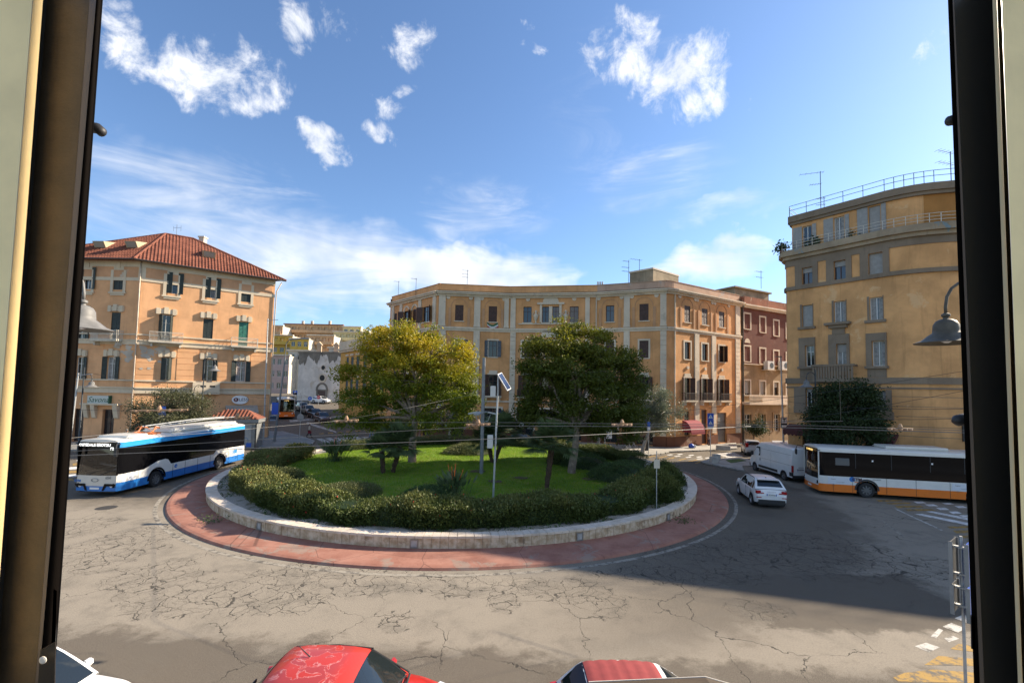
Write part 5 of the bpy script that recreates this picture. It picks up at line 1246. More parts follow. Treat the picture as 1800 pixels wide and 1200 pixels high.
def wedge(mt, name, r0, r1, z0, z1, gap):
    h = math.pi / NST - gap / 2 / R_WALL; b = MB()
    pts = [(r * math.cos(a), r * math.sin(a)) for r, a in ((r0, -h), (r1, -h), (r1, h), (r0, h))]
    b.prism(pts, z0, z1); return b.mesh(name, mt, bevel=.006)
cop = wedge('coping_pale', 'coping_stone', R_WALL - .50, R_WALL + .05, .563, .655, .012)
slabs = [wedge('travertine', 'facing_slab', R_WALL - .03, R_WALL + q, .13, .558, .010) for q in (0., .006, -.004)]
for i in range(NST):
    a = 2 * math.pi * (i + .5) / NST; off = Matrix.Translation((RC.x - ORG[WALL.name][0], RC.y - ORG[WALL.name][1], random.uniform(-.003, .004)))
    shared('coping_stone', cop, WALL, off @ Matrix.Rotation(a + random.uniform(-.0002, .0002), 4, 'Z'))
    shared('facing_slab', slabs[i % 3], WALL, off @ Matrix.Rotation(a, 4, 'Z'))
mat('lamp_steel', (0.30, 0.29, 0.27), .4, .7)
for px, py in ((450, 925), (727, 956), (1026, 946), (1198, 913)):
    q = G(px, py, .35); a = math.atan2(q.y - RC.y, q.x - RC.x); Mx = Matrix.Translation((RC.x, RC.y, .345)) @ Matrix.Rotation(a, 4, 'Z') @ Matrix.Translation((R_WALL + .012, 0, 0))
    b = MB(Mx)
    for y0, y1, z0, z1 in ((-.16, -.12, -.17, .17), (.12, .16, -.17, .17), (-.12, .12, .12, .17), (-.12, .12, -.17, -.12)): b.box(0, .025, y0, y1, z0, z1)
    o = b.build('wall_light', 'lamp_steel', WALL, org=ORG[WALL.name])
    b = MB(Mx); b.box(-.0, .008, -.12, .12, -.12, .12); b.build('diffuser', 'galvanised', o, org=ORG[WALL.name])
# earth, gravel and lawn
def gravel(name, c1, c2, c3):
    mt = bpy.data.materials.new(name); mt.use_nodes = True; MATS[name] = mt
    t = NT(mt.node_tree); bs = t.n['Principled BSDF']; bs.inputs['Roughness'].default_value = .9
    pos = t.node('ShaderNodeNewGeometry').outputs['Position']
    c = t.mix(t.ramp(t.noise(pos, 30, 3, .7), .35, .65), c1, c2); c = t.mix(t.ramp(t.noise(pos, 1.1, 6, .65), .48, .58), c, c3); t.l.new(c, bs.inputs['Base Color'])
    bp = t.node('ShaderNodeBump'); bp.inputs['Strength'].default_value = .8; bp.inputs['Distance'].default_value = .03; t.l.new(t.noise(pos, 30, 3, .7), bp.inputs['Height']); t.l.new(bp.outputs[0], bs.inputs['Normal'])
gravel('gravel', (0.24, 0.21, 0.165), (0.46, 0.43, 0.37), (0.16, 0.145, 0.09))
gravel('lawn', (0.072, 0.145, 0.008), (0.15, 0.25, 0.014), (0.20, 0.22, 0.03))
b = MB(); ring(b, R_WALL - .35, 12.2, .56, .58, 120); o = b.build('gravel_strip', 'gravel'); o['kind'] = 'structure'
b = MB(); rows = []
for i in range(20):
    r = 14.0 * i / 19 + .01; rows.append([(RC.x + r * math.cos(2 * math.pi * k / 72), RC.y + r * math.sin(2 * math.pi * k / 72), LZ(RC.x + r * math.cos(2 * math.pi * k / 72), RC.y + r * math.sin(2 * math.pi * k / 72)) + .06) for k in range(72)])
b.grid(rows, close=True); o = b.build('lawn', 'lawn', smooth=True); o['kind'] = 'structure'
n = 150000; a = RNG.uniform(0, 2 * math.pi, n); r = 13.4 * np.sqrt(RNG.uniform(0, 1, n)); x, y = RC.x + r * np.cos(a), RC.y + r * np.sin(a)
z = .58 + .42 * np.maximum(0, 1 - (r / 14.5) ** 2); h = RNG.uniform(.05, .13, n); th = RNG.uniform(0, math.pi, n); wd = RNG.uniform(.008, .018, n)
base = np.stack([x, y, z - .01], 1); sd = np.stack([np.cos(th), np.sin(th), th * 0], 1) * wd[:, None]; tip = base + np.stack([RNG.normal(0, .04, n), RNG.normal(0, .04, n), h], 1)
o = quadmesh('grass', np.stack([base - sd, base + sd, tip], 1), 'grass_blade', n=3); tag(o, 'short bright green grass of the island lawn', 'grass', kind='stuff')
mat('soil', (0.09, 0.06, 0.04), .95, var=.2)
def shell_leaves(fn, n, L, W, mt, name, parent=None, up=.3, rng=RNG):
    """fn(rng, n) -> points, outward normals"""
    p, d = fn(rng, n); return quadmesh(name, leaf_quads(p, L, W, d * 1.0, up, 0, rng) - (np.array(ORG[parent.name]) if parent else 0), mt, parent)
def nz(x, y, s): return np.sin(x * 1.3 * s + np.sin(y * .9 * s) * 1.7) * .5 + np.sin(y * 2.1 * s + x * .7 * s) * .3 + np.sin((x + y) * 3.7 * s) * .2
def hedge(label, a0, a1, r0, r1, h, mt, n, leaf=(.10, .05), name='hedge', flowers=0, bump=.25, core='leaf_street'):
    am = (a0 + a1) / 2; rt = world_root(name, (RC.x + r1 * math.cos(am), RC.y + r1 * math.sin(am), .58), label, 'hedge'); O = np.array(ORG[rt.name])
    def fn(rng, n):
        a = rng.uniform(a0, a1, n); s = rng.uniform(0, 1, n); rr = np.empty(n); zz = np.empty(n); dr = np.zeros((n, 3))
        w_ = r1 - r0; P_ = 2 * h + w_; q = s * P_
        X = a * 14
        hh = h * (1 + bump * nz(X, X * 0, .8)); ro = r1 + bump * .6 * nz(X, X * .5, 1.1)
        m1 = q < h; m2 = (q >= h) & (q < h + w_); m3 = q >= h + w_
        rr[m1] = ro[m1]; zz[m1] = q[m1] / h * hh[m1]; rr[m2] = (ro - (q - h))[m2]; zz[m2] = hh[m2]; rr[m3] = r0; zz[m3] = (hh * (1 - (q - h - w_) / h))[m3]
        t = np.clip((rr - r0) / w_, 0, 1); edge = np.abs(t * 2 - 1) ** 4; zz = np.where(m2, zz * (1 - .22 * edge), zz * .9)
        ca, sa = np.cos(a), np.sin(a); dr[m1] = np.stack([ca, sa, ca * 0 + .25], 1)[m1]; dr[m2] = (0, 0, 1); dr[m3] = np.stack([-ca, -sa, ca * 0], 1)[m3]
        p = np.stack([RC.x + rr * ca, RC.y + rr * sa, .58 + zz], 1) + rng.normal(0, .07, (n, 3)) - dr * rng.uniform(0, .22, n)[:, None]
        return p, dr
    shell_leaves(fn, n, leaf[0], leaf[1], mt, 'foliage', rt)
    b = wb(); k = max(8, int((a1 - a0) * 14)); rows = []
    for i in range(k + 1):
        a = a0 + (a1 - a0) * i / k; c_, s_ = math.cos(a), math.sin(a); rows.append([(RC.x + r * c_, RC.y + r * s_, .5 + z) for r, z in ((r1 - .25, 0), (r1 - .22, h * .7), ((r0 + r1) / 2, h * .8), (r0 + .22, h * .7), (r0 + .25, 0))])
    b.grid(rows); b.poly(rows[0]); b.poly(rows[-1]); b.build('dark_core', core, rt)  # solid dark filler inside the leaves, added to stop see-through
    if flowers:
        p, d = fn(np.random.default_rng(3), flowers); p = p + d * .1; quadmesh('blossoms', leaf_quads(p, .075, .06, d, .3, 0) - O, 'bloom_red', rt)
    return rt
dg = math.radians
hedge('dense dark green hedge with a few red blossoms along the front of the island', dg(-128), dg(-38), 12.9, 14.9, .95, 'leaf_hedge', 90000, (.12, .06), flowers=150, bump=.42)
hedge('olive green feathery hedge with red blossoms at the left of the island', dg(-192), dg(-129), 12.6, 14.7, 1.0, 'leaf_hedge_olive', 56000, (.12, .055), flowers=200, bump=.45)
hedge('pale clipped hedge along the back of the island lawn', dg(60), dg(150), 12.3, 13.8, 1.0, 'leaf_clip', 34000, (.07, .045), bump=.12)
hedge('dark hedge at the back right of the island behind the rounded bushes', dg(5), dg(58), 12.3, 14.0, 1.0, 'leaf_hedge', 26000, bump=.3)
def bush(label, px, py, rx, h, mt='leaf_box', n=9000, leaf=(.07, .04), rough=.06, name='shrub', flowers=0, base_z=.6):
    q = G(px, py, base_z); rt = world_root(name, (q.x, q.y, LZ(q.x, q.y) + .02), label, 'shrub'); z0 = LZ(q.x, q.y)
    def fn(rng, n):
        d = unit(rng.normal(0, 1, (n, 3))); d[:, 2] = np.abs(d[:, 2]); k = 1 + .10 * nz(d[:, 0] * 3, d[:, 1] * 3 + d[:, 2] * 2, 1.2)
        return np.array([q.x, q.y, z0]) + d * np.array([rx, rx * .85, h]) * k[:, None] * (1 - rng.uniform(0, .14, n))[:, None] + rng.normal(0, rough, (n, 3)), d
    shell_leaves(fn, n, leaf[0], leaf[1], mt, 'foliage', rt)
    b = wb(); rows = []
    for i in range(6):
        e = math.pi / 2 * i / 6; rows.append([(q.x + rx * .84 * math.cos(e) * math.cos(t_), q.y + rx * .72 * math.cos(e) * math.sin(t_), z0 - .1 + h * .86 * math.sin(e)) for t_ in [2 * math.pi * k / 12 for k in range(12)]])
    b.grid(rows, close=True); b.poly(rows[-1]); b.build('dark_core', 'leaf_street', rt)  # dark solid added inside so the shrub hides what is behind
    return rt
bush('large clipped dark mound under the right tree, further of two', 1030, 826, 2.0, 1.05)
bush('large clipped dark mound under the right tree, nearer of two', 1092, 846, 2.3, 1.2, n=12000)
bush('small round blue green shrub beside the dark mounds', 1122, 862, .95, .9, 'leaf_clip', 5000)
bush('big loose dark bush at the right end of the island', 1150, 874, 1.5, 1.6, 'leaf_hedge', 18000, (.12, .05), .12)
bush('loose bush behind the big one at the right end of the island', 1163, 848, 1.4, 1.35, 'leaf_hedge', 12000, (.12, .05), .12)
bush('low rounded light green shrub at the left edge of the lawn', 500, 848, 1.3, .8, 'leaf_clip', 8000)
bush('low dark rounded shrub at the left edge of the lawn by the lighter one', 462, 836, 1.3, .75, 'leaf_box', 8000)
bush('low grey green mound at the front of the lawn beside the strelitzia', 752, 884, 1.5, .75, 'leaf_box', 9000)
bush('wide low mound shrub at the front left of the lawn', 610, 872, 2.0, .55, 'leaf_clip', 9000)
bush('dark bush beneath the fan palm beside the right tree', 985, 822, 1.0, 1.2, 'leaf_hedge', 6000, (.12, .05), .1)
bush('pale clipped block of hedge behind the lamp mast', 823, 804, 2.2, .95, 'leaf_clip', 9000)

# the two big trees and the street trees
q = G(724, 813, .93); LT = px_lobes([(700, 605, 72, 34, 0), (765, 612, 70, 36, -1), (660, 652, 62, 40, .5), (800, 655, 52, 40, 0), (735, 660, 85, 48, -1.5), (735, 655, 80, 48, 2), (640, 708, 48, 36, 0), (690, 728, 58, 38, 1), (770, 718, 68, 44, -1), (828, 705, 28, 34, .5), (618, 745, 30, 24, 0), (715, 583, 34, 18, 0), (662, 755, 52, 22, 0), (650, 590, 26, 16, .3)], 35.4)
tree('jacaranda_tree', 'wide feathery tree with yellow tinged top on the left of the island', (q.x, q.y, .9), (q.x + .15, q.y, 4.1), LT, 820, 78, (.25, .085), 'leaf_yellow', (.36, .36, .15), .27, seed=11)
q = G(1004, 830, .9); RT = px_lobes([(985, 604, 56, 30, 0), (1040, 606, 44, 30, 0), (1085, 645, 50, 40, .5), (1010, 650, 75, 46, -1), (1010, 650, 75, 46, 2), (950, 642, 38, 46, 0), (960, 712, 50, 36, 0), (1052, 712, 76, 46, -1), (1108, 690, 34, 42, .5), (1010, 745, 58, 26, 0), (926, 730, 24, 24, 0), (1096, 748, 44, 26, 0), (1000, 580, 24, 14, 0)], 33.3)
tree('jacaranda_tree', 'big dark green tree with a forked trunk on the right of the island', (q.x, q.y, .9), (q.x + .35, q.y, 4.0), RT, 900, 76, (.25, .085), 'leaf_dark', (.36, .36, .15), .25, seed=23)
q = G(1128, 798); OL = px_lobes([(1150, 705, 34, 24, 0), (1175, 722, 26, 26, -.5), (1140, 735, 34, 26, .5), (1165, 745, 30, 18, 0), (1125, 715, 28, 26, .6)], 48)
tree('olive_tree', 'round silvery olive tree in front of the ochre block corner', (q.x, q.y, .13), (q.x + .7, q.y, 2.4), OL, 480, 40, (.18, .07), 'leaf_olive', (.3, .3, .24), .18, 'bark_pale', 'olive trees on the pavement', droop=0, seed=5)
q = G(1050, 795); OL2 = px_lobes([(1060, 735, 30, 24, 0), (1085, 742, 28, 22, .5), (1040, 745, 24, 20, 0)], 50)
tree('olive_tree', 'dark street tree with pale trunk on the pavement behind the big right tree', (q.x, q.y, .13), (q.x + .2, q.y, 2.3), OL2, 220, 30, (.16, .06), 'leaf_olive_dark', (.3, .3, .24), .17, 'bark_pale', 'olive trees on the pavement', droop=0, seed=6)
q = G(790, 792); OL3 = px_lobes([(790, 735, 30, 22, 0), (812, 742, 24, 18, .5), (770, 742, 24, 18, 0)], 51)
tree('olive_tree', 'small street tree on the pavement behind the left tree', (q.x, q.y, .13), (q.x, q.y, 2.3), OL3, 200, 30, (.16, .06), 'leaf_olive_dark', (.3, .3, .24), .15, 'bark_pale', 'olive trees on the pavement', droop=0, seed=8)
OL4 = px_lobes([(265, 722, 34, 24, 0), (300, 708, 38, 24, 0), (338, 718, 36, 26, 0), (310, 735, 50, 20, -.5), (250, 742, 24, 16, 0), (355, 742, 22, 16, 0)], 42.5)
tree('olive_tree', 'wide olive tree in front of the orange house behind the blue trolleybus', (-32.0, 42.5, .13), (-31.9, 42.5, 2.0), OL4, 600, 40, (.17, .065), 'leaf_olive_dark', (.32, .32, .26), .22, 'bark_pale', 'olive trees on the pavement', droop=0, seed=9)
ST = px_lobes([(1490, 700, 44, 32, 0), (1460, 725, 36, 34, 0), (1520, 728, 36, 34, 0), (1490, 752, 58, 34, -.3), (1445, 762, 26, 24, 0), (1535, 765, 24, 24, 0), (1475, 680, 20, 16, 0)], 33.6)
qx = P(1492, 760, 33.6); tree('evergreen_street_tree', 'dense dark evergreen tree against the tan building behind the bus', (qx.x, qx.y, .13), (qx.x, qx.y, 2.2), ST, 700, 54, (.18, .09), 'leaf_street', (.3, .3, .25), .18, seed=4)
qx = P(1325, 760, 58); ST2 = px_lobes([(1325, 745, 16, 14, 0), (1318, 755, 14, 12, 0), (1335, 752, 12, 12, 0)], 58)
tree('small_street_tree', 'small dark tree by the ground floor of the dark red house', (qx.x, qx.y, .13), (qx.x, qx.y, 1.6), ST2, 120, 34, (.16, .08), 'leaf_street', (.26, .26, .24), .09, seed=14)

def fan_palm(label, base, top, n=26, R_=.95, seed=1, up=.35):
    rng = np.random.default_rng(seed); rt = world_root('fan_palm', tuple(base), label, 'palm', 'fan palms on the island lawn'); base, top = Vector(base), Vector(top)
    b = wb(); pts = [base.lerp(top, i / 8) + Vector((0, 0, 0)) for i in range(9)]; pts[0] -= Vector((0, 0, .15))
    b.tube(pts, [.13, .12, .12, .14, .15, .16, .17, .18, .12], 8)
    for i in range(60):
        t_ = rng.uniform(.05, 1); a = rng.uniform(0, 6.28); c = base.lerp(top, t_) + Vector((math.cos(a), math.sin(a), 0)) * .13; b.tube([c, c + Vector((math.cos(a) * .06, math.sin(a) * .06, .14))], [.03, .006], 4)
    b.build('trunk', 'bark_palm', rt)
    V = []
    for i in range(n):
        a = rng.uniform(0, 2 * math.pi); e = rng.uniform(-.35, 1.5); d = Vector((math.cos(a) * math.cos(e), math.sin(a) * math.cos(e), math.sin(e)))
        c = top + d * rng.uniform(.25, .7) * R_; side = d.cross(Vector((0, 0, 1))).normalized(); up_ = side.cross(d).normalized()
        V += [top, top + side * .015, c + side * .012, c]
        for k in range(17):
            t_ = (k / 16 - .5) * 2.6; dd = (d * math.cos(t_) + side * math.sin(t_) * 1.0 - up_ * abs(t_) * .12).normalized(); L = R_ * rng.uniform(.5, .65) * (1 - .15 * abs(t_)); tip = c + dd * L + Vector((0, 0, -.18 * L)); w_ = up_.cross(dd).normalized() * .045
            m = c + dd * L * .5; V += [c, m + w_, tip, m - w_]
    quadmesh('crown', np.array([tuple(v) for v in V]) - np.array(ORG[rt.name]), 'leaf_palm', rt)
for i, (bx, by, tx, ty, dz, lb, n, R_) in enumerate(((674, 832, 671, 792, 0, 'short fan palm with upright trunk, left of the leaning palm on the lawn', 44, 1.25), (690, 831, 703, 785, 0, 'fan palm with leaning trunk in front of the yellow tinged tree', 54, 1.6),
        (866, 815, 858, 776, .2, 'left trunk of the fan palm pair behind the lamp mast', 50, 1.6), (868, 815, 885, 766, -.2, 'taller right trunk of the fan palm pair behind the lamp mast', 60, 2.0), (961, 856, 970, 783, 0, 'single fan palm with dark shaggy trunk in front of the right tree', 56, 1.65))):
    q = G(bx, by, .9); t_ = P(tx, ty, q.y + dz); fan_palm(lb, (q.x, q.y, .85), (t_.x, t_.y, t_.z), n, R_, seed=30 + i)
def strelitzia(label, px, py, n, h, seed, fl=5):
    rng = np.random.default_rng(seed); q = G(px, py, .75); z0 = LZ(q.x, q.y); rt = world_root('strelitzia', (q.x, q.y, z0), label, 'plant', 'strelitzia clumps on the island'); O = np.array(ORG[rt.name]); V = []
    for i in range(n):
        a, t_ = rng.uniform(0, 6.28), rng.uniform(.1, .75); b0 = Vector((q.x + rng.normal(0, .25), q.y + rng.normal(0, .25), z0 + .03)); d = Vector((math.cos(a) * t_, math.sin(a) * t_, 1)).normalized(); L = h * rng.uniform(.7, 1.15); s_ = d.cross(Vector((rng.normal(), rng.normal(), .2))).normalized()
        m = b0 + d * L * .55; tip = b0 + d * L + Vector((math.cos(a), math.sin(a), -.3)) * .12 * L
        V += [b0 - s_ * .015, b0 + s_ * .015, m + s_ * .015, m - s_ * .015]; c = m.lerp(tip, .45); V += [m, c + s_ * .085, tip, c - s_ * .085]
    quadmesh('leaves', np.array([tuple(v) for v in V]) - O, 'leaf_palm', rt)
    for i in range(fl):
        a, t_ = rng.uniform(0, 6.28), rng.uniform(.0, .45); d = Vector((math.cos(a) * t_, math.sin(a) * t_, 1)).normalized(); b0 = Vector((q.x, q.y, z0)); tp = b0 + d * h * rng.uniform(.95, 1.2)
        b = wb(); s_ = d.cross(Vector((1, .3, 0))).normalized()
        for k in range(4): b.add([tp - s_ * .02, tp + s_ * .02, tp + d * .2 + s_ * (k - 1.5) * .09], [(0, 1, 2)])
        b.tube([tp, tp + s_ * .22 + d * .05], [.025, .004], 5); b.tube([b0, tp], .012, 4); b.build('flower', 'bloom_orange', rt)
strelitzia('clump of strelitzia with orange flowers at the front of the lawn', 796, 872, 90, 1.35, 3, 6)
strelitzia('tall dark strelitzia clump at the back left of the lawn', 590, 812, 120, 1.6, 4, 4)
# weeds on the gravel, at the wall foot and on the apron
mat('weed', (0.045, 0.085, 0.015), .8)
pts = []
for i in range(2600):
    a = RNG.uniform(-math.pi, .3); r = RNG.uniform(14.6, 15.6); k = math.sin(a * 23) + math.sin(a * 41 + 1) * .8 + math.sin(a * 9)
    if k > .2: pts.append((RC.x + r * math.cos(a), RC.y + r * math.sin(a), .62))
o = quadmesh('weeds', leaf_quads(np.array(pts), .13, .05, None, .5), 'weed'); tag(o, 'scattered low weeds in the gravel inside the ring wall', 'weeds', kind='stuff')
for px, py, s_, lb in ((372, 918, .55, 'straggly weed tuft growing on the red apron at the left'), (1201, 918, .45, 'weed growing from the ring wall joint at the right')):
    q = G(px, py, .15); c = np.array([q.x, q.y, .24]) + RNG.normal(0, 1, (160, 3)) * np.array([s_ * .6, s_ * .3, .12]); o = quadmesh('weed_tuft', leaf_quads(c, .14, .03, None, .5), 'weed'); tag(o, lb, 'weed')
for px, py in ((870, 845), (915, 839), (1035, 838), (838, 829)):
    q = G(px, py, .95); b = MB(); b.poly([(q.x + .5 * math.cos(t_) * random.uniform(.7, 1.2), q.y + .5 * math.sin(t_) * random.uniform(.7, 1.2), LZ(q.x, q.y) + .10) for t_ in [k * .628 for k in range(10)]]); o = b.build('bare_soil', 'soil'); o['kind'] = 'structure'

# ------------------------------------------------------------------ vehicles
def lin(tab, x):
    if x <= tab[0][0]: return tab[0][1]
    for (a, u), (c, v) in zip(tab, tab[1:]):
        if x <= c:
            t = (x - a) / (c - a) if c > a else 0; return u + (v - u) * t
    return tab[-1][1]
def smooth(tab, x, e=.06): return (lin(tab, x - e) + lin(tab, x) * 2 + lin(tab, x + e)) / 4
def carpaint(name, col, coat=.6, rough=.35, var=0.04): return mat(name, col, rough, coat=coat, var=var, vscale=2, spec=.5)
carpaint('car_white', (0.70, 0.70, 0.69)); carpaint('car_red', (0.42, 0.018, 0.014)); carpaint('car_silver', (0.40, 0.39, 0.37)); carpaint('car_black', (0.02, 0.02, 0.022)); carpaint('car_grey', (0.10, 0.11, 0.125)); carpaint('car_cream', (0.50, 0.44, 0.36)); carpaint('car_brown', (0.10, 0.06, 0.045))
def make_wheel(r, w_, rim='alloy', spokes=5):
    b = MB(); b.lathe([(r * .62, -w_ / 2 + .01), (r * .93, -w_ / 2), (r, -w_ * .32), (r, w_ * .32), (r * .93, w_ / 2), (r * .62, w_ / 2 - .01)], 28, axis='Y', caps=False); ty = b.mesh('tyre', 'black_rubber', smooth=50)
    b = MB(); b.lathe([(r * .66, w_ / 2 - .012), (r * .60, w_ / 2 - .03), (r * .57, w_ / 2 - .07)], 28, axis='Y', caps=False)
    b.lathe([(r * .2, w_ / 2 - .02), (r * .2, w_ / 2 - .07)], 14, axis='Y'); 
    for i in range(spokes):
        a = 2 * math.pi * i / spokes; m = Matrix.Rotation(a, 4, 'Y'); k = MB(m); k.box(r * .15, r * .6, w_ / 2 - .065, w_ / 2 - .03, -r * .09, r * .09); b.add(k.v, k.f)
    rm = b.mesh('rim', rim, smooth=40)
    b = MB(); b.lathe([(r * .64, w_ / 2 - .08), (r * .64, -w_ / 2 + .03)], 20, axis='Y'); hb = b.mesh('hub', 'dark_metal')
    return ty, rm, hb
WH = {}
def wheel(rt, x, y, r, w_, rim='alloy', spokes=5):
    k = (r, w_, rim, spokes)
    if k not in WH: WH[k] = make_wheel(*k)
    m = Matrix.Translation((x, y, r)) @ (Matrix.Identity(4) if y > 0 else Matrix.Rotation(math.pi, 4, 'Z'))
    o = shared('wheel', WH[k][0], rt, m); linkmesh('rim', WH[k][1], o); linkmesh('hub', WH[k][2], o); return o
def arch_z(x, wheels, ra, r):
    z = 0
    for xw in wheels:
        d = abs(x - xw)
        if d < ra: z = max(z, r + math.sqrt(ra * ra - d * d) * .98)
    return z
def stations(L, wheels, ra, n):
    s = set(np.linspace(-L / 2, L / 2, n).tolist())
    for xw in wheels:
        for k in np.linspace(-1, 1, 13): s.add(xw + ra * math.sin(k * math.pi / 2))
    s = sorted(v for v in s if -L / 2 <= v <= L / 2); out = [s[0]]
    for v in s[1:]:
        if v - out[-1] > .008: out.append(v)
    return out
def plate_text(rt, x, z, M=None, txt='GR 430LJ', face=1):
    b = MB(); b.box(x - .006, x + .006, -.26, .26, z - .055, z + .055); o = b.build('number_plate', 'plate_white', rt)
    b = MB()
    for s_ in (-1, 1): b.box(x - .0075, x + .0075, min(s_ * .258, s_ * .215), max(s_ * .258, s_ * .215), z - .054, z + .054)
    b.build('plate_band', 'plate_blue', o)
    if txt: lettering(txt, .095, Matrix.Translation((x + face * .010, 0, z)) @ Matrix.Rotation(R(90) * face, 4, 'Z'), 'sign_black', o, depth=.002)
def car(name, label, loc, rz, s, paint, group=None, detail=2, cat='car', roofm=None):
    """s: L W r wb xf(front axle) shoulder[(x,z)] cab=(xw,zw,xf,xr,xb,zb_,zr) belt win=[(x0,x1)]"""
    rt = root(name, loc, label, cat, group, rz); L, W, r = s['L'], s['W'], s['r']; ra = r * 1.17; wheels = (s['xf'], s['xf'] - s['wb']); hw0 = W / 2
    sh = s['sh']; sill = s.get('sill', .26)
    def hwid(x): t = abs(2 * x / L); return hw0 * (1 - .10 * t ** 5 - .10 * max(0, t - .93) / .07)
    rows = []
    for x in stations(L, wheels, ra, 30):
        zt = smooth(sh, x, .05); zb = max(sill + (.06 * abs(2 * x / L) ** 6), arch_z(x, wheels, ra, r)); zb = min(zb, zt - .06); w_ = hwid(x)
        h = [(w_ * .955, zb), (w_ * .99, zb + (zt - zb) * .30), (w_, zb + (zt - zb) * .62), (w_ * .975, zt - .05), (w_ * .90, zt), (w_ * .5, zt + .035), (0, zt + .045)]
        rows.append([(x, y, z) for y, z in h] + [(x, -y, z) for y, z in h[-2::-1]])
    b = MB(); b.grid(rows); b.poly(rows[0]); b.poly(rows[-1][::-1]); b.build('body', paint, rt, smooth=38)
    b = MB(); b.box(-L / 2 + .12, L / 2 - .12, -hw0 + .24, hw0 - .24, .17, .5)
    b.build('underbody', 'black_plastic', rt)
    xw, zw, xf, xr, xb, zbk, zr = s['cab']; bz = s['belt']; wb_, wr = hw0 * s.get('wbk', .91), hw0 * s.get('wrk', .72)
    prof = [(xw, zw)] + [(xw + (xf - xw) * t, zw + (zr - .045 - zw) * (1 - (1 - t) ** 1.15)) for t in (.25, .5, .75, 1)]
    prof += [(xf + (xr - xf) * t, zr - .045 * abs(2 * t - 1) ** 2.5) for t in (.2, .4, .6, .8, 1)]
    prof += [(xr + (xb - xr) * t, zr - .045 + (zbk - zr + .045) * t ** 1.15) for t in (.25, .5, .75, 1)]
    zr2 = zr - .045
    def hw_at(x, z): return wb_ + (wr - wb_) * min(1, max(0, (z - bz) / (zr2 - bz)))
    sv = [-1, -.97, -.88, -.7, -.4, 0, .4, .7, .88, .97, 1]; crn = s.get('crown', .03)
    def top(x, z, k, o=0.0): h = hw_at(x, z); return (x, h * k, z + crn * (1 - abs(k) ** 2.5) * (.25 + .75 * min(1, max(0, (z - bz) / (zr2 - bz)))) + o)
    b = MB(); b.grid([[top(x, z, k) for k in sv] for x, z in prof])
    for sg in (-1, 1): b.grid([[(x, sg * hw_at(x, z), z), (x, sg * (wb_ + .01), min(z, bz) - .03)] for x, z in prof])
    b.build('cabin', roofm or paint, rt, smooth=50)
    def skin(i0, i1, k0, name, inset):
        b = MB(); rows = []
        n = 5
        for j in range(n):
            t = inset[0] + (1 - inset[0] - inset[1]) * j / (n - 1); f = i0 + (i1 - i0) * t; a = int(min(f, len(prof) - 2)); q = f - a
            x, z = prof[a][0] + (prof[a + 1][0] - prof[a][0]) * q, prof[a][1] + (prof[a + 1][1] - prof[a][1]) * q
            d = .008 if i0 == 0 else -.008; rows.append([(x + d, y, zz + .006) for (_, y, zz) in [top(x, z, k * k0) for k in (-1, -.75, -.4, 0, .4, .75, 1)]])
        b.grid(rows); return b.build(name, s.get('glass', 'car_glass'), rt, smooth=True)
    skin(0, 4, .90, 'windshield', (.04, .06)); skin(9, 13, .86, 'rear_window', (.12, .22))
    def zprof(x):
        for (x0, z0), (x1, z1) in zip(prof, prof[1:]):
            if min(x0, x1) <= x <= max(x0, x1): t = (x - x0) / (x1 - x0) if x1 != x0 else 0; return z0 + (z1 - z0) * t
        return bz
    for (a, c) in s['win']:
        for sg in (-1, 1):
            n = 7; xs_ = [a + (c - a) * i / (n - 1) for i in range(n)]; b = MB(); lo, hi = [], []
            for x in xs_:
                zt = max(bz + .015, min(zprof(x) - .075, zr2 - .055)); lo.append((x, sg * (hw_at(x, bz + .01) + .006), bz + .01)); hi.append((x, sg * (hw_at(x, zt) + .006), zt))
            b.grid([lo, hi]); b.build('side_window', s.get('glass', 'car_glass'), rt)
    for xw_ in wheels:
        for sg in (-1, 1): wheel(rt, xw_, sg * (hw0 - .115), r, .2, s.get('rim', 'alloy'), s.get('spokes', 5))
    xe, xg = L / 2, -L / 2
    for sg in (-1, 1):
        hz = s.get('hz', .68); w_ = hwid(xe - .1); b = MB(); b.cbox((xe - .17, sg * (w_ - .16), hz), (.30, .26, .15), rz=-sg * .5); b.build('headlight', 'head_lamp', rt, bevel=.03)
        tz, th = s.get('tail', (.85, .22)); b = MB(); b.cbox((xg + .10, sg * (hwid(xg + .08) - .11), tz), (.16, .26, th), rz=sg * .35); b.build('tail_light', 'red_lamp', rt, bevel=.02)
        b = MB(); b.cbox((xw - .33, sg * (hw0 + .07), bz + .08), (.12, .19, .13)); b.build('mirror', s.get('mirror', paint), rt, bevel=.035)
    b = MB(); b.box(xg - .015, xg + .3, -hw0 * .8, hw0 * .8, sill - .02, sill + .2); b.build('rear_bumper', 'black_plastic', rt, bevel=.03)
    b = MB(); b.box(xe - .3, xe + .012, -hw0 * .75, hw0 * .75, sill - .02, sill + .17); b.build('front_grille', 'black_plastic', rt, bevel=.03)
    if detail > 1:
        plate_text(rt, xg - .012, s.get('pz', .75), face=-1, txt=s.get('ptxt', 'GR 430LJ'))
        for sg in (-1, 1):
            for xd in s.get('doors', ()):
                b = MB(); b.cbox((xd, sg * (hw0 + .004), bz - .16), (.17, .03, .03)); b.build('door_handle', paint, rt, bevel=.008)
                b = MB(); b.box(xd - .16, xd - .152, sg * (hw0 - .012), sg * (hw0 + .003), sill + .1, bz - .02); b.build('door_gap', 'black_plastic', rt)
    return rt
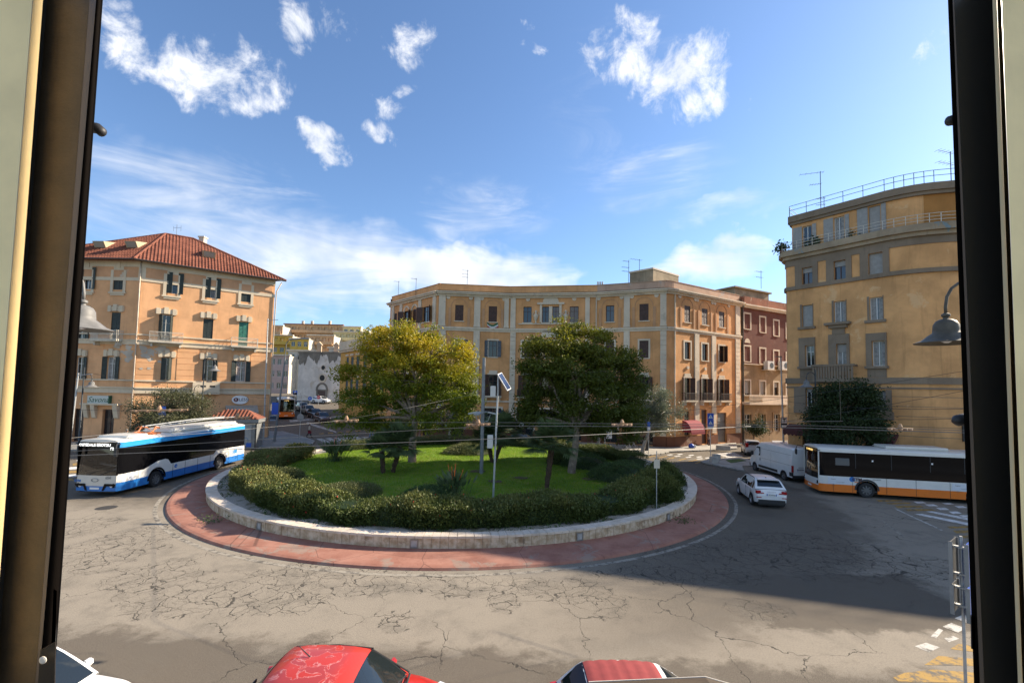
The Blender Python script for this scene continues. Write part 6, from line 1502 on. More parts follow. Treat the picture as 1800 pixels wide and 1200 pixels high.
SUV = dict(L=4.25, W=1.80, r=.34, wb=2.65, xf=1.32, sill=.28, sh=[(-2.125, .62), (-2.08, .95), (-1.9, 1.04), (-1, 1.02), (.6, .98), (.95, .97), (1.6, .90), (2.0, .80), (2.125, .58)], cab=(1.05, .99, .35, -1.45, -1.98, 1.06, 1.55), belt=1.0, wbk=.93, wrk=.74,
           win=[(-.45, .72), (-1.28, -.52), (-1.62, -1.34)], tail=(.90, .17), pz=.78, doors=(-.25, -1.15), ptxt='GR 695LJ')
HATCH = dict(L=3.75, W=1.62, r=.30, wb=2.35, xf=1.2, sh=[(-1.875, .55), (-1.83, .90), (-1.6, .98), (.5, .94), (.8, .93), (1.5, .84), (1.82, .70), (1.875, .5)], cab=(.95, .94, .2, -1.35, -1.76, .98, 1.54), belt=.95, wbk=.93, wrk=.76, win=[(-.35, .62), (-1.0, -.42), (-1.4, -1.08)], tail=(1.12, .42), pz=.62, rim='steel_rim', doors=(-.2, -.95), ptxt=None)
SEDAN = dict(L=4.3, W=1.76, r=.32, wb=2.6, xf=1.35, sh=[(-2.15, .55), (-2.1, .88), (-1.9, .96), (-.9, .95), (.6, .93), (1.0, .91), (1.7, .80), (2.1, .66), (2.15, .5)], cab=(1.0, .93, .25, -1.3, -1.95, .97, 1.47), belt=.94, wbk=.92, wrk=.70, win=[(-.42, .66), (-1.2, -.5), (-1.55, -1.28)], tail=(.86, .18), ptxt=None)
MINI = dict(crown=.06, L=3.57, W=1.64, r=.29, wb=2.3, xf=1.15, sh=[(-1.785, .52), (-1.74, .82), (-1.55, .93), (-.8, .93), (.5, .93), (.8, .92), (1.2, .86), (1.6, .74), (1.74, .6), (1.785, .45)], cab=(.92, .92, .18, -.95, -1.66, .95, 1.49), belt=.93, wbk=.93, wrk=.72, win=[(-.55, .62), (-1.12, -.63)], tail=(.88, .24), hz=.70, rim='alloy', doors=(-.4,), ptxt=None)

# white SUV driving away round the island
car('white_suv', 'white SUV driving away on the right side of the roundabout', (15.35, 28.3, 0), R(78), SUV, 'car_white')
suv = bpy.data.objects['white_suv']
for sg in (-1, 1):
    b = MB(); b.tube([(.35, sg * .62, 1.50), (.2, sg * .63, 1.565), (-1.1, sg * .63, 1.565), (-1.3, sg * .62, 1.51)], .018, 6); b.build('roof_rail', 'black_plastic', suv)
    b = MB(); b.cbox((-2.10, sg * .60, .86), (.03, .42, .05), rz=0); b.build('tail_light_strip', 'red_lamp', suv)
    b = MB(); b.cbox((-2.115, sg * .66, .62), (.04, .26, .045)); b.build('reflector', 'red_lamp', suv)
b = MB(); b.cbox((-1.52, 0, 1.545), (.34, 1.16, .03), ry=-.06); b.build('spoiler', 'car_white', suv, bevel=.01)
b = MB(); b.box(-2.13, -2.05, -.70, .70, .30, .50); b.build('diffuser', 'black_plastic', suv)
lettering('S K O D A', .10, Matrix.Translation((-2.112, 0, .93)) @ Matrix.Rotation(-R(90), 4, 'Z'), 'alloy', suv, name='tailgate_lettering')
b = MB(); b.ext([(-1.0, -.01, 1.575), (-1.2, -.01, 1.575), (-1.2, -.01, 1.62)], (0, .02, 0)); b.build('roof_antenna', 'black_plastic', suv)

# white panel van
def van(name, label, loc, rz, paint):
    rt = root(name, loc, label, 'van', None, rz); L, W, r = 6.0, 2.05, .35; ra, wheels, hw0 = .43, (2.05, -1.95), 1.025
    prof = [(-3.0, 2.42), (-2.9, 2.50), (1.0, 2.52), (1.35, 2.47), (1.75, 2.2), (2.35, 1.45), (2.5, 1.30), (2.85, 1.08), (2.98, .8), (3.0, .6)]
    def sec(x):
        zt = smooth(prof, x, .05); zb = max(.38, arch_z(x, wheels, ra, r)); t = max(0, (x - 1.6) / 1.4); w_ = hw0 * (1 - .14 * t ** 2)
        zz = lambda z: max(zb, min(z, zt - .02))
        k = min(1, max(0, (zt - 1.2) / 1.2))
        return [(w_ * .985, zb), (w_, zz(.75)), (w_, zz(1.15)), (w_ * .99, zz(1.6)), (w_ * (.955 + .03 * (1 - k)), zz(2.2)), (w_ * (.90 + .05 * (1 - k)), zt - .06), (w_ * .80, zt), (w_ * .4, zt + .03), (0, zt + .035)]
    rows = []
    for x in stations(L, wheels, ra, 36): h = sec(x); rows.append([(x, y, z) for y, z in h] + [(x, -y, z) for y, z in h[-2::-1]])
    b = MB(); b.grid(rows); b.poly(rows[0]); b.poly(rows[-1][::-1]); b.build('body', paint, rt, smooth=32)
    b = MB(); b.box(-2.8, 2.8, -.7, .7, .22, .6); b.build('underbody', 'black_plastic', rt)
    for xw in wheels:
        for sg in (-1, 1): wheel(rt, xw, sg * .90, r, .22, 'steel_rim', 6)
    def sidey(x, z):
        h = sec(x)
        for (y0, z0), (y1, z1) in zip(h, h[1:]):
            if z0 <= z <= z1: return y0 + (y1 - y0) * ((z - z0) / (z1 - z0) if z1 > z0 else 0)
        return h[1][0]
    for sg in (-1, 1):
        pts = [(1.15, 1.42), (2.28, 1.42), (1.95, 1.85), (1.62, 2.12), (1.15, 2.12)]
        b = MB(); b.poly([(x, sg * (sidey(x, z) + .008), z) for x, z in pts]); b.build('side_window', 'car_glass', rt)
        b = MB()
        for z0, x0, x1 in ((.56, -1.2, 1.4),):
            b.box(x0, x1, min(sg * (hw0 - .01), sg * (hw0 + .018)), max(sg * (hw0 - .01), sg * (hw0 + .018)), z0 - .09, z0 + .09)
        b.build('side_moulding', 'black_plastic', rt, bevel=.01)
        for z0 in (1.25, 2.0):
            b = MB(); b.grid([[(x, sg * (sidey(x, z0) + .004), z0 - .008) for x in np.linspace(-2.9, 1.0, 8)], [(x, sg * (sidey(x, z0 + .02) + .004), z0 + .012) for x in np.linspace(-2.9, 1.0, 8)]]); b.build('body_crease', 'sign_grey_back', rt)
        for xg in (1.05, -.35):
            b = MB(); b.grid([[(xg - .006, sg * (sidey(xg, z) + .004), z) for z in (.5, .8, 1.2, 1.6, 2.0, 2.25)], [(xg + .006, sg * (sidey(xg, z) + .004), z) for z in (.5, .8, 1.2, 1.6, 2.0, 2.25)]]); b.build('door_gap', 'black_plastic', rt)
        b = MB(); b.cbox((1.16, sg * 1.03, 1.12), (.06, .03, .2)); b.build('door_handle', 'black_plastic', rt)
        b = MB(); b.cbox((2.1, sg * 1.17, 1.5), (.14, .2, .34)); b.cbox((2.13, sg * 1.06, 1.42), (.06, .12, .06)); b.build('mirror', 'black_plastic', rt, bevel=.03)
        b = MB(); b.cbox((-2.97, sg * .96, 1.02), (.10, .15, .52)); b.build('tail_light', 'red_lamp', rt, bevel=.02)
        b = MB(); b.cbox((2.75, sg * .78, .92), (.3, .25, .2), rz=-sg * .5); b.build('headlight', 'head_lamp', rt, bevel=.04)
        b = MB(); b.box(-3.012, -3.0, min(sg * .02, sg * .86), max(sg * .02, sg * .86), .55, 2.32); o = b.build('rear_door', paint, rt, bevel=.006)
        b = MB(); b.box(-3.02, -3.013, min(sg * .1, sg * .78), max(sg * .1, sg * .78), 1.45, 2.12); b.build('blank_panel', paint, o)
    b = MB(); b.box(-3.018, -3.01, -.006, .006, .55, 2.34); b.build('door_gap', 'black_plastic', rt)
    b = MB(); b.box(-3.10, -2.75, -1.0, 1.0, .36, .55); b.build('rear_bumper', 'black_plastic', rt, bevel=.03)
    for sg in (-1, 1): b = MB(); b.cbox((-2.85, sg * .98, .62), (.4, .1, .36)); b.build('bumper_corner', 'black_plastic', rt, bevel=.04)
    b = MB(); b.box(2.7, 3.03, -.9, .9, .34, .62); b.build('front_bumper', 'black_plastic', rt, bevel=.03)
    b = MB(); pts = [(2.42, 1.40), (1.72, 2.24)]; b.grid([[(pts[0][0] + .02, y, pts[0][1] + .02) for y in (-.82, 0, .82)], [(pts[1][0] + .02, y, pts[1][1] + .0) for y in (-.76, 0, .76)]]); b.build('windshield', 'car_glass', rt)
    b = MB(); b.cbox((-3.02, .35, .98), (.03, .62, .05)); b.build('plate_light_bar', 'black_plastic', rt)
    b = MB(); b.cbox((-3.02, -.18, 1.06), (.03, .10, .16)); b.build('door_lock', 'black_plastic', rt)
    b = MB(); b.cbox((-3.02, -.52, 1.10), (.015, .16, .10)); b.build('badge', 'sign_grey_back', rt)
    b = MB(); b.cbox((-2.98, 0, 2.47), (.04, .25, .04)); b.build('brake_light', 'red_lamp', rt)
    b = MB(); b.box(-3.022, -3.014, .12, .62, .82, .92); o = b.build('number_plate', 'plate_white', rt)
    for y in (.14, .60): b = MB(); b.box(-3.025, -3.0225, y - .02, y + .02, .82, .92); b.build('plate_band', 'plate_blue', o)
    lettering('FX 476GC', .085, Matrix.Translation((-3.0245, .37, .87)) @ Matrix.Rotation(-R(90), 4, 'Z'), 'sign_black', o, depth=.001)
    lettering('DUCATO', .09, Matrix.Translation((-3.016, .35, 1.12)) @ Matrix.Rotation(-R(90), 4, 'Z'), 'black_plastic', rt, name='model_lettering')
    return rt
van('white_van', 'white panel van parked at the kerb in front of the bus', (21.75, 36.9, 0), R(91), 'car_white')

# ------------------------------------------------------------------ buses
carpaint('bus_white', (0.66, 0.65, 0.61), .4, .4); carpaint('bus_cream', (0.60, 0.56, 0.49), .4, .4); carpaint('bus_blue', (0.012, 0.15, 0.46), .4, .4); carpaint('bus_sky', (0.02, 0.26, 0.62), .4, .4); carpaint('bus_orange', (0.72, 0.17, 0.01), .4, .4)
mat('bus_black', (0.005, 0.005, 0.006), .08, spec=.18)
mat('bus_inside', (0.10, 0.10, 0.11), .8); mat('seat_blue', (0.03, 0.06, 0.16), .8); mat('pole_yellow', (0.55, 0.38, 0.03), .5)
seeglass('bus_windshield', (0.42, 0.47, 0.45), .80)
def led(name, e):
    mt = bpy.data.materials.new(name); mt.use_nodes = True; MATS[name] = mt; bs = mt.node_tree.nodes['Principled BSDF']; bs.inputs['Base Color'].default_value = (.8, .8, .75, 1); bs.inputs['Emission Color'].default_value = (*e, 1); bs.inputs['Emission Strength'].default_value = .7
led('led_white', (1, 1, .95)); led('led_amber', (1, .6, .1))
def bus(name, label, loc, rz, bands, roof='bus_white', front=None, group=None, wheels=(3.25, -2.65), L=12.0):
    """bands: [(z0, z1, material, part name)] of the side skin from the skirt up"""
    rt = root(name, loc, label, 'bus', group, rz); hw0, r, ra = 1.275, .48, .60; xa, xb = -L / 2, L / 2
    def hwid(x): e = min(x - xa, xb - x); return hw0 - .16 * max(0, 1 - e / .35) ** 2
    st = stations(L, wheels, ra, 26); st = sorted(set(st + [xa + .05, xa + .15, xa + .3, xb - .05, xb - .15, xb - .3]))
    for (z0, z1, m, nm) in bands:
        for sg in (-1, 1):
            b = MB(); lo, hi = [], []
            for x in st:
                a = arch_z(x, wheels, ra, r); t0, t1 = max(z0, min(a, z1)), max(z1, a) if False else z1
                i0 = hwid(x) - .05 * max(0, (t0 - 1.1) / 2.0) ** 2; i1 = hwid(x) - .05 * max(0, (t1 - 1.1) / 2.0) ** 2
                lo.append((x, sg * i0, min(t0, z1))); hi.append((x, sg * i1, z1))
            b.grid([lo, hi]); b.build(nm, m, rt, smooth=30)
        for x, nm2 in ((xa, 'rear_' + nm),):
            w0, w1 = hwid(x) - .05 * max(0, (z0 - 1.1) / 2) ** 2, hwid(x) - .05 * max(0, (z1 - 1.1) / 2) ** 2
            b = MB(); b.poly([(x, -w0, z0), (x, w0, z0), (x, w1, z1), (x, -w1, z1)]); b.build(nm2, m, rt)
    zt = bands[-1][1]; b = MB(); rows = []
    for x in st:
        w1 = hwid(x) - .05 * max(0, (zt - 1.1) / 2) ** 2; rows.append([(x, k * w1, zt + h) for k, h in ((-1, 0), (-.97, .06), (-.85, .11), (-.4, .15), (0, .16), (.4, .15), (.85, .11), (.97, .06), (1, 0))])
    b.grid(rows); b.poly(rows[0]); b.poly(rows[-1][::-1]); b.build('roof', roof, rt, smooth=35)
    b = MB(); b.box(xa + .1, xb - .1, -1.0, 1.0, .22, .36); b.build('underbody', 'black_plastic', rt)
    b = MB(); b.box(xa + .1, xb - .25, -1.18, 1.18, .37, .42); o = b.build('floor', 'bus_inside', rt)
    for sg in (-1, 1):
        for xs_ in (2.2, 1.0, 0.1, -.9, -1.9):
            b = MB(); b.box(xs_ - .22, xs_ + .22, sg * .35 if sg > 0 else -1.1, 1.1 if sg > 0 else -.35, .85, .95); b.box(xs_ - .24, xs_ - .16, sg * .35 if sg > 0 else -1.1, 1.1 if sg > 0 else -.35, .95, 1.6); b.box(xs_ - .1, xs_ + .1, .6 if sg > 0 else -.9, .9 if sg > 0 else -.6, .42, .85); b.build('seat', 'seat_blue', o)
    for xs_, ys in ((3.6, .5), (2.4, -.4), (1.2, .4), (0, -.4)): b = MB(); b.tube([(xs_, ys, .42), (xs_, ys, zt)], .02, 6); b.build('grab_pole', 'pole_yellow', o)
    b = MB(); b.box(xb - 1.0, xb - .45, -1.05, 1.05, .42, 1.25); b.build('dashboard', 'black_plastic', o)
    b = MB(); b.lathe([(.23, -.02), (.25, 0), (.23, .02)], 16, (xb - 1.15, .55, 1.32)); b.build('steering_wheel', 'black_plastic', o)
    b = MB(); b.box(xb - 1.95, xb - 1.5, .3, .85, .42, 1.0); b.box(xb - 2.0, xb - 1.88, .3, .85, 1.0, 1.75); b.build('driver_seat', 'bus_inside', o)
    for xw in wheels:
        for sg in (-1, 1): wheel(rt, xw, sg * 1.10, r, .30, 'steel_rim', 8)
    w_ = hwid(xb); fz = front['glass']
    # front: lower panels, windshield, header
    zz = .32
    for (z0, z1, m, nm) in front['bands']:
        b = MB(); b.grid([[(xb + .10 * (1 - (y / w_) ** 2) - .02 * z, y, z) for y in np.linspace(-w_, w_, 9)] for z in (z0, z1)]); b.build(nm, m, rt, smooth=True)
    b = MB(); b.grid([[(xb + .10 * (1 - (y / w_) ** 2) - .02 * z - .05 * max(0, (z - 1.5)) ** 1.3 * .6, y * (1 - .03 * (z - 1)), z) for y in np.linspace(-w_ + .02, w_ - .02, 9)] for z in np.linspace(fz[0], fz[1], 5)]); b.build('windshield', 'bus_windshield', rt, smooth=True)
    b = MB(); b.grid([[(xb + .06 * (1 - (y / w_) ** 2) - .02 * z - .05 * max(0, (z - 1.5)) ** 1.3 * .6 + .005, y * (1 - .03 * (z - 1)), z) for y in np.linspace(-w_, w_, 9)] for z in (fz[1], zt + .02)]); b.build('destination_panel', 'bus_black', rt, smooth=True)
    for sg in (-1, 1):
        b = MB(); b.box(xb - .06, xb + .012, min(sg * (w_ - .02), sg * (w_ + .045)), max(sg * (w_ - .02), sg * (w_ + .045)), fz[0], zt); b.build('corner_pillar', front['pillar'], rt, bevel=.015)
        b = MB(); b.lathe([(.10, .0), (.10, .03), (.05, .05)], 14, (xb + .03 - .02, sg * .88, front['hz']), axis='X'); o = b.build('headlight', 'head_lamp', rt)
        b = MB(); b.cbox((xb + .005, sg * .85, front['hz']), (.06, .44, .24), rz=-sg * .1); b.build('headlight_housing', 'bus_black', rt, bevel=.03)
    for sg, yy in ((1, .25), (-1, -.45)):
        b = MB(); b.tube([(xb + .09, yy, fz[0] + .02), (xb + .12, yy + .45, fz[0] + .22), (xb + .08, yy + .75, fz[0] + .28)], .014, 4); b.build('wiper', 'black_plastic', rt)
    for sg in (-1, 1):
        b = MB(); b.tube([(xb - .1, sg * 1.15, zt - .1), (xb + .35, sg * 1.32, zt - .05), (xb + .42, sg * 1.36, zt - .3)], .025, 6); o = b.build('mirror_arm', 'black_plastic', rt)
        b = MB(); b.cbox((xb + .42, sg * 1.36, zt - .52), (.10, .24, .42)); b.build('mirror', 'black_plastic', o, bevel=.04)
    b = MB(); b.box(xb + .085, xb + .097, -.26, .26, .42, .53); b.build('number_plate', 'plate_white', rt)
    return rt
# blue and white trolleybus, left; it stands parallel to the view
TB = bus('trolleybus', 'blue and white trolleybus with black window band at the left of the roundabout', (-23.05, 31.8, 0), R(-90 - .5),
         [(.32, .78, 'bus_blue', 'skirt_panel'), (.782, 1.24, 'bus_white', 'side_panel'), (1.242, 2.72, 'bus_black', 'window_band'), (2.722, 3.02, 'bus_sky', 'roof_edge')], 'bus_white',
         dict(glass=(1.18, 2.62), bands=[(.32, .60, 'bus_blue', 'front_skirt'), (.602, 1.18, 'bus_cream', 'front_panel')], pillar='bus_black', hz=.62), 'buses', wheels=(3.3, -2.7))
XB = 6.0
F_ = lambda x, y, z: Matrix.Translation((x, y, z)) @ Matrix.Rotation(R(90), 4, 'Z')
lettering('OSPEDALE BROTZU', .20, F_(XB + .075, -.15, 2.86), 'led_white', TB, name='destination_lettering', bold=.006)
lettering('P2', .20, F_(XB + .06, .82, 2.67), 'led_white', TB, name='destination_lettering', bold=.006)
lettering('654', .20, F_(XB + .055, .70, 1.05), 'sign_grey_back', TB, name='fleet_number', bold=.006)
lettering('CTM', .17, F_(XB + .03, -1.02, .86), 'bus_blue', TB, name='operator_lettering', bold=.008)
b = MB(); b.lathe([(.17, .0), (.21, .012), (.17, .024)], 20, (XB + .085, 0, 0), axis='X', caps=False); b2 = MB(Matrix.Translation((0, 0, .93)) @ Matrix.Diagonal((1, 1, .5, 1))); b2.add(b.v, b.f); b2.build('badge', 'sign_grey_back', TB)
for sg in (-1, 1):
    b = MB(); b.ext([(XB + .05, sg * 1.15, .72), (XB + .085, sg * .55, .74), (XB + .09, sg * .42, .36), (XB + .09, sg * .52, .36), (XB + .08, sg * .64, .60), (XB + .05, sg * 1.1, .60)], (.012, 0, 0)); b.build('headlight_trim', 'bus_black', TB)
# left flank details: the white wave over the wheel, door seams, logos
b = MB()
ys = 1.285
b.ext([(2.2, ys, 1.24), (2.45, ys, 1.55), (2.7, ys, 1.62), (3.3, ys, 1.58), (4.3, ys, 1.26), (4.3, ys, 1.23), (2.2, ys, 1.23)], (0, .006, 0)); b.build('wheel_panel', 'bus_white', TB)
b = MB(); b.ext([(-1.95, ys, 1.24), (-2.3, ys, 1.52), (-3.2, ys, 1.50), (-6.0 + .3, ys, 1.42), (-5.7, ys, 1.23)], (0, .006, 0)); b.build('wheel_panel', 'bus_white', TB)
b = MB()
for (xw) in (3.3, -2.7):
    b = MB(); pts = [(xw + .72 * math.cos(a_), ys - .005, .48 + .72 * math.sin(a_)) for a_ in np.linspace(0, math.pi, 15)] + [(xw + .60 * math.cos(a_), ys - .005, .48 + .60 * math.sin(a_)) for a_ in np.linspace(math.pi, 0, 15)]
    k = 15
    for i in range(14): b.ext([pts[i], pts[i + 1], pts[28 - i], pts[29 - i]], (0, .014, 0))
    b.build('wheel_arch_trim', 'bus_black', TB)
for xs_ in (4.7, 2.0, .9, -.3, -1.6, -3.7, -4.9):
    b = MB(); b.box(xs_ - .006, xs_ + .006, ys - .012, ys + .002, .34, 1.23); b.build('panel_gap', 'black_plastic', TB)
lettering('100', .42, Matrix.Translation((-4.45, ys + .012, 1.08)) @ Matrix.Rotation(R(180), 4, 'Z'), 'bus_sky', TB, name='side_lettering', bold=.012)
lettering('per cento\nelettrico', .14, Matrix.Translation((-5.25, ys + .012, 1.10)) @ Matrix.Rotation(R(180), 4, 'Z'), 'bus_sky', TB, name='side_lettering')
mat('poster_pale', (0.60, 0.63, 0.68), .5)
b = MB(); b.box(5.0, 5.45, ys, ys + .005, .82, 1.15); b.build('side_notice', 'poster_pale', TB)
b = MB(); b.lathe([(.12, 0), (.12, .006)], 18, (1.75, ys, 1.02), axis='Y'); o = b.build('operator_badge', 'bus_blue', TB)
lettering('tm', .12, Matrix.Translation((1.73, ys + .009, 1.02)) @ Matrix.Rotation(R(180), 4, 'Z'), 'sign_white', o)
# roof gear
b = MB(); b.box(-5.2, 1.9, -1.0, 1.0, 3.10, 3.42); b.build('battery_housing', 'bus_white', TB, bevel=.12)
b = MB(); b.box(3.6, 5.2, -.95, .95, 3.08, 3.30); b.build('roof_fairing', 'bus_white', TB, bevel=.1)
mat('insulator_orange', (0.45, 0.14, 0.04), .6)
b = MB()
for yy in (-.45, .45):
    b.tube([(2.9, yy, 3.15), (2.6, yy, 3.6), (2.2, yy * .9, 3.5)], .05, 6); b.tube([(3.2, yy, 3.15), (2.5, yy, 3.5)], .035, 5)
    for k in range(5): b.lathe([(.09, 0), (.09, .04)], 8, (2.7 + .14 * k, yy, 3.22 + .05 * (k % 2)))
b.box(2.3, 3.2, -.6, .6, 3.14, 3.22); b.build('trolley_base', 'insulator_orange', TB)
for yy in (-.4, .4):
    b = MB(); b.tube([(2.6, yy, 3.6), (-2, yy * 1.0, 3.75), (-5.6, yy, 3.72)], .035, 5); b.build('trolley_pole', 'galvanised', TB)
b = MB(); b.tube([(2.6, -.8, 3.12), (2.7, -.7, 3.5), (3.0, -.3, 3.62), (3.1, .4, 3.55), (2.9, .8, 3.15)], .02, 5); b.build('roof_cable', 'insulator_orange', TB)

# white and orange bus, right
BUSF = dict(glass=(1.05, 2.62), bands=[(.30, .62, 'bus_orange', 'front_skirt'), (.622, 1.05, 'bus_white', 'front_panel')], pillar='bus_white', hz=.82)
SB = [(.28, .76, 'bus_orange', 'skirt_panel'), (.762, 1.28, 'bus_white', 'side_panel'), (1.282, 2.80, 'bus_black', 'window_band'), (2.802, 2.98, 'bus_white', 'roof_edge')]
BR = bus('city_bus', 'white and orange city bus waiting at the right beside the van', (26.35, 30.0, 0), R(180 - 12.5), SB, 'bus_white', BUSF, 'buses', wheels=(3.3, -2.6))
b = MB(); b.box(-1.6, 2.0, -.8, .8, 3.08, 3.30); b.build('air_conditioning_unit', 'bus_white', BR, bevel=.1)
for xs_ in (5.2, 4.1, 2.2, .6, -1.2, -3.4):
    b = MB(); b.box(xs_ - .006, xs_ + .006, ys - .012, ys + .002, .30, 1.28); b.build('panel_gap', 'black_plastic', BR)
for xs_ in (3.9, 1.9, -.2, -2.0):
    b = MB(); b.box(xs_ - .02, xs_ + .02, 1.24, 1.262, 1.30, 2.78); b.build('window_divider', 'black_plastic', BR)
mat('glass_sheen', (0.09, 0.11, 0.12), .08)
b = MB(); b.box(4.25, 5.05, 1.245, 1.258, 1.95, 2.45); b.build('cab_window', 'glass_sheen', BR)
for x0, x1 in ((4.25, 5.5), (-2.5, -1.3)):
    b = MB(); b.box(x0, x1, ys - .006, ys + .004, .80, 1.22); o = b.build('side_notice', 'poster_pale', BR)
    for k, (tx, sz) in enumerate((('Regione', .08), ('Comune di Cagliari', .06), ('CTM', .08))): lettering(tx, sz, Matrix.Translation((x1 - .3 - .4 * (k % 2), ys + .007, 1.1 - .18 * k)) @ Matrix.Rotation(R(180), 4, 'Z'), 'sign_grey_back', o)
lettering('CTM', .26, Matrix.Translation((4.0 - .15, ys + .006, 1.12)) @ Matrix.Rotation(R(180), 4, 'Z'), 'sign_dark_text', BR, name='operator_lettering', bold=.015)
b = MB(); b.lathe([(.16, 0), (.16, .005)], 18, (4.13, ys + .0, 1.13), axis='Y'); b.build('operator_badge', 'bus_blue', BR)
b = MB(); b.box(3.62, 4.0, ys, ys + .006, .94, .99); b.build('badge_bar', 'bus_orange', BR)
lettering('VAN HOOL', .09, Matrix.Translation((2.75, ys + .006, 1.18)) @ Matrix.Rotation(R(180), 4, 'Z'), 'sign_grey_back', BR, name='maker_lettering')
lettering('557', .16, Matrix.Translation((-3.0, 1.25, 2.62)) @ Matrix.Rotation(R(180), 4, 'Z'), 'sign_white', BR, name='fleet_number')
for x0 in (2.9, -.35): b = MB(); b.box(x0, x0 + .09, 1.25, 1.262, 2.30, 2.40); b.build('window_sticker', 'sign_white', BR)
for xw in (3.3,):
    b = MB(); pts = [(xw + .70 * math.cos(a_), ys - .005, .48 + .70 * math.sin(a_)) for a_ in np.linspace(0, math.pi, 15)] + [(xw + .60 * math.cos(a_), ys - .005, .48 + .60 * math.sin(a_)) for a_ in np.linspace(math.pi, 0, 15)]
    for i in range(14): b.ext([pts[i], pts[i + 1], pts[28 - i], pts[29 - i]], (0, .014, 0))
    b.build('wheel_arch_trim', 'black_plastic', BR)
lettering('13 S.MICHELE', .18, F_(XB + .07, 0, 2.82), 'led_amber', BR, name='destination_lettering')
# orange bus coming down the far street
q = G(500, 737, 1.0); BF = bus('city_bus', 'far orange and white bus coming down the side street', (q.x - 3.2, q.y + 6.5, street_rise(q.x - 3.2, q.y + 3)), R(-62), SB, 'bus_white', dict(BUSF, bands=[(.30, 1.05, 'bus_orange', 'front_skirt')]), 'buses')
lettering('M LINE', .2, F_(XB + .07, 0, 2.82), 'led_amber', BF, name='destination_lettering')

# ------------------------------------------------------------------ cars
mat('peeled', (0.50, 0.33, 0.33), .8); 
def peel_red():
    mt = bpy.data.materials.new('peeling_red'); mt.use_nodes = True; MATS['peeling_red'] = mt; t = NT(mt.node_tree); bs = t.n['Principled BSDF']; bs.inputs['Roughness'].default_value = .4; bs.inputs['Coat Weight'].default_value = .3
    oc = t.node('ShaderNodeTexCoord').outputs['Object']; sp = t.node('ShaderNodeSeparateXYZ'); t.l.new(oc, sp.inputs[0])
    n = t.noise(oc, 3.6, 4, .5, .8); msk = t.m('MULTIPLY', t.ramp(sp.outputs[0], .05, -.25), t.ramp(sp.outputs[0], -1.35, -1.1))
    v = t.m('SUBTRACT', n, .5); ring_ = t.m('MULTIPLY', t.ramp(t.m('ABSOLUTE', v), .016, .006), msk); ins = t.m('MULTIPLY', t.ramp(v, .0, .03), msk)
    c = t.mix(t.m('MULTIPLY', ins, .5), (0.45, 0.035, 0.022), (0.26, 0.045, 0.05)); c = t.mix(t.m('MULTIPLY', ring_, .5), c, (0.55, 0.33, 0.32)); t.l.new(c, bs.inputs['Base Color'])
peel_red()
red = car('red_hatchback', 'small red hatchback with peeling roof paint parked below the window', (-2.83, 8.5, 0), 0, dict(MINI, cab=(.92, .92, .20, -1.25, -1.72, .95, 1.49), win=[(-.55, .62), (-1.3, -.63)]), 'car_red', detail=1, roofm='peeling_red')
b = MB(); b.tube([(-.72, .1, 1.52), (-.95, .1, 1.72)], [.012, .006], 6); b.lathe([(.05, 1.50), (.03, 1.54)], 10, (-.72, .1, 0)); b.build('roof_antenna', 'black_plastic', red)
b = MB(); b.tube([(.93, .55, .98), (.75, .0, 1.03), (.9, -.6, .98)], .016, 5); b.build('wiper', 'black_plastic', red)
for nc in (red,):
    for sg in (-1, 1):
        b = MB(); b.tube([(.28, sg * .57, 1.455), (-.4, sg * .595, 1.49), (-1.2, sg * .575, 1.455), (-1.62, sg * .66, 1.10)], .012, 5); b.build('roof_seam', 'black_rubber', nc)
        b = MB(); b.tube([(.24, sg * .56, 1.45), (.95, sg * .70, .95)], .016, 5); b.build('pillar_trim', 'black_rubber', nc)
    b = MB(); b.tube([(.98, -.62, .965), (1.0, 0, .985), (.98, .62, .965)], .022, 6); b.build('cowl', 'black_rubber', nc)
    b = MB(); b.cbox((-1.78, 0, 1.02), (.02, .5, .05)); b.build('tailgate_handle', 'black_plastic', nc)
mat('canvas_red', (0.24, 0.035, 0.035), .9, var=.08, vscale=6); mat('navy_trim', (0.012, 0.016, 0.03), .6)
cv = car('convertible_hatchback', 'small white car with a ribbed red canvas roof parked below the window', (2.62, 8.2, 0), 0, dict(MINI, cab=(.92, .92, .18, -1.22, -1.68, .95, 1.49), win=[(-.55, .62), (-1.25, -.63)]), 'car_white', detail=1)
b = MB(); rows = []
for i in range(21):
    x = -1.2 + 1.32 * i / 20; bulge = .018 * abs(math.sin(i / 20 * math.pi * 6)); rows.append([(x, y, 1.497 + .062 * (1 - (abs(y) / .58) ** 2.5) + bulge - .045 * abs((x + .52) / .70) ** 2.5) for y in np.linspace(-.55, .55, 9)])
b.grid(rows); b.build('canvas_roof', 'canvas_red', cv, smooth=True)
b = MB(); b.grid([[(x, y, 1.50 + .05 * (1 - (abs(y) / .58) ** 2.5) + dz) for y in np.linspace(-.55, .55, 7)] for x, dz in ((-1.2, -.035), (-1.32, -.11), (-1.45, -.26))]); b.build('folded_hood', 'navy_trim', cv, smooth=True)
wc = car('white_hatchback', 'white car at the bottom left corner seen through its windscreen', (-8.72, 8.26, 0), 0, dict(HATCH, crown=.06), 'car_white', detail=1)
b = MB(); b.box(.3, .85, -.6, .6, .80, .93); b.build('dashboard', 'black_plastic', wc)
for sg in (-1, 1):
    b = MB(); b.box(-.5, 0, sg * .38 - .22, sg * .38 + .22, .45, .62); b.box(-.62, -.45, sg * .38 - .22, sg * .38 + .22, .62, 1.2); b.build('seat', 'black_plastic', wc, bevel=.04)
car('silver_hatchback', 'small silver hatchback parked on the side street beside the dark red house', (26.0, 49.6, 0), R(70), HATCH, 'car_silver', 'cars parked in the right side street', 1)
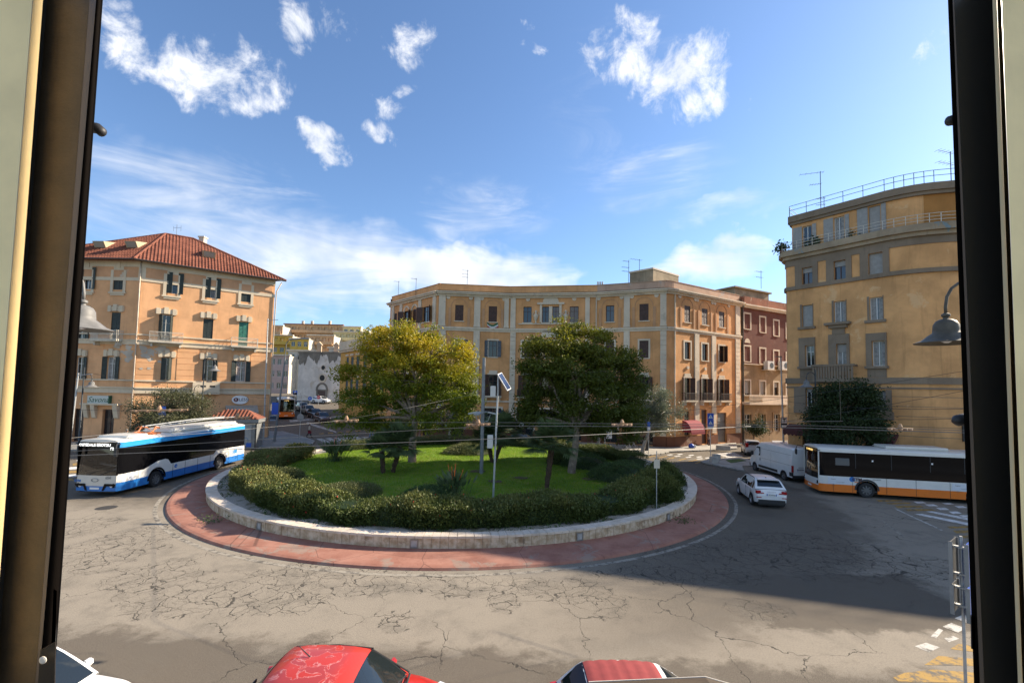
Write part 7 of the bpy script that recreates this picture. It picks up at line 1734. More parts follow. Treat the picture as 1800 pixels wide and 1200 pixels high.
car('white_parked_car', 'white car with a bright glare parked behind the van roof', (28.6, 48.8, 0), R(62), SUV, 'car_white', 'cars parked in the right side street', 1)
# cars in the far street
row = ((575, 737, SEDAN, 'car_brown', 'dark brown car, nearest of the row parked up the far street'), (556, 730, SEDAN, 'car_black', 'black car second in the row parked up the far street'), (541, 724.5, HATCH, 'car_cream', 'cream car third in the row parked up the far street'), (527, 721, HATCH, 'car_cream', 'cream car fourth in the row parked up the far street'), (517, 717, SEDAN, 'car_grey', 'grey car last in the row up the far street'))
q0, q1 = Vector((-29.0, 70.5, 0)), Vector((-40.5, 86.5, 0))
for i, (px, py, sp_, pm, lb) in enumerate(row):
    q = q0.lerp(q1, i / 4.0); car('parked_car', lb, (q.x, q.y, street_rise(q.x, q.y)), R(-52), sp_, pm, 'cars parked up the far street', 1)
car('parked_car', 'white car at the head of the far street in front of the church', (-39.5, 95.0, street_rise(-39.5, 95.0)), R(-20), SEDAN, 'car_white', None, 1)
q = G(480, 748); car('grey_parked_car', 'dark grey car parked behind the kiosk at the street corner', (q.x - .6, q.y + 1.5, 0), R(-75), SEDAN, 'car_grey', None, 1)
q = G(474, 741); car('silver_parked_car', 'silver car half hidden behind the dark grey car at the corner', (q.x - 2.0, q.y + 5.2, 0), R(-75), HATCH, 'car_silver', None, 1)
q = G(645, 742, 0); car('parked_car', 'pale car glimpsed under the left tree at the street mouth', (q.x, q.y + 3.5, 0), R(-52), HATCH, 'car_cream', None, 1)
q = G(905, 790, 0); car('grey_parked_car', 'grey car glimpsed over the back hedge of the island', (q.x, 51.0, 0), R(175), SEDAN, 'car_grey', None, 1)

# ------------------------------------------------------------------ pavements and road paint
def gx(*pp): return [G(*p) for p in pp]
k1 = gx((690, 776), (780, 781), (900, 784), (1000, 786), (1080, 791), (1138, 801), (1160, 799), (1176, 795), (1230, 793), (1296, 789))
o, me = pavement([tuple(p.xy) for p in k1] + [(29.6, 60.2), (19, 53.4), (10.4, 56.2), (-.3, 58), (-9.4, 57.1)]); kerb_run(o, me, k1)
k2 = [(-52, 41.6), (-36, 41.9), (-27.5, 44.6), (-22.3, 47.6), (-21.3, 49.2), (-22.2, 52), (-25.8, 56.6), (-33, 64)]
o, me = pavement(k2 + [(-36, 62), (-28.7, 54.8), (-38.8, 47.1), (-52, 47.3)], 'paving_grey'); kerb_run(o, me, k2)
k3 = [tuple(p.xy) for p in gx((1300, 806), (1252, 808), (1233, 812.5), (1240, 815.5), (1308, 829))]
o, me = pavement(k3 + [(20.5, 40.6), (24, 41.6)]); kerb_run(o, me, k3)
ko = offset(ep[1:], 2.3); o, me = pavement([tuple(p.xy) for p in ko] + [tuple(p.xy) for p in ep[:0:-1]], 'paving_grey'); kerb_run(o, me, [tuple(p.xy) for p in ko])
k5 = [(-40, 5.6), (40, 5.6)]; o, me = pavement([(-40, 1.2), (40, 1.2), (40, 5.6), (-40, 5.6)], 'paving_grey'); kerb_run(o, me, k5)
mat('verge', (0.06, 0.11, 0.02), .9, var=.3)
b = MB(); b.prism([tuple(p.xy) for p in gx((1276, 811), (1300, 808.5), (1312, 812), (1285, 816))], .132, .16); o = b.build('grass_verge', 'verge'); o['kind'] = 'structure'
def quadpx(mt, *pp): mark([tuple(G(px, py).xy) for px, py in pp], mt)
def c1(x, y): return (1380 + x / 4.286, 720 + y / 4.286)
for q in (((680, 678), (868, 676), (893, 688), (712, 692)), ((755, 699), (935, 697), (962, 709), (785, 712)), ((822, 722), (1020, 720), (1050, 735), (850, 739)), ((893, 748), (1105, 746), (1138, 760), (925, 763)), ((1215, 878), (1420, 874), (1420, 888), (1240, 893)), ((1262, 908), (1420, 905), (1420, 926), (1292, 929)), ((1320, 947), (1420, 944), (1420, 965), (1350, 967)), ((1365, 985), (1420, 982), (1420, 1003), (1395, 1004))):
    quadpx('paint_yellow', *[c1(*p) for p in q])
for q in (((965, 690), (1035, 690), (1065, 703), (995, 704)), ((1050, 711), (1120, 711), (1155, 725), (1085, 726)), ((1135, 736), (1205, 736), (1240, 753), (1170, 754)), ((1230, 765), (1300, 765), (1335, 781), (1265, 783)), ((1180, 700), (1245, 700), (1275, 712), (1212, 713)), ((1275, 723), (1340, 723), (1375, 738), (1310, 739)), ((1310, 793), (1400, 793), (1420, 808), (1345, 809)),
          ((1060, 765), (1110, 764), (1420, 822), (1420, 840)), ((975, 785), (1030, 783), (1420, 858), (1420, 878))):
    quadpx('paint_white_fresh', *[c1(*p) for p in q])
quadpx('paint_white', c1(815, 742), c1(832, 741), c1(1190, 905), c1(1175, 908))
quadpx('paint_line', c1(722, 830), c1(735, 829), c1(900, 955), c1(888, 960))
for q in (((1608, 1135), (1628, 1129), (1652, 1137), (1633, 1146)), ((1636, 1118), (1650, 1104), (1658, 1107), (1646, 1121)), ((1657, 1101), (1672, 1094), (1698, 1104), (1684, 1111)), ((1678, 1086), (1694, 1079), (1720, 1090), (1706, 1096)), ((1660, 1121), (1676, 1117), (1686, 1122), (1668, 1128)), ((1699, 1071), (1708, 1062), (1722, 1068), (1716, 1077))):
    quadpx('paint_white', *q)
for q in (((1570, 1190), (1590, 1182), (1640, 1176), (1720, 1182), (1720, 1200), (1580, 1197)), ((1625, 1168), (1650, 1152), (1720, 1158), (1720, 1170)), ((1670, 1140), (1685, 1131), (1720, 1136), (1720, 1146))): quadpx('paint_yellow', *q)
def c2(x, y): return (1000 + x / 6, 720 + y / 6)
for cx, cy, wx in ((885, 488, 62), (990, 497, 58), (1080, 509, 58), (1200, 521, 60), (1300, 537, 66), (1365, 554, 40)):
    quadpx('paint_yellow', c2(cx - wx, cy + 9), c2(cx + wx - 25, cy - 11), c2(cx + wx, cy - 7), c2(cx - wx + 30, cy + 12))
for cx, cy, wx in ((1065, 473, 35), (1145, 488, 38), (1170, 468, 34), (1262, 498, 36), (1290, 478, 34), (1375, 495, 36), (1380, 515, 40), (1470, 505, 40)):
    quadpx('paint_white_fresh', c2(cx - wx, cy + 1), c2(cx + wx - 18, cy - 5), c2(cx + wx, cy), c2(cx - wx + 22, cy + 7))
for i in range(4): quadpx('paint_white_fresh', c2(1530 + i * 40, 466 + i * 11), c2(1740 + i * 25, 450 + i * 11), c2(1765 + i * 25, 455 + i * 11), c2(1545 + i * 40, 473 + i * 11))
for i in range(11):
    t = i / 10; px, py = 556 + 155 * t, 771 - 9 * t
    quadpx('paint_white', (px, py), (px + 9, py - 1), (px + 24, py + 5), (px + 14, py + 7))
for i in range(7): px, py = 560 + i * 16, 762 - i * .6; quadpx('paint_yellow', (px, py), (px + 9, py - .4), (px + 10, py + 1), (px + 1, py + 1.4))
quadpx('paint_white', (655, 790), (735, 776), (742, 778), (668, 793)); quadpx('paint_white', (508, 748), (600, 744), (602, 745.5), (510, 750)); quadpx('paint_white', (540, 750), (590, 760), (592, 762), (538, 752))
for i in range(6): px = 100 + i * 7; quadpx('paint_white_fresh' if i % 2 else 'paint_yellow', (px, 842 - i * 7), (px + 26, 840 - i * 7), (px + 30, 844 - i * 7), (px, 846 - i * 7))
def manhole(px, py, r, lb=None):
    q = G(px, py); b = MB(); b.lathe([(r, .002), (r, .008)], 20, (q.x, q.y, 0)); o = b.build('manhole_cover', mat('iron', (0.06, 0.055, 0.05), .7, .4, var=.3, vscale=12)); o['kind'] = 'structure'
manhole(187, 892, .45)

# ------------------------------------------------------------------ posts, signs and lamps
mat('post_dark', (0.045, 0.05, 0.055), .5, .4, var=.15, vscale=4); mat('post_grey', (0.20, 0.21, 0.22), .5, .5, var=.12, vscale=3); mat('bell_bronze', (0.085, 0.072, 0.052), .6, .2, var=.25, vscale=9); mat('bell_grey', (0.17, 0.165, 0.155), .6, .1, var=.2, vscale=6)
def pole(b, x, y, z0, z1, r, r1=None): b.tube([(x, y, z0), (x, y, z1)], [r, r1 or r], 10)
def base_at(px, py, z=0.0): q = G(px, py, z); return q
def sign_post(label, x, y, z0, h, plates, yaw=0.0, r=.03, mt='galvanised', cat='road sign', name='road_sign', group=None):
    """plates: (z, width, height, kind)"""
    rt = root(name, (x, y, z0), label, cat, group, yaw); b = MB(); pole(b, 0, 0, 0, h, r); b.build('post', mt, rt, smooth=40)
    for (z, w_, hh, kind) in plates:
        fr_ = -r - .012
        m = {'ped': 'sign_blue', 'warn': 'sign_blue', 'park': 'sign_blue', 'blue': 'sign_blue', 'white': 'sign_white', 'round': 'sign_blue', 'noentry': 'sign_red', 'back': 'sign_grey_back', 'roundback': 'sign_grey_back', 'cream': 'sign_cream', 'tee': 'sign_black'}[kind]
        b = MB()
        if kind in ('round', 'noentry', 'roundback'): b.lathe([(w_ / 2, fr_ - .006), (w_ / 2, fr_ + .006)], 22, (0, 0, z), axis='Y')
        else: b.box(-w_ / 2, w_ / 2, fr_ - .006, fr_ + .006, z - hh / 2, z + hh / 2)
        o = b.build('plate', m, rt); f = fr_ - .010
        if kind in ('ped', 'warn'):
            b = MB(); s_ = hh * .36; b.poly([(-s_, f, z - s_ * .8), (s_, f, z - s_ * .8), (0, f, z + s_ * .95)]); b.build('triangle', 'sign_white', o)
            b = MB(); g = f - .003; a = s_ * .16
            b.poly([(-a * .3, g, z + s_ * .35), (a * .5, g, z + s_ * .35), (a * .6, g, z - s_ * .1), (-a * .5, g, z - s_ * .1)]); b.poly([(-a * .5, g, z - s_ * .1), (0, g, z - s_ * .1), (-a * 1.4, g, z - s_ * .65), (-a * 2, g, z - s_ * .65)]); b.poly([(0, g, z - s_ * .1), (a * .6, g, z - s_ * .1), (a * 2, g, z - s_ * .6), (a * 1.4, g, z - s_ * .65)])
            b.poly([(a * .5 * math.cos(t_), g, z + s_ * .5 + a * .5 * math.sin(t_)) for t_ in np.linspace(0, 5.5, 8)]); b.build('pictogram', 'sign_black', o)
        elif kind == 'park': lettering('P', hh * .85, Matrix.Translation((0, f, z)), 'sign_white', o)
        elif kind == 'round': b = MB(); b.poly([(-.04, f, z - .12), (.04, f, z - .12), (.04, f, z + .04), (.1, f, z + .02), (0, f, z + .16), (-.1, f, z + .02), (-.04, f, z + .04)]); b.build('arrow', 'sign_white', o)
        elif kind == 'noentry': b = MB(); b.box(-w_ * .36, w_ * .36, f, f + .003, z - .05, z + .05); b.build('bar', 'sign_white', o)
        elif kind == 'tee':
            b = MB(); b.box(-w_ * .4, w_ * .4, f, f + .003, z - hh * .08, z + hh * .46); b.build('panel', 'sign_white', o); lettering('T', hh * .5, Matrix.Translation((0, f - .004, z + hh * .2)), 'sign_black', o, bold=.01); b = MB(); b.box(-w_ * .4, w_ * .4, f, f + .003, z - hh * .46, z - hh * .2); b.build('panel', 'sign_white', o)
    return rt
mat('sign_cream', (0.58, 0.52, 0.40), .6)
q = G(1249, 805, .13); sign_post('blue pedestrian crossing signs on a grey post beside the white concrete blocks', q.x, q.y, .13, 4.4, [(4.05, .62, .62, 'ped'), (3.42, .62, .62, 'warn'), (3.0, .58, .2, 'white')], group='crossing signs')
q = P(286, 720, 41.0); sign_post('blue pedestrian crossing signs above the trolleybus roof in front of the olive', q.x, q.y, 0, 4.25, [(3.95, .62, .62, 'ped'), (3.25, .7, .75, 'warn'), (2.75, .58, .25, 'white')], group='crossing signs')
q = G(1140, 798, .13); sign_post('thin post with a narrow blue plate beside the black bin', q.x, q.y, .13, 3.3, [(3.0, .3, .5, 'blue'), (2.6, .3, .3, 'white')])
q = G(526, 780, .0); sign_post('signpost seen from behind with a round dark plate at the street mouth', q.x, q.y, 0, 4.6, [(2.9, .75, .75, 'roundback'), (4.3, .05, .3, 'back')])
for i, (px, py, dep, pl, lb) in enumerate(((519, 690, 84, [(2.6, .8, .8, 'park'), (1.9, .7, .5, 'white')], 'blue parking sign at the far street in front of the church'), (545, 700, 90, [(2.2, .8, .8, 'round')], 'round blue arrow sign in front of the church'), (560, 698, 92, [(2.5, .7, .7, 'noentry')], 'round red no entry sign by the church door'))):
    q = P(px, py, dep); z0 = street_rise(q.x, q.y); sign_post(lb, q.x, q.y, z0, max(1.5, q.z - z0 + .6), [(q.z - z0 - (2.2 - p[0]) * .8 if k else q.z - z0, p[1], p[2], p[3]) for k, p in enumerate(pl)])
q = G(1154, 893, .6); sign_post('thin post with a small cream plate at the right end of the island', q.x, q.y, .58, 2.9, [(2.25, .30, .44, 'cream')], r=.022)
q = G(1063, 790, .13); rt = root('temporary_sign_base', (q.x, q.y, .13), 'grey post standing in an orange cone base on the pavement', 'post'); b = MB(); pole(b, 0, 0, 0, 2.3, .05); b.build('post', 'galvanised', rt); b = MB(); b.lathe([(.42, 0), (.40, .08), (.18, .12), (.10, .45)], 14); b.build('cone_base', 'bus_orange', rt, smooth=40)
b = MB(); b.box(.15, .75, -.03, .03, 1.2, 2.2); b.build('panel', 'sign_white', rt)
# narrow sign seen edge on at the right window edge
q = P(1694, 1100, 10.6); rt = root('street_sign', (q.x, q.y, .0), 'tall post with narrow sign plates seen edge on beside the right window frame', 'road sign', None, R(37))
b = MB(); pole(b, 0, 0, 0, 3.35, .03); b.build('post', 'galvanised', rt, smooth=40)
for y_, z0, z1, m in ((-.13, 2.35, 3.25, 'sign_blue'), (.13, 2.35, 3.25, 'post_dark'), (-.13, 1.55, 2.30, 'sign_blue'), (.13, 1.65, 2.30, 'post_dark')):
    b = MB(); b.box(-.30, .30, y_ - .008, y_ + .008, z0, z1); o = b.build('plate', m, rt)
    for x_ in (-.3075, .2925): b = MB(); b.box(x_, x_ + .015, y_ - .035, y_ + .035, z0, z1); b.build('plate_rim', 'post_grey', o)
for z in (2.5, 3.1, 1.8, 2.2):
    b = MB(); b.box(-.05, .05, -.12, .12, z - .02, z + .02); b.lathe([(.04, z - .03), (.04, z + .03)], 8, (0, 0, 0)); b.build('clamp', 'galvanised', rt)
# bell lamps
def bell(b, c, k=1.0):
    pr = [(.035, .62), (.07, .60), (.075, .56), (.045, .53), (.05, .50), (.10, .49), (.165, .45), (.205, .38), (.215, .28), (.22, .21), (.30, .15), (.40, .06), (.53, 0), (.52, -.012), (.40, .04), (.2, .12)]
    b.lathe([(r * k, z * k) for r, z in pr], 24, c, caps=False)
def bell_post(label, x, y, z0, h, arms, name='street_lamp', mt='post_dark', bm='bell_grey', r=.07, group='bell shaped street lamps', k=1.0):
    """arms: (dx, dy, ztop)"""
    rt = root(name, (x, y, z0), label, 'street lamp', group); b = MB(); b.tube([(0, 0, 0), (0, 0, 1.0), (0, 0, 1.05), (0, 0, h)], [r * 1.6, r * 1.5, r, r * .7], 10); b.build('post', mt, rt, smooth=40)
    for dx, dy, zt in arms:
        d = Vector((dx, dy, 0)); L = d.length; u = d / L; b = MB(); pts = [Vector((0, 0, zt - L * .3))]
        for i in range(9): a = math.pi * i / 8; pts.append(Vector((0, 0, zt)) + u * (L / 2 - L / 2 * math.cos(a)) + Vector((0, 0, L * .55 * math.sin(a))))
        pts.append(pts[-1] - Vector((0, 0, .15 * k)))
        b.tube(pts, .028 * k, 8); o = b.build('arm', mt, rt, smooth=True); b = MB(); c = pts[-1] - Vector((0, 0, .60 * k)); bell(b, tuple(c), k); b.build('bell_shade', bm, o, smooth=50)
        b = MB(); b.lathe([(.02, -.02), (.09, .02), (.10, .10), (.05, .18)], 12, tuple(c + Vector((0, 0, .02)))); b.build('bulb', 'head_lamp', o)
q = P(356, 700, 43.2); bell_post('dark post with two bell lamps in front of the orange house balcony', q.x, q.y, .13, 8.6, ((1.0, .0, 8.2), (-.85, 0, 5.6)))
q = P(140, 760, 40.5); bell_post('dark lamp post with one bell at the left window edge before the shop', q.x, q.y, 0, 7.6, ((.75, 0, 6.6),))
q = P(1435, 790, 35.2); bell_post('dark post with one curved bell lamp in front of the tan building', q.x, q.y, .13, 8.3, ((-.75, -.1, 7.7),))
# the two big lamps close to the window
q = P(1664, 602, 5.8); zt = q.z + .56
bell_post('bronze bell lamp on a curved arm close to the right window frame', q.x + .62, q.y + .05, .13, zt - .13 + .1, ((-.62, -.05, zt - .13 - .1),), bm='bell_bronze', mt='bell_bronze', k=.62, r=.05)
q = P(143, 578, 5.8); zt = q.z + .56
bell_post('pale grey bell lamp close to the left window frame', q.x - .62, q.y + .05, .13, zt - .13 + .1, ((.62, -.05, zt - .13 - .1),), bm='bell_grey', mt='bell_grey', k=.62, r=.05)
# plain tall street light, trolley poles
q = G(482, 776, .13); rt = root('tall_street_light', (q.x, q.y, .13), 'tall grey street light leaning at the street corner by the kiosk', 'street lamp'); b = MB(); b.tube([(0, 0, 0), (.35, 0, 4), (.75, 0, 9.3)], [.14, .11, .08], 10); b.tube([(.75, 0, 9.2), (.85, -.1, 10.8), (1.2, -.3, 11.2), (3.0, -.6, 11.4)], .05, 8); b.build('post', 'post_grey', rt, smooth=40); b = MB(); b.box(2.9, 3.6, -.75, -.5, 11.34, 11.46); b.build('lamp_head', 'post_grey', rt); b = MB(); b.box(-.35, .35, -.2, -.16, 3.0, 4.3); b.build('plate', 'sign_blue', rt)
q = P(1378, 780, 45.5); rt = root('tall_street_light', (q.x, q.y, .0), 'slim pale street light with bus stop panel beside the tan building', 'street lamp'); b = MB(); b.tube([(0, 0, 0), (-.1, 0, 5), (-.2, 0, 10.2)], [.10, .08, .06], 10); b.build('post', 'galvanised', rt, smooth=40); b = MB(); b.box(-.7, -.15, -.12, .12, 10.2, 10.3); b.build('lamp_head', 'post_grey', rt)
z1 = P(1378, 733, 45.5).z; z0 = P(1378, 752, 45.5).z; sgp = sign_post('black and white bus stop panel marked T on the slim street light', q.x + .02, q.y - .14, 0.0, .0 + .01, [], cat='sign', name='bus_stop_panel')
for ch in list(sgp.children): bpy.data.objects.remove(ch)
sgp.location = (q.x - .05, q.y - .13, z0)
b = MB(); b.box(-.32, .32, -.03, .03, 0, z1 - z0); o = b.build('panel', 'sign_black', sgp); b = MB(); b.box(-.26, .26, -.036, -.031, (z1 - z0) * .45, (z1 - z0) * .95); b.build('white_field', 'sign_white', o); b = MB(); b.box(-.26, .26, -.036, -.031, (z1 - z0) * .05, (z1 - z0) * .26); b.build('lower_field', 'sign_white', o); lettering('T', .52, Matrix.Translation((0, -.04, (z1 - z0) * .7)), 'sign_black', o, bold=.02)
for i, (px, py, top, dep, lb) in enumerate(((122, 778, 655, 40.0, 'slanting slim trolley pole at the left window edge'), (463, 775, 560, 51.0, 'pale slim pole against the end of the orange house'))):
    q = P(px, py, dep); t_ = P(px + (16 if i == 0 else 8), top, dep); b = MB(); b.tube([(0, 0, 0), (t_.x - q.x, 0, t_.z)], [.09, .06], 8); rt = root('trolley_pole_post', (q.x, q.y, 0), lb, 'pole'); b.build('post', 'galvanised', rt, smooth=40); b = MB(); b.tube([(t_.x - q.x, 0, t_.z - .2), (t_.x - q.x + 1.2, 0, t_.z - .1)], .03, 6); b.build('bracket', 'galvanised', rt)
q = P(1472, 770, 34.5); rt = root('trolley_pole_post', (q.x, q.y, .13), 'flared grey pole behind the bus roof in front of the dark tree', 'pole'); b = MB(); b.tube([(0, 0, 0), (0, 0, 4.3)], .09, 8); b.build('post', 'post_grey', rt, smooth=40)
# mast with floodlights on the island
q = G(846, 833, .92); rt = root('floodlight_mast', (q.x, q.y, .88), 'thick grey mast with floodlight heads standing on the lawn', 'lamp mast'); zt = P(848, 628, q.y).z - .88
b = MB(); pole(b, 0, 0, 0, zt, .13, .11); b.lathe([(.28, 0), (.28, .04)], 12); b.build('post', 'post_grey', rt, smooth=40); zf = P(848, 726, q.y).z - .88
for a in (0.2, 1.4, 2.9, 4.3):
    d = Vector((math.cos(a), math.sin(a), 0)); b = MB(); b.tube([(d * .1) + Vector((0, 0, zf - .55)), d * .35 + Vector((0, 0, zf - .5)), d * .5 + Vector((0, 0, zf - .1))], .02, 5); o = b.build('arm', 'galvanised', rt); b = MB(Matrix.Translation(d * .62 + Vector((0, 0, zf))) @ Matrix.Rotation(a, 4, 'Z') @ Matrix.Rotation(R(12), 4, 'Y')); b.box(-.34, .34, -.2, .2, -.04, .06); b.build('floodlight', 'galvanised', o, bevel=.03)
q = G(867, 872, .9); rt = root('solar_mast', (q.x, q.y, .85), 'slim pole with a tilted solar panel and white boxes on the lawn', 'mast'); zt = P(875, 690, q.y).z - .85; tx = P(875, 690, q.y).x - q.x
b = MB(); b.tube([(0, 0, 0), (tx, 0, zt), (tx * 1.12, 0, zt + .9)], [.055, .05, .04], 10); b.build('post', 'galvanised', rt, smooth=40)
for (px, y0, y1, w_) in ((867, 678, 697, .28), (862, 764, 787, .30)):
    z1, z0, cx = P(px, y0, q.y).z - .85, P(px, y1, q.y).z - .85, P(px, y0, q.y).x - q.x; b = MB(); b.box(cx - w_ / 2, cx + w_ / 2, -.16, .06, z0, z1); b.build('control_box', 'ac_white', rt, bevel=.02)
p0, p1 = P(880, 657, q.y), P(893, 684, q.y); b = MB(Matrix.Translation(((p0.x + p1.x) / 2 - q.x, 0, (p0.z + p1.z) / 2 - .85)) @ Matrix.Rotation(R(58), 4, 'Y') @ Matrix.Rotation(R(20), 4, 'X')); b.box(-.5, .5, -.33, .33, -.02, .02); pn = b.build('solar_panel', 'frame_white', rt)
for zz in (.021, -.024):
    b2 = MB(b.M); b2.box(-.46, .46, -.29, .29, zz, zz + .003); o = b2.build('solar_cells', 'solar', pn)

# ------------------------------------------------------------------ overhead wires
mat('wire_steel', (0.17, 0.165, 0.155), .6, .3); mat('wire_dark', (0.03, 0.03, 0.03), .6); mat('wood_insulator', (0.33, 0.20, 0.11), .7, var=.25, vscale=8)
def wire(label, pts, r=.007, mt='wire_steel', sag=0.0, n=10, name='overhead_wire', group='trolley wires'):
    W_ = [P(*p) for p in pts]; full = []
    for a, c in zip(W_, W_[1:]):
        for i in range(n): t = i / n; full.append(a.lerp(c, t) - Vector((0, 0, sag * 4 * t * (1 - t))))
    full.append(W_[-1]); o_ = W_[0]; b = MB(); b.tube([p - o_ for p in full], r, 5); ob = b.build(name, mt, loc=tuple(o_)); tag(ob, label, 'wire', group); return ob
wire('lowest trolley wire crossing in front of the trees from the trolleybus to the van', [(60, 803, 9), (340, 792, 9.6), (640, 780, 10.2), (1020, 765, 11.5), (1320, 749, 15)])
wire('trolley wire rising from the trolleybus roof to the brown bar by the mast', [(60, 797, 13), (440, 773, 13.5), (640, 761, 14), (817, 751, 14.5), (848, 746, 14.5)])
wire('trolley wire over the trolleybus front, upper of three', [(60, 776, 11), (300, 752, 17), (450, 745, 24)])
wire('trolley wire over the trolleybus front, middle of three', [(60, 790, 10), (300, 766, 15), (600, 739, 24)])
wire('trolley wire through the left tree rising to the middle of the island', [(600, 739, 24), (720, 716, 26), (846, 690, 31)])
wire('upper wire across the church and the left tree to the mast', [(440, 716, 44), (592, 702, 38), (720, 694, 34), (846, 690, 31)])
wire('flat trolley wire across the right half behind the right tree', [(848, 748, 14), (1050, 749, 13), (1340, 750, 12), (1720, 761, 9)], r=.008)
wire('second flat trolley wire just above across the right half', [(600, 742, 24), (850, 742, 16), (1050, 744, 14.5), (1400, 747, 13.5), (1720, 757, 10.5)])
wire('short bright trolley wire in front of the tobacconist', [(1330, 741, 16), (1482, 740, 15)], r=.009)
for (a, c, lb) in (((1050, 738, 45), (1720, 648, 26), 'dark span wire rising to the right across the tan building'), ((1180, 765, 40), (1720, 682, 25), 'lower dark span wire rising to the right over the dark tree'), ((1380, 705, 38), (1720, 718, 24), 'dark span wire along the banded wall of the tan building'), ((1380, 725, 38), (1720, 735, 24), 'lowest dark span wire along the wall of the tan building'), ((140, 652, 40), (470, 700, 46), 'dark span wire across the lower windows of the orange house'), ((140, 720, 38), (470, 712, 46), 'dark span wire across the shop signs of the orange house'), ((440, 735, 46), (720, 728, 42), 'dark span wire in front of the church door'), ((450, 742, 46), (700, 740, 42), 'lower dark span wire in front of the church')):
    wire(lb, [a, c], r=.012, mt='wire_dark', sag=.25, name='span_wire', group='span wires')
wire('thin dropper wire hanging before the dark tree', [(1475, 650, 15), (1478, 741, 15)], r=.006, mt='wire_dark', name='span_wire', group='span wires')
def insulator(px0, py0, px1, py1, dep, lb):
    a, c = P(px0, py0, dep), P(px1, py1, dep); rt = root('wire_insulator', tuple((a + c) / 2), lb, 'insulator', 'brown insulator bars on the trolley wires'); m = (a + c) / 2; a, c = a - m, c - m
    b = MB(); b.tube([a, c], .022 * dep / 11, 8); b.build('bar', 'wood_insulator', rt, smooth=40); d = (c - a); k = dep / 11
    for i in range(5): p = a + d * (i + .5) / 5; b = MB(); b.lathe([(.035 * k, -.03 * k), (.05 * k, 0), (.035 * k, .03 * k)], 8, tuple(p + Vector((0, 0, -.015 * k)))); b.build('knob', 'wood_insulator', rt)
    b = MB(); b.lathe([(.04 * k, .0), (.05 * k, .05 * k), (.02 * k, .12 * k)], 8); b.build('hanger', 'wood_insulator', rt)
insulator(588, 740, 630, 738, 24, 'brown insulator bar over the street mouth left of the tree'); insulator(819, 746, 862, 745, 14.2, 'brown insulator bar in front of the mast'); insulator(1075, 746, 1112, 745.5, 13.5, 'brown insulator bar in front of the right tree'); insulator(230, 722, 330, 720, 30, 'brown insulator bar above the trolleybus by the blue signs'); insulator(1560, 753, 1605, 754, 12, 'brown insulator bar at the right above the bus roof'); insulator(395, 735, 440, 733, 34, 'brown insulator bar over the kiosk roof')

# ------------------------------------------------------------------ kiosk, bench blocks, bins, bicycle
mat('kiosk_grey', (0.20, 0.21, 0.21), .6, .2, var=.12, vscale=2); mat('kiosk_shutter', (0.33, 0.35, 0.36), .5, .3, var=.1); mat('graffiti_blue', (0.03, 0.18, 0.36), .7)
q = P(415, 760, 45.6); KX, KY = q.x, q.y
rt = root('kiosk', (KX, KY, .13), 'small grey street kiosk with a tiled roof behind the trolleybus', 'kiosk', None, R(14)); b = MB(); b.box(-2.1, 2.1, -1.2, 1.2, 0, 2.5); b.build('body', 'kiosk_grey', rt)
b = MB(); b.box(-2.35, 2.35, -1.45, 1.45, 2.502, 2.85); b.build('fascia', 'kiosk_grey', rt)
b = MB(); b.add([(-2.3, -1.4, 2.853), (2.3, -1.4, 2.853), (2.3, 1.4, 2.853), (-2.3, 1.4, 2.853), (-1.0, 0, 3.7), (1.0, 0, 3.7)], [(0, 1, 5, 4), (1, 2, 5), (2, 3, 4, 5), (3, 0, 4)]); rf = b.build('roof', 'roof_tiles', rt)
for i in range(14):
    x = -2.1 + i * .323; xt = max(-1.0, min(1.0, x)); k = 1 - abs(x - xt) / 1.3; b = MB(); b.tube([(x, -1.4, 2.88), (x + (xt - x) * 1.0 * k * 0, -1.4 + 1.4 * k, 2.88 + .83 * k)], .07, 6); b.build('roof_tile', 'roof_tiles', rf)
b = MB()
for i in range(14): b.box(-.5, 1.7, -1.235, -1.203, .3 + i * .145, .3 + i * .145 + .13)
o = b.build('roller_shutter', 'kiosk_shutter', rt)
b = MB()
for cx in (.2, 1.15): 
    pts = [(cx + .32 * math.cos(t_), -1.25, .75 + .32 * math.sin(t_)) for t_ in np.linspace(0, 6.28, 18)]; b.tube(pts, .02, 4)
b.tube([(.2, -1.25, .75), (.5, -1.25, 1.35), (1.0, -1.25, 1.3), (1.15, -1.25, .75)], .02, 4); b.tube([(.5, -1.25, 1.35), (.72, -1.25, .8), (1.0, -1.25, 1.3)], .02, 4); b.build('graffiti', 'graffiti_blue', o)
b = MB(); b.box(1.3, 1.75, -1.245, -1.236, .15, .55); b.build('blue_notice', 'sign_blue', rt)
for sg in (-1, 1): b = MB(); b.box(sg * 2.1 - .06, sg * 2.1 + .06, -1.26, -1.2, 0, 2.5); b.build('corner_post', 'dark_metal', rt)
mat('concrete_pale', (0.48, 0.45, 0.40), .85, var=.15, vscale=3, bump=.2)
q = G(1271, 791, .13); rt = root('concrete_bench', (q.x, q.y, .13), 'long pale concrete block bench near the silver hatchback', 'bench', None, R(-8)); b = MB(); b.box(-.72, .72, -.25, .25, 0, .5); b.build('block', 'concrete_pale', rt, bevel=.04); b = MB(); b.box(-.6, .6, -.2, .2, .502, .53); b.build('seat', 'concrete_pale', rt, bevel=.01)
for i, (px, py, lb) in enumerate(((1255, 813, 'square pale concrete block nearest the crossing sign'), (1259, 808, 'square pale concrete block behind the front one by the crossing sign'))):
    q = G(px, py, .13); b = MB(); b.box(-.3, .3, -.3, .3, 0, .52); b.box(-.2, .2, -.2, .2, .52, .54); o = b.build('concrete_block', 'concrete_pale', loc=(q.x, q.y, .13), bevel=.03); tag(o, lb, 'concrete block', 'concrete blocks by the crossing')
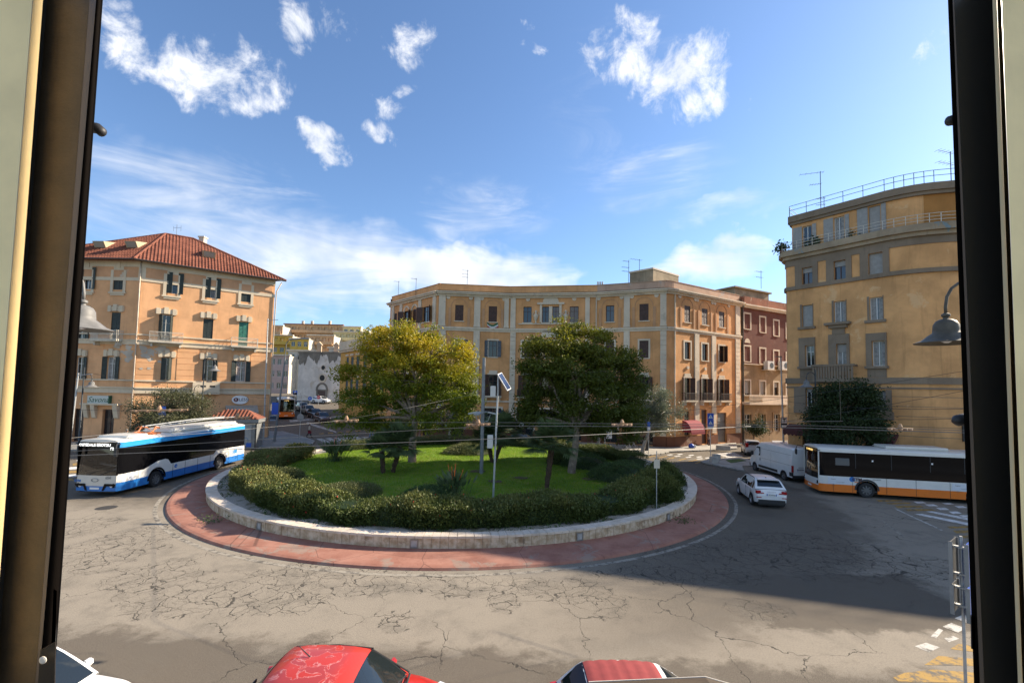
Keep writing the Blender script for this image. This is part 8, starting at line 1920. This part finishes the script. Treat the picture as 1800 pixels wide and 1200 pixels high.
q = G(1135, 791, .13); rt = root('litter_bin', (q.x, q.y, .13), 'black wheeled litter bin under the silvery olive tree', 'bin'); b = MB(); b.ext([(-.25, -.3, 0), (.25, -.3, 0), (.32, -.34, .95), (-.32, -.34, .95)], (0, .6, 0)); b.build('body', 'black_plastic', rt, bevel=.03); b = MB(); b.box(-.35, .35, -.38, .32, .955, 1.05); b.build('lid', 'black_plastic', rt, bevel=.03)
q = G(806, 791, .13); rt = root('litter_bin', (q.x, q.y, .13), 'dark litter bin on the pavement behind the left of the mast', 'bin'); b = MB(); b.lathe([(.28, 0), (.34, 1.0)], 14); b.build('body', 'black_plastic', rt, smooth=40); b = MB(); b.lathe([(.36, 1.002), (.36, 1.06), (.1, 1.2)], 14); b.build('lid', 'black_plastic', rt, smooth=40)
def bicycle(label, x, y, z, rz, m='car_white'):
    rt = root('bicycle', (x, y, z), label, 'bicycle', None, rz)
    for xx in (-.52, .52):
        b = MB(); b.tube([(xx + .33 * math.cos(t_), 0, .34 + .33 * math.sin(t_)) for t_ in np.linspace(0, 2 * math.pi, 25)], .018, 6); o = b.build('wheel', 'black_rubber', rt)
        b = MB()
        for i in range(10): a = math.pi * 2 * i / 10; b.tube([(xx, 0, .34), (xx + .32 * math.cos(a), 0, .34 + .32 * math.sin(a))], .003, 3)
        b.build('spokes', 'chrome', o)
    b = MB()
    for a, c in (((-.52, 0, .34), (-.1, 0, .30)), ((-.52, 0, .34), (-.22, 0, .85)), ((-.1, 0, .30), (-.22, 0, .85)), ((-.1, 0, .30), (.36, 0, .78)), ((-.22, 0, .82), (.36, 0, .84)), ((.36, 0, .74), (.52, 0, .34)), ((.36, 0, .74), (.33, 0, 1.0)), ((-.22, 0, .85), (-.25, 0, .98))): b.tube([a, c], .02, 6)
    b.build('frame', m, rt); b = MB(); b.tube([(.30, -.28, 1.03), (.36, -.1, 1.0), (.36, .1, 1.0), (.30, .28, 1.03)], .016, 6); b.build('handlebar', 'dark_metal', rt); b = MB(); b.cbox((-.26, 0, 1.0), (.26, .13, .05)); b.build('saddle', 'black_plastic', rt, bevel=.02)
q = G(1109, 791, .13); bicycle('white city bicycle parked on the pavement under the trees', q.x, q.y, .13, R(-5))
q = G(1215, 787, .13); rt = root('travel_bag', (q.x, q.y, .13), 'blue and white bag lying at the foot of the ochre wall', 'bag'); b = MB(); b.lathe([(.05, 0), (.28, .05), (.32, .2), (.25, .42), (.08, .5)], 12); b.build('body', 'plate_blue', rt, smooth=True); b = MB(); b.cbox((.38, -.05, .2), (.35, .3, .35)); b.build('white_pouch', 'sign_white', rt, bevel=.08)

# ------------------------------------------------------------------ people
mat('skin', (0.42, 0.24, 0.17), .6); mat('hair_dark', (0.03, 0.02, 0.014), .8); mat('hair_grey', (0.25, 0.24, 0.22), .8); mat('coat_beige', (0.50, 0.44, 0.35), .9); mat('cloth_black', (0.018, 0.018, 0.02), .9); mat('cloth_green', (0.02, 0.065, 0.025), .9); mat('cloth_brown', (0.16, 0.085, 0.05), .9); mat('jeans', (0.16, 0.21, 0.30), .9); mat('cloth_navy', (0.02, 0.025, 0.05), .9); mat('bag_red', (0.20, 0.01, 0.02), .7)
def skin_mesh(nodes, edges, sub=1):
    me = bpy.data.meshes.new('figure'); me.from_pydata([n[0] for n in nodes], edges, []); o = bpy.data.objects.new('figure', me); COL.objects.link(o)
    o.modifiers.new('s', 'SKIN')
    for i, n in enumerate(nodes): me.skin_vertices[0].data[i].radius = (n[1], n[2] if len(n) > 2 else n[1])
    me.skin_vertices[0].data[0].use_root = True
    sb = o.modifiers.new('d', 'SUBSURF'); sb.levels = sub; sb.render_levels = sub
    dgp = bpy.context.evaluated_depsgraph_get(); dgp.update(); r = bpy.data.meshes.new_from_object(o.evaluated_get(dgp)); bpy.data.objects.remove(o); bpy.data.meshes.remove(me)
    r.polygons.foreach_set('use_smooth', [True] * len(r.polygons)); return r
def person(label, x, y, z, rz, h=1.72, stride=.0, top='cloth_black', legs='jeans', hair='hair_dark', coat=0.0, hair_long=False, group=None, arm=(.0, .0)):
    rt = root('person', (x, y, z), label, 'person', group, rz); k = h / 1.72
    def V(a, b_, c): return (a * k, b_ * k, c * k)
    pel, che, nec, hd = V(0, 0, .92), V(.02, 0, 1.25), V(.03, 0, 1.47), V(.05, 0, 1.60)
    nodes = [(pel, .15 * k, .11 * k), (V(.01, 0, 1.08), .13 * k, .10 * k), (che, .165 * k, .115 * k), (nec, .055 * k), (hd, .085 * k, .10 * k), (V(.05, 0, 1.68), .075 * k)]; edges = [(0, 1), (1, 2), (2, 3), (3, 4), (4, 5)]; tops = [0, 1, 2]; armv = []; hands = []
    for sg in (-1, 1):
        s_ = stride * sg; i = len(nodes)
        nodes += [(V(0, sg * .10, .86), .085 * k), (V(s_ * .45 + .03, sg * .10, .48), .06 * k), (V(s_ * .9 - (.06 if s_ < 0 else 0), sg * .10, .09 + (.06 if s_ < 0 else 0)), .042 * k), (V(s_ * .9 + .14, sg * .11, .035), .038 * k)]; edges += [(0, i), (i, i + 1), (i + 1, i + 2), (i + 2, i + 3)]
        j = len(nodes); sw = -s_ * .5 + arm[0 if sg < 0 else 1]
        nodes += [(V(.02, sg * .19, 1.38), .06 * k), (V(sw * .4, sg * .25, 1.12), .043 * k), (V(sw + .08, sg * .26, .90), .032 * k), (V(sw + .11, sg * .25, .82), .035 * k, .02 * k)]; edges += [(2, j), (j, j + 1), (j + 1, j + 2), (j + 2, j + 3)]; armv.append(j); hands.append(nodes[-1][0])
        for f in range(4):
            m_ = len(nodes); nodes += [(V(sw + .10 + .022 * (f - 1.5), sg * .25, .80), .010 * k), (V(sw + .115 + .026 * (f - 1.5), sg * .245, .755 - .01 * (f in (1, 2))), .008 * k), (V(sw + .125 + .026 * (f - 1.5), sg * .235, .725 - .012 * (f in (1, 2))), .007 * k)]; edges += [(j + 3, m_), (m_, m_ + 1), (m_ + 1, m_ + 2)]
        m_ = len(nodes); nodes += [(V(sw + .145, sg * .225, .80), .011 * k), (V(sw + .165, sg * .215, .765), .009 * k)]; edges += [(j + 3, m_), (m_, m_ + 1)]
    me = skin_mesh(nodes, edges); me.materials.append(MATS['skin']); linkmesh('body', me, rt)
    fat = lambda i, e: (nodes[i][0], nodes[i][1] + e, (nodes[i][2] if len(nodes[i]) > 2 else nodes[i][1]) + e)
    jn = [fat(0, .02), fat(1, .025), fat(2, .025), (V(.03, 0, 1.44), .075 * k)]; je = [(0, 1), (1, 2), (2, 3)]
    if coat: jn.append((V(0, 0, .92 - coat), .19 * k, .15 * k)); je.append((0, 4))
    for j in armv: i = len(jn); jn += [fat(j, .02), fat(j + 1, .02), fat(j + 2, .015)]; je += [(2, i), (i, i + 1), (i + 1, i + 2)]
    me = skin_mesh(jn, je); me.materials.append(MATS[top]); linkmesh('jacket', me, rt)
    tn = [fat(0, .008)]; te = []
    for sg, b0 in ((-1, 6), (1, 6 + (len(nodes) - 6) // 2)): i = len(tn); tn += [fat(b0, .015), fat(b0 + 1, .015), fat(b0 + 2, .02)]; te += [(0, i), (i, i + 1), (i + 1, i + 2)]
    me = skin_mesh(tn, te); me.materials.append(MATS[legs]); linkmesh('trousers', me, rt)
    for b0 in (6, 6 + (len(nodes) - 6) // 2):
        p_, q_ = Vector(nodes[b0 + 2][0]), Vector(nodes[b0 + 3][0]); b = MB(); b.tube([p_ + Vector((-.05, 0, -.03)), p_ + Vector((.02, 0, -.02)), q_, q_ + Vector((.05, 0, -.005))], [.045, .055, .045, .025], 8); b.build('shoe', 'cloth_black', rt, smooth=True)
    b = MB(); c = Vector(V(.035, 0, 1.655)); rows = []
    for i in range(6):
        e = -.25 + (math.pi / 2 + .2) * i / 5; rows.append([tuple(c + Vector((.098 * k * math.cos(e) * math.cos(a) - (.02 if math.cos(a) < 0 else .012), .088 * k * math.cos(e) * math.sin(a), .085 * k * math.sin(e) + (.03 if math.cos(a) > .3 and i == 0 else -.05 * (1.8 if hair_long else 1) if i == 0 else 0)))) for a in np.linspace(0, 2 * math.pi, 13)[:-1]])
    b.grid(rows, close=True); b.poly(rows[-1]); b.build('hair', hair, rt, smooth=True)
    b = MB()
    for sg in (-1, 1): b.lathe([(.012, .0), (.006, .008)], 6, (c.x + .095 * k, c.y + sg * .033 * k, c.z - .05 * k), axis='X')
    b.build('eyes', 'hair_dark', rt); b = MB(); b.tube([(c.x + .085 * k, 0, c.z - .05 * k), (c.x + .115 * k, 0, c.z - .09 * k), (c.x + .09 * k, 0, c.z - .10 * k)], [.008, .014, .008], 6); b.build('nose', 'skin', rt, smooth=True)
    b = MB(); b.box(c.x + .075 * k, c.x + .092 * k, -.025, .025, c.z - .135 * k, c.z - .125 * k); b.build('mouth', 'sign_red', rt)
    return rt, [Vector(hh) for hh in hands]
def feet(px, py, z=0.0): q = G(px, py, z); return q.x, q.y
x, y = feet(543, 769); rt, hd = person('woman in a long beige coat crossing the street mouth', x, y, 0, R(10), 1.68, .28, 'coat_beige', 'cloth_black', 'hair_dark', .28, True)
rt2 = root('handbag', (x + .2, y - .3, .55), 'dark red handbag carried by the woman in beige', 'bag'); b = MB(); b.box(-.2, .2, -.08, .08, 0, .28); b.build('body', 'bag_red', rt2, bevel=.04); b = MB(); b.tube([(-.12, 0, .27), (-.08, 0, .42), (.08, 0, .42), (.12, 0, .27)], .012, 5); b.build('strap', 'bag_red', rt2)
x, y = feet(653, 770); person('person in a brown jacket and pale jeans walking a small dog', x, y, 0, R(185), 1.7, .3, 'cloth_brown', 'jeans')
x, y = feet(671, 766); person('person in black striding over the crossing behind the dog walker', x, y, 0, R(15), 1.75, .42, 'cloth_black', 'cloth_black')
x, y = feet(160, 792); person('man in a green jacket with a backpack before the shop', -36.3, 43.4, .13, R(100), 1.76, .12, 'cloth_green', 'cloth_black', 'hair_grey')
bp_ = root('backpack', (-36.27, 43.18, 1.2), 'dark backpack on the man in green', 'bag'); b = MB(); b.cbox((0, 0, .1), (.34, .2, .46)); b.build('body', 'cloth_black', bp_, bevel=.07); b = MB(); b.cbox((0, -.12, .02), (.24, .08, .22)); b.build('pocket', 'cloth_navy', bp_, bevel=.03)
for i, px in enumerate((914, 921)): person('dark dressed person standing at the shop door, %s of the two' % ('left' if i == 0 else 'right'), (F2.M @ Vector((F2.uz(px, 760)[0], -.9, 0)))[0], (F2.M @ Vector((F2.uz(px, 760)[0], -.9, 0)))[1], .13, R(-90 + 60 * i), 1.72, .05, 'cloth_black', 'cloth_navy')
q = F2.M @ Vector((F2.uz(911, 770)[0], -1.3, 0)); rb = root('shopping_bag', (q.x, q.y, .55), 'bright red shopping bag held by the left person at the shop door', 'bag'); b = MB(); b.box(-.18, .18, -.07, .07, 0, .38); b.build('body', 'sign_red', rb, bevel=.02); b = MB(); b.tube([(-.1, 0, .37), (-.05, 0, .55), (.05, 0, .55), (.1, 0, .37)], .01, 5); b.build('handles', 'sign_red', rb)
q = FR.M @ Vector((FR.uz(1239, 775)[0], -.5, 0)); person('person in a brown hooded coat standing in the ochre doorway', q.x, q.y, .13, R(-60), 1.7, .03, 'cloth_brown', 'cloth_navy', coat=.15)
def dog(label, x, y, z, rz):
    rt = root('dog', (x, y, z), label, 'dog', None, rz); k = .42
    n = [((0, 0, .62 * k), .13 * k, .14 * k), ((.35 * k, 0, .66 * k), .15 * k, .17 * k), ((-.35 * k, 0, .66 * k), .12 * k, .12 * k), ((.52 * k, 0, .88 * k), .085 * k), ((.66 * k, 0, 1.0 * k), .09 * k), ((.84 * k, 0, .95 * k), .05 * k), ((-.55 * k, 0, .85 * k), .03 * k), ((-.62 * k, 0, 1.05 * k), .025 * k)]; e = [(0, 1), (0, 2), (1, 3), (3, 4), (4, 5), (2, 6), (6, 7)]
    for sg in (-1, 1):
        i = len(n); n += [((.36 * k, sg * .1 * k, .45 * k), .06 * k), ((.33 * k + sg * .05 * k, sg * .1 * k, .24 * k), .04 * k), ((.36 * k + sg * .08 * k, sg * .1 * k, .04 * k), .04 * k)]; e += [(1, i), (i, i + 1), (i + 1, i + 2)]
        i = len(n); n += [((-.32 * k, sg * .1 * k, .48 * k), .07 * k), ((-.45 * k - sg * .05 * k, sg * .1 * k, .25 * k), .04 * k), ((-.38 * k - sg * .06 * k, sg * .1 * k, .04 * k), .04 * k)]; e += [(2, i), (i, i + 1), (i + 1, i + 2)]
        i = len(n); n += [((.62 * k, sg * .08 * k, 1.12 * k), .03 * k)]; e += [(4, i)]
    me = skin_mesh(n, e); me.materials.append(mat('fur_white', (.5, .45, .38), .9)); linkmesh('body', me, rt); b = MB(); b.tube([(.50 * k, 0, .80 * k), (.46 * k, 0, .92 * k)], .10 * k, 8); b.build('collar', 'sign_red', rt)
x, y = feet(662, 771); dog('small pale dog on the crossing beside its owner', x, y - .3, 0, R(185))

# ------------------------------------------------------------------ the window we look out of
mat('frame_dark_brown', (0.062, 0.041, 0.020), .6, .0, var=.25, vscale=14, bump=.08, bscale=120); mat('frame_black', (0.006, 0.005, 0.004), .4); mat('frame_bevel', (0.10, 0.075, 0.06), .5); mat('frame_cream', (0.93, 0.74, 0.38), .6, var=.08, vscale=8); mat('frame_cream_edge', (0.80, 0.76, 0.66), .5)
def sash(rt, name, mt, top, bot, dep, th, y0=-60, y1=1260, back=None):
    """a profile running the height of the window: (x0, x1) at the top and at the bottom of the picture, its depth and thickness"""
    sg = -1 if top[0] < 900 else 1; b = wb(); vs = []
    for d in (dep, dep + th):
        for yy in (y0, y1):
            for s_ in (0, 1): t = yy / 1200; vs.append(P(top[s_] + (bot[s_] - top[s_]) * t + (sg * 2.5 if d > dep else 0), yy, d))
    b.add(vs, [(0, 1, 3, 2), (4, 6, 7, 5), (0, 4, 5, 1), (2, 3, 7, 6), (0, 2, 6, 4), (1, 5, 7, 3)]); return b.build(name, mt, rt)
W1 = world_root('window_casement', tuple(P(60, 1190, .62)), 'dark brown window casement with cream edge along the left of the view', 'window')
sash(W1, 'stile', 'frame_dark_brown', (83, 157), (-6, 62), .62, .03); sash(W1, 'bevel', 'frame_bevel', (157.5, 169), (62.5, 68), .615, .05); sash(W1, 'rebate', 'frame_black', (169.5, 178), (68.5, 92), .63, .06); sash(W1, 'gasket', 'frame_black', (76, 82.5), (-14, -6.5), .61, .06)
sash(W1, 'edge_strip', 'frame_cream_edge', (58, 75.5), (-36, -14.5), .60, .04); sash(W1, 'reveal', 'frame_cream', (-110, 57), (-210, -37), .58, .03); sash(W1, 'outer_rim', 'frame_bevel', (178.5, 181), (92.5, 95), .66, .02)
b = wb(); b.ext([P(*p, .605) for p in ((62, 1260), (95, 1260), (97, 1128), (71, 1143))], (-.002, .003, 0)); b.build('latch_block', 'frame_black', W1)
b = wb(); b.ext([P(*p, .63) for p in ((90, 1140), (97, 1138), (100, 1038), (94, 1034))], (-.002, .003, 0)); b.build('latch_bar', 'dark_metal', W1)
c = P(76, 1159, .6); b = MB(Matrix.Translation(c)); b.lathe([(.0046, .0), (.0046, -.001), (.003, -.0018)], 14, axis='Y'); o = b.build('screw', 'rail_white', W1, org=ORG[W1.name])
W2 = world_root('window_casement', tuple(P(1750, 1190, .62)), 'almost black window casement with pale edge along the right of the view', 'window')
sash(W2, 'rebate', 'frame_black', (1666, 1674), (1712, 1722), .63, .06); sash(W2, 'bevel', 'frame_bevel', (1674.5, 1677), (1722.5, 1730), .615, .05); sash(W2, 'stile', 'frame_black', (1677.5, 1744), (1730.5, 1789), .62, .03); sash(W2, 'edge_strip', 'frame_cream_edge', (1744.5, 1752), (1789.5, 1797), .60, .04); sash(W2, 'gasket', 'frame_black', (1752.5, 1760), (1797.5, 1806), .61, .06); sash(W2, 'reveal', 'frame_cream', (1760.5, 1940), (1806.5, 2010), .58, .03)
b = wb(); b.ext([P(*p, .63) for p in ((1708, 1140), (1714, 1140), (1714, 1082), (1707, 1082))], (.002, .003, 0)); b.build('latch_bar', 'dark_metal', W2)
for i, (px, py, dx, dz, lb) in enumerate(((166, 226, 1, -.004, 'small black shutter catch on the left casement'), (1682, 211, -1, .0, 'small black shutter catch high on the right casement'), (1705, 737, -1, .0, 'black shutter catch low on the right casement'))):
    c = P(px, py, .70); k = (.9, .9, 1.4)[i]; b = MB(Matrix.Translation(c)); b.tube([(-dx * .02, 0, .004), (dx * .006 * k, 0, 0), (dx * .014 * k, 0, dz - .002), (dx * .0185 * k, 0, dz - .0035)], [.0085 * k ** .3, .0085 * k ** .3, .0078 * k ** .3, .003], 12); o = b.build('catch_knob', 'black_plastic', (W1, W2, W2)[i], org=ORG[(W1, W2, W2)[i].name], smooth=True)
# sloping lid of a box on the facade just below the sill
sb = world_root('facade_box', tuple(P(1160, 1210, 1.35)), 'dark lidded box with a bright metal rim just below the window', 'box')
tp = [(1035, 1199), (1240, 1190), (1285, 1203), (1330, 1300), (1000, 1300)]
b = wb(); b.ext([P(*p, 1.35 if i < 3 else .95) for i, p in enumerate(tp)], (0, 0, -.3)); b.build('lid', 'frame_dark_brown', sb)
b = wb(); b.tube([P(1035, 1198, 1.36), P(1240, 1189, 1.36), P(1285, 1202, 1.36)], .0022, 6); b.build('rim', 'rail_white', sb)
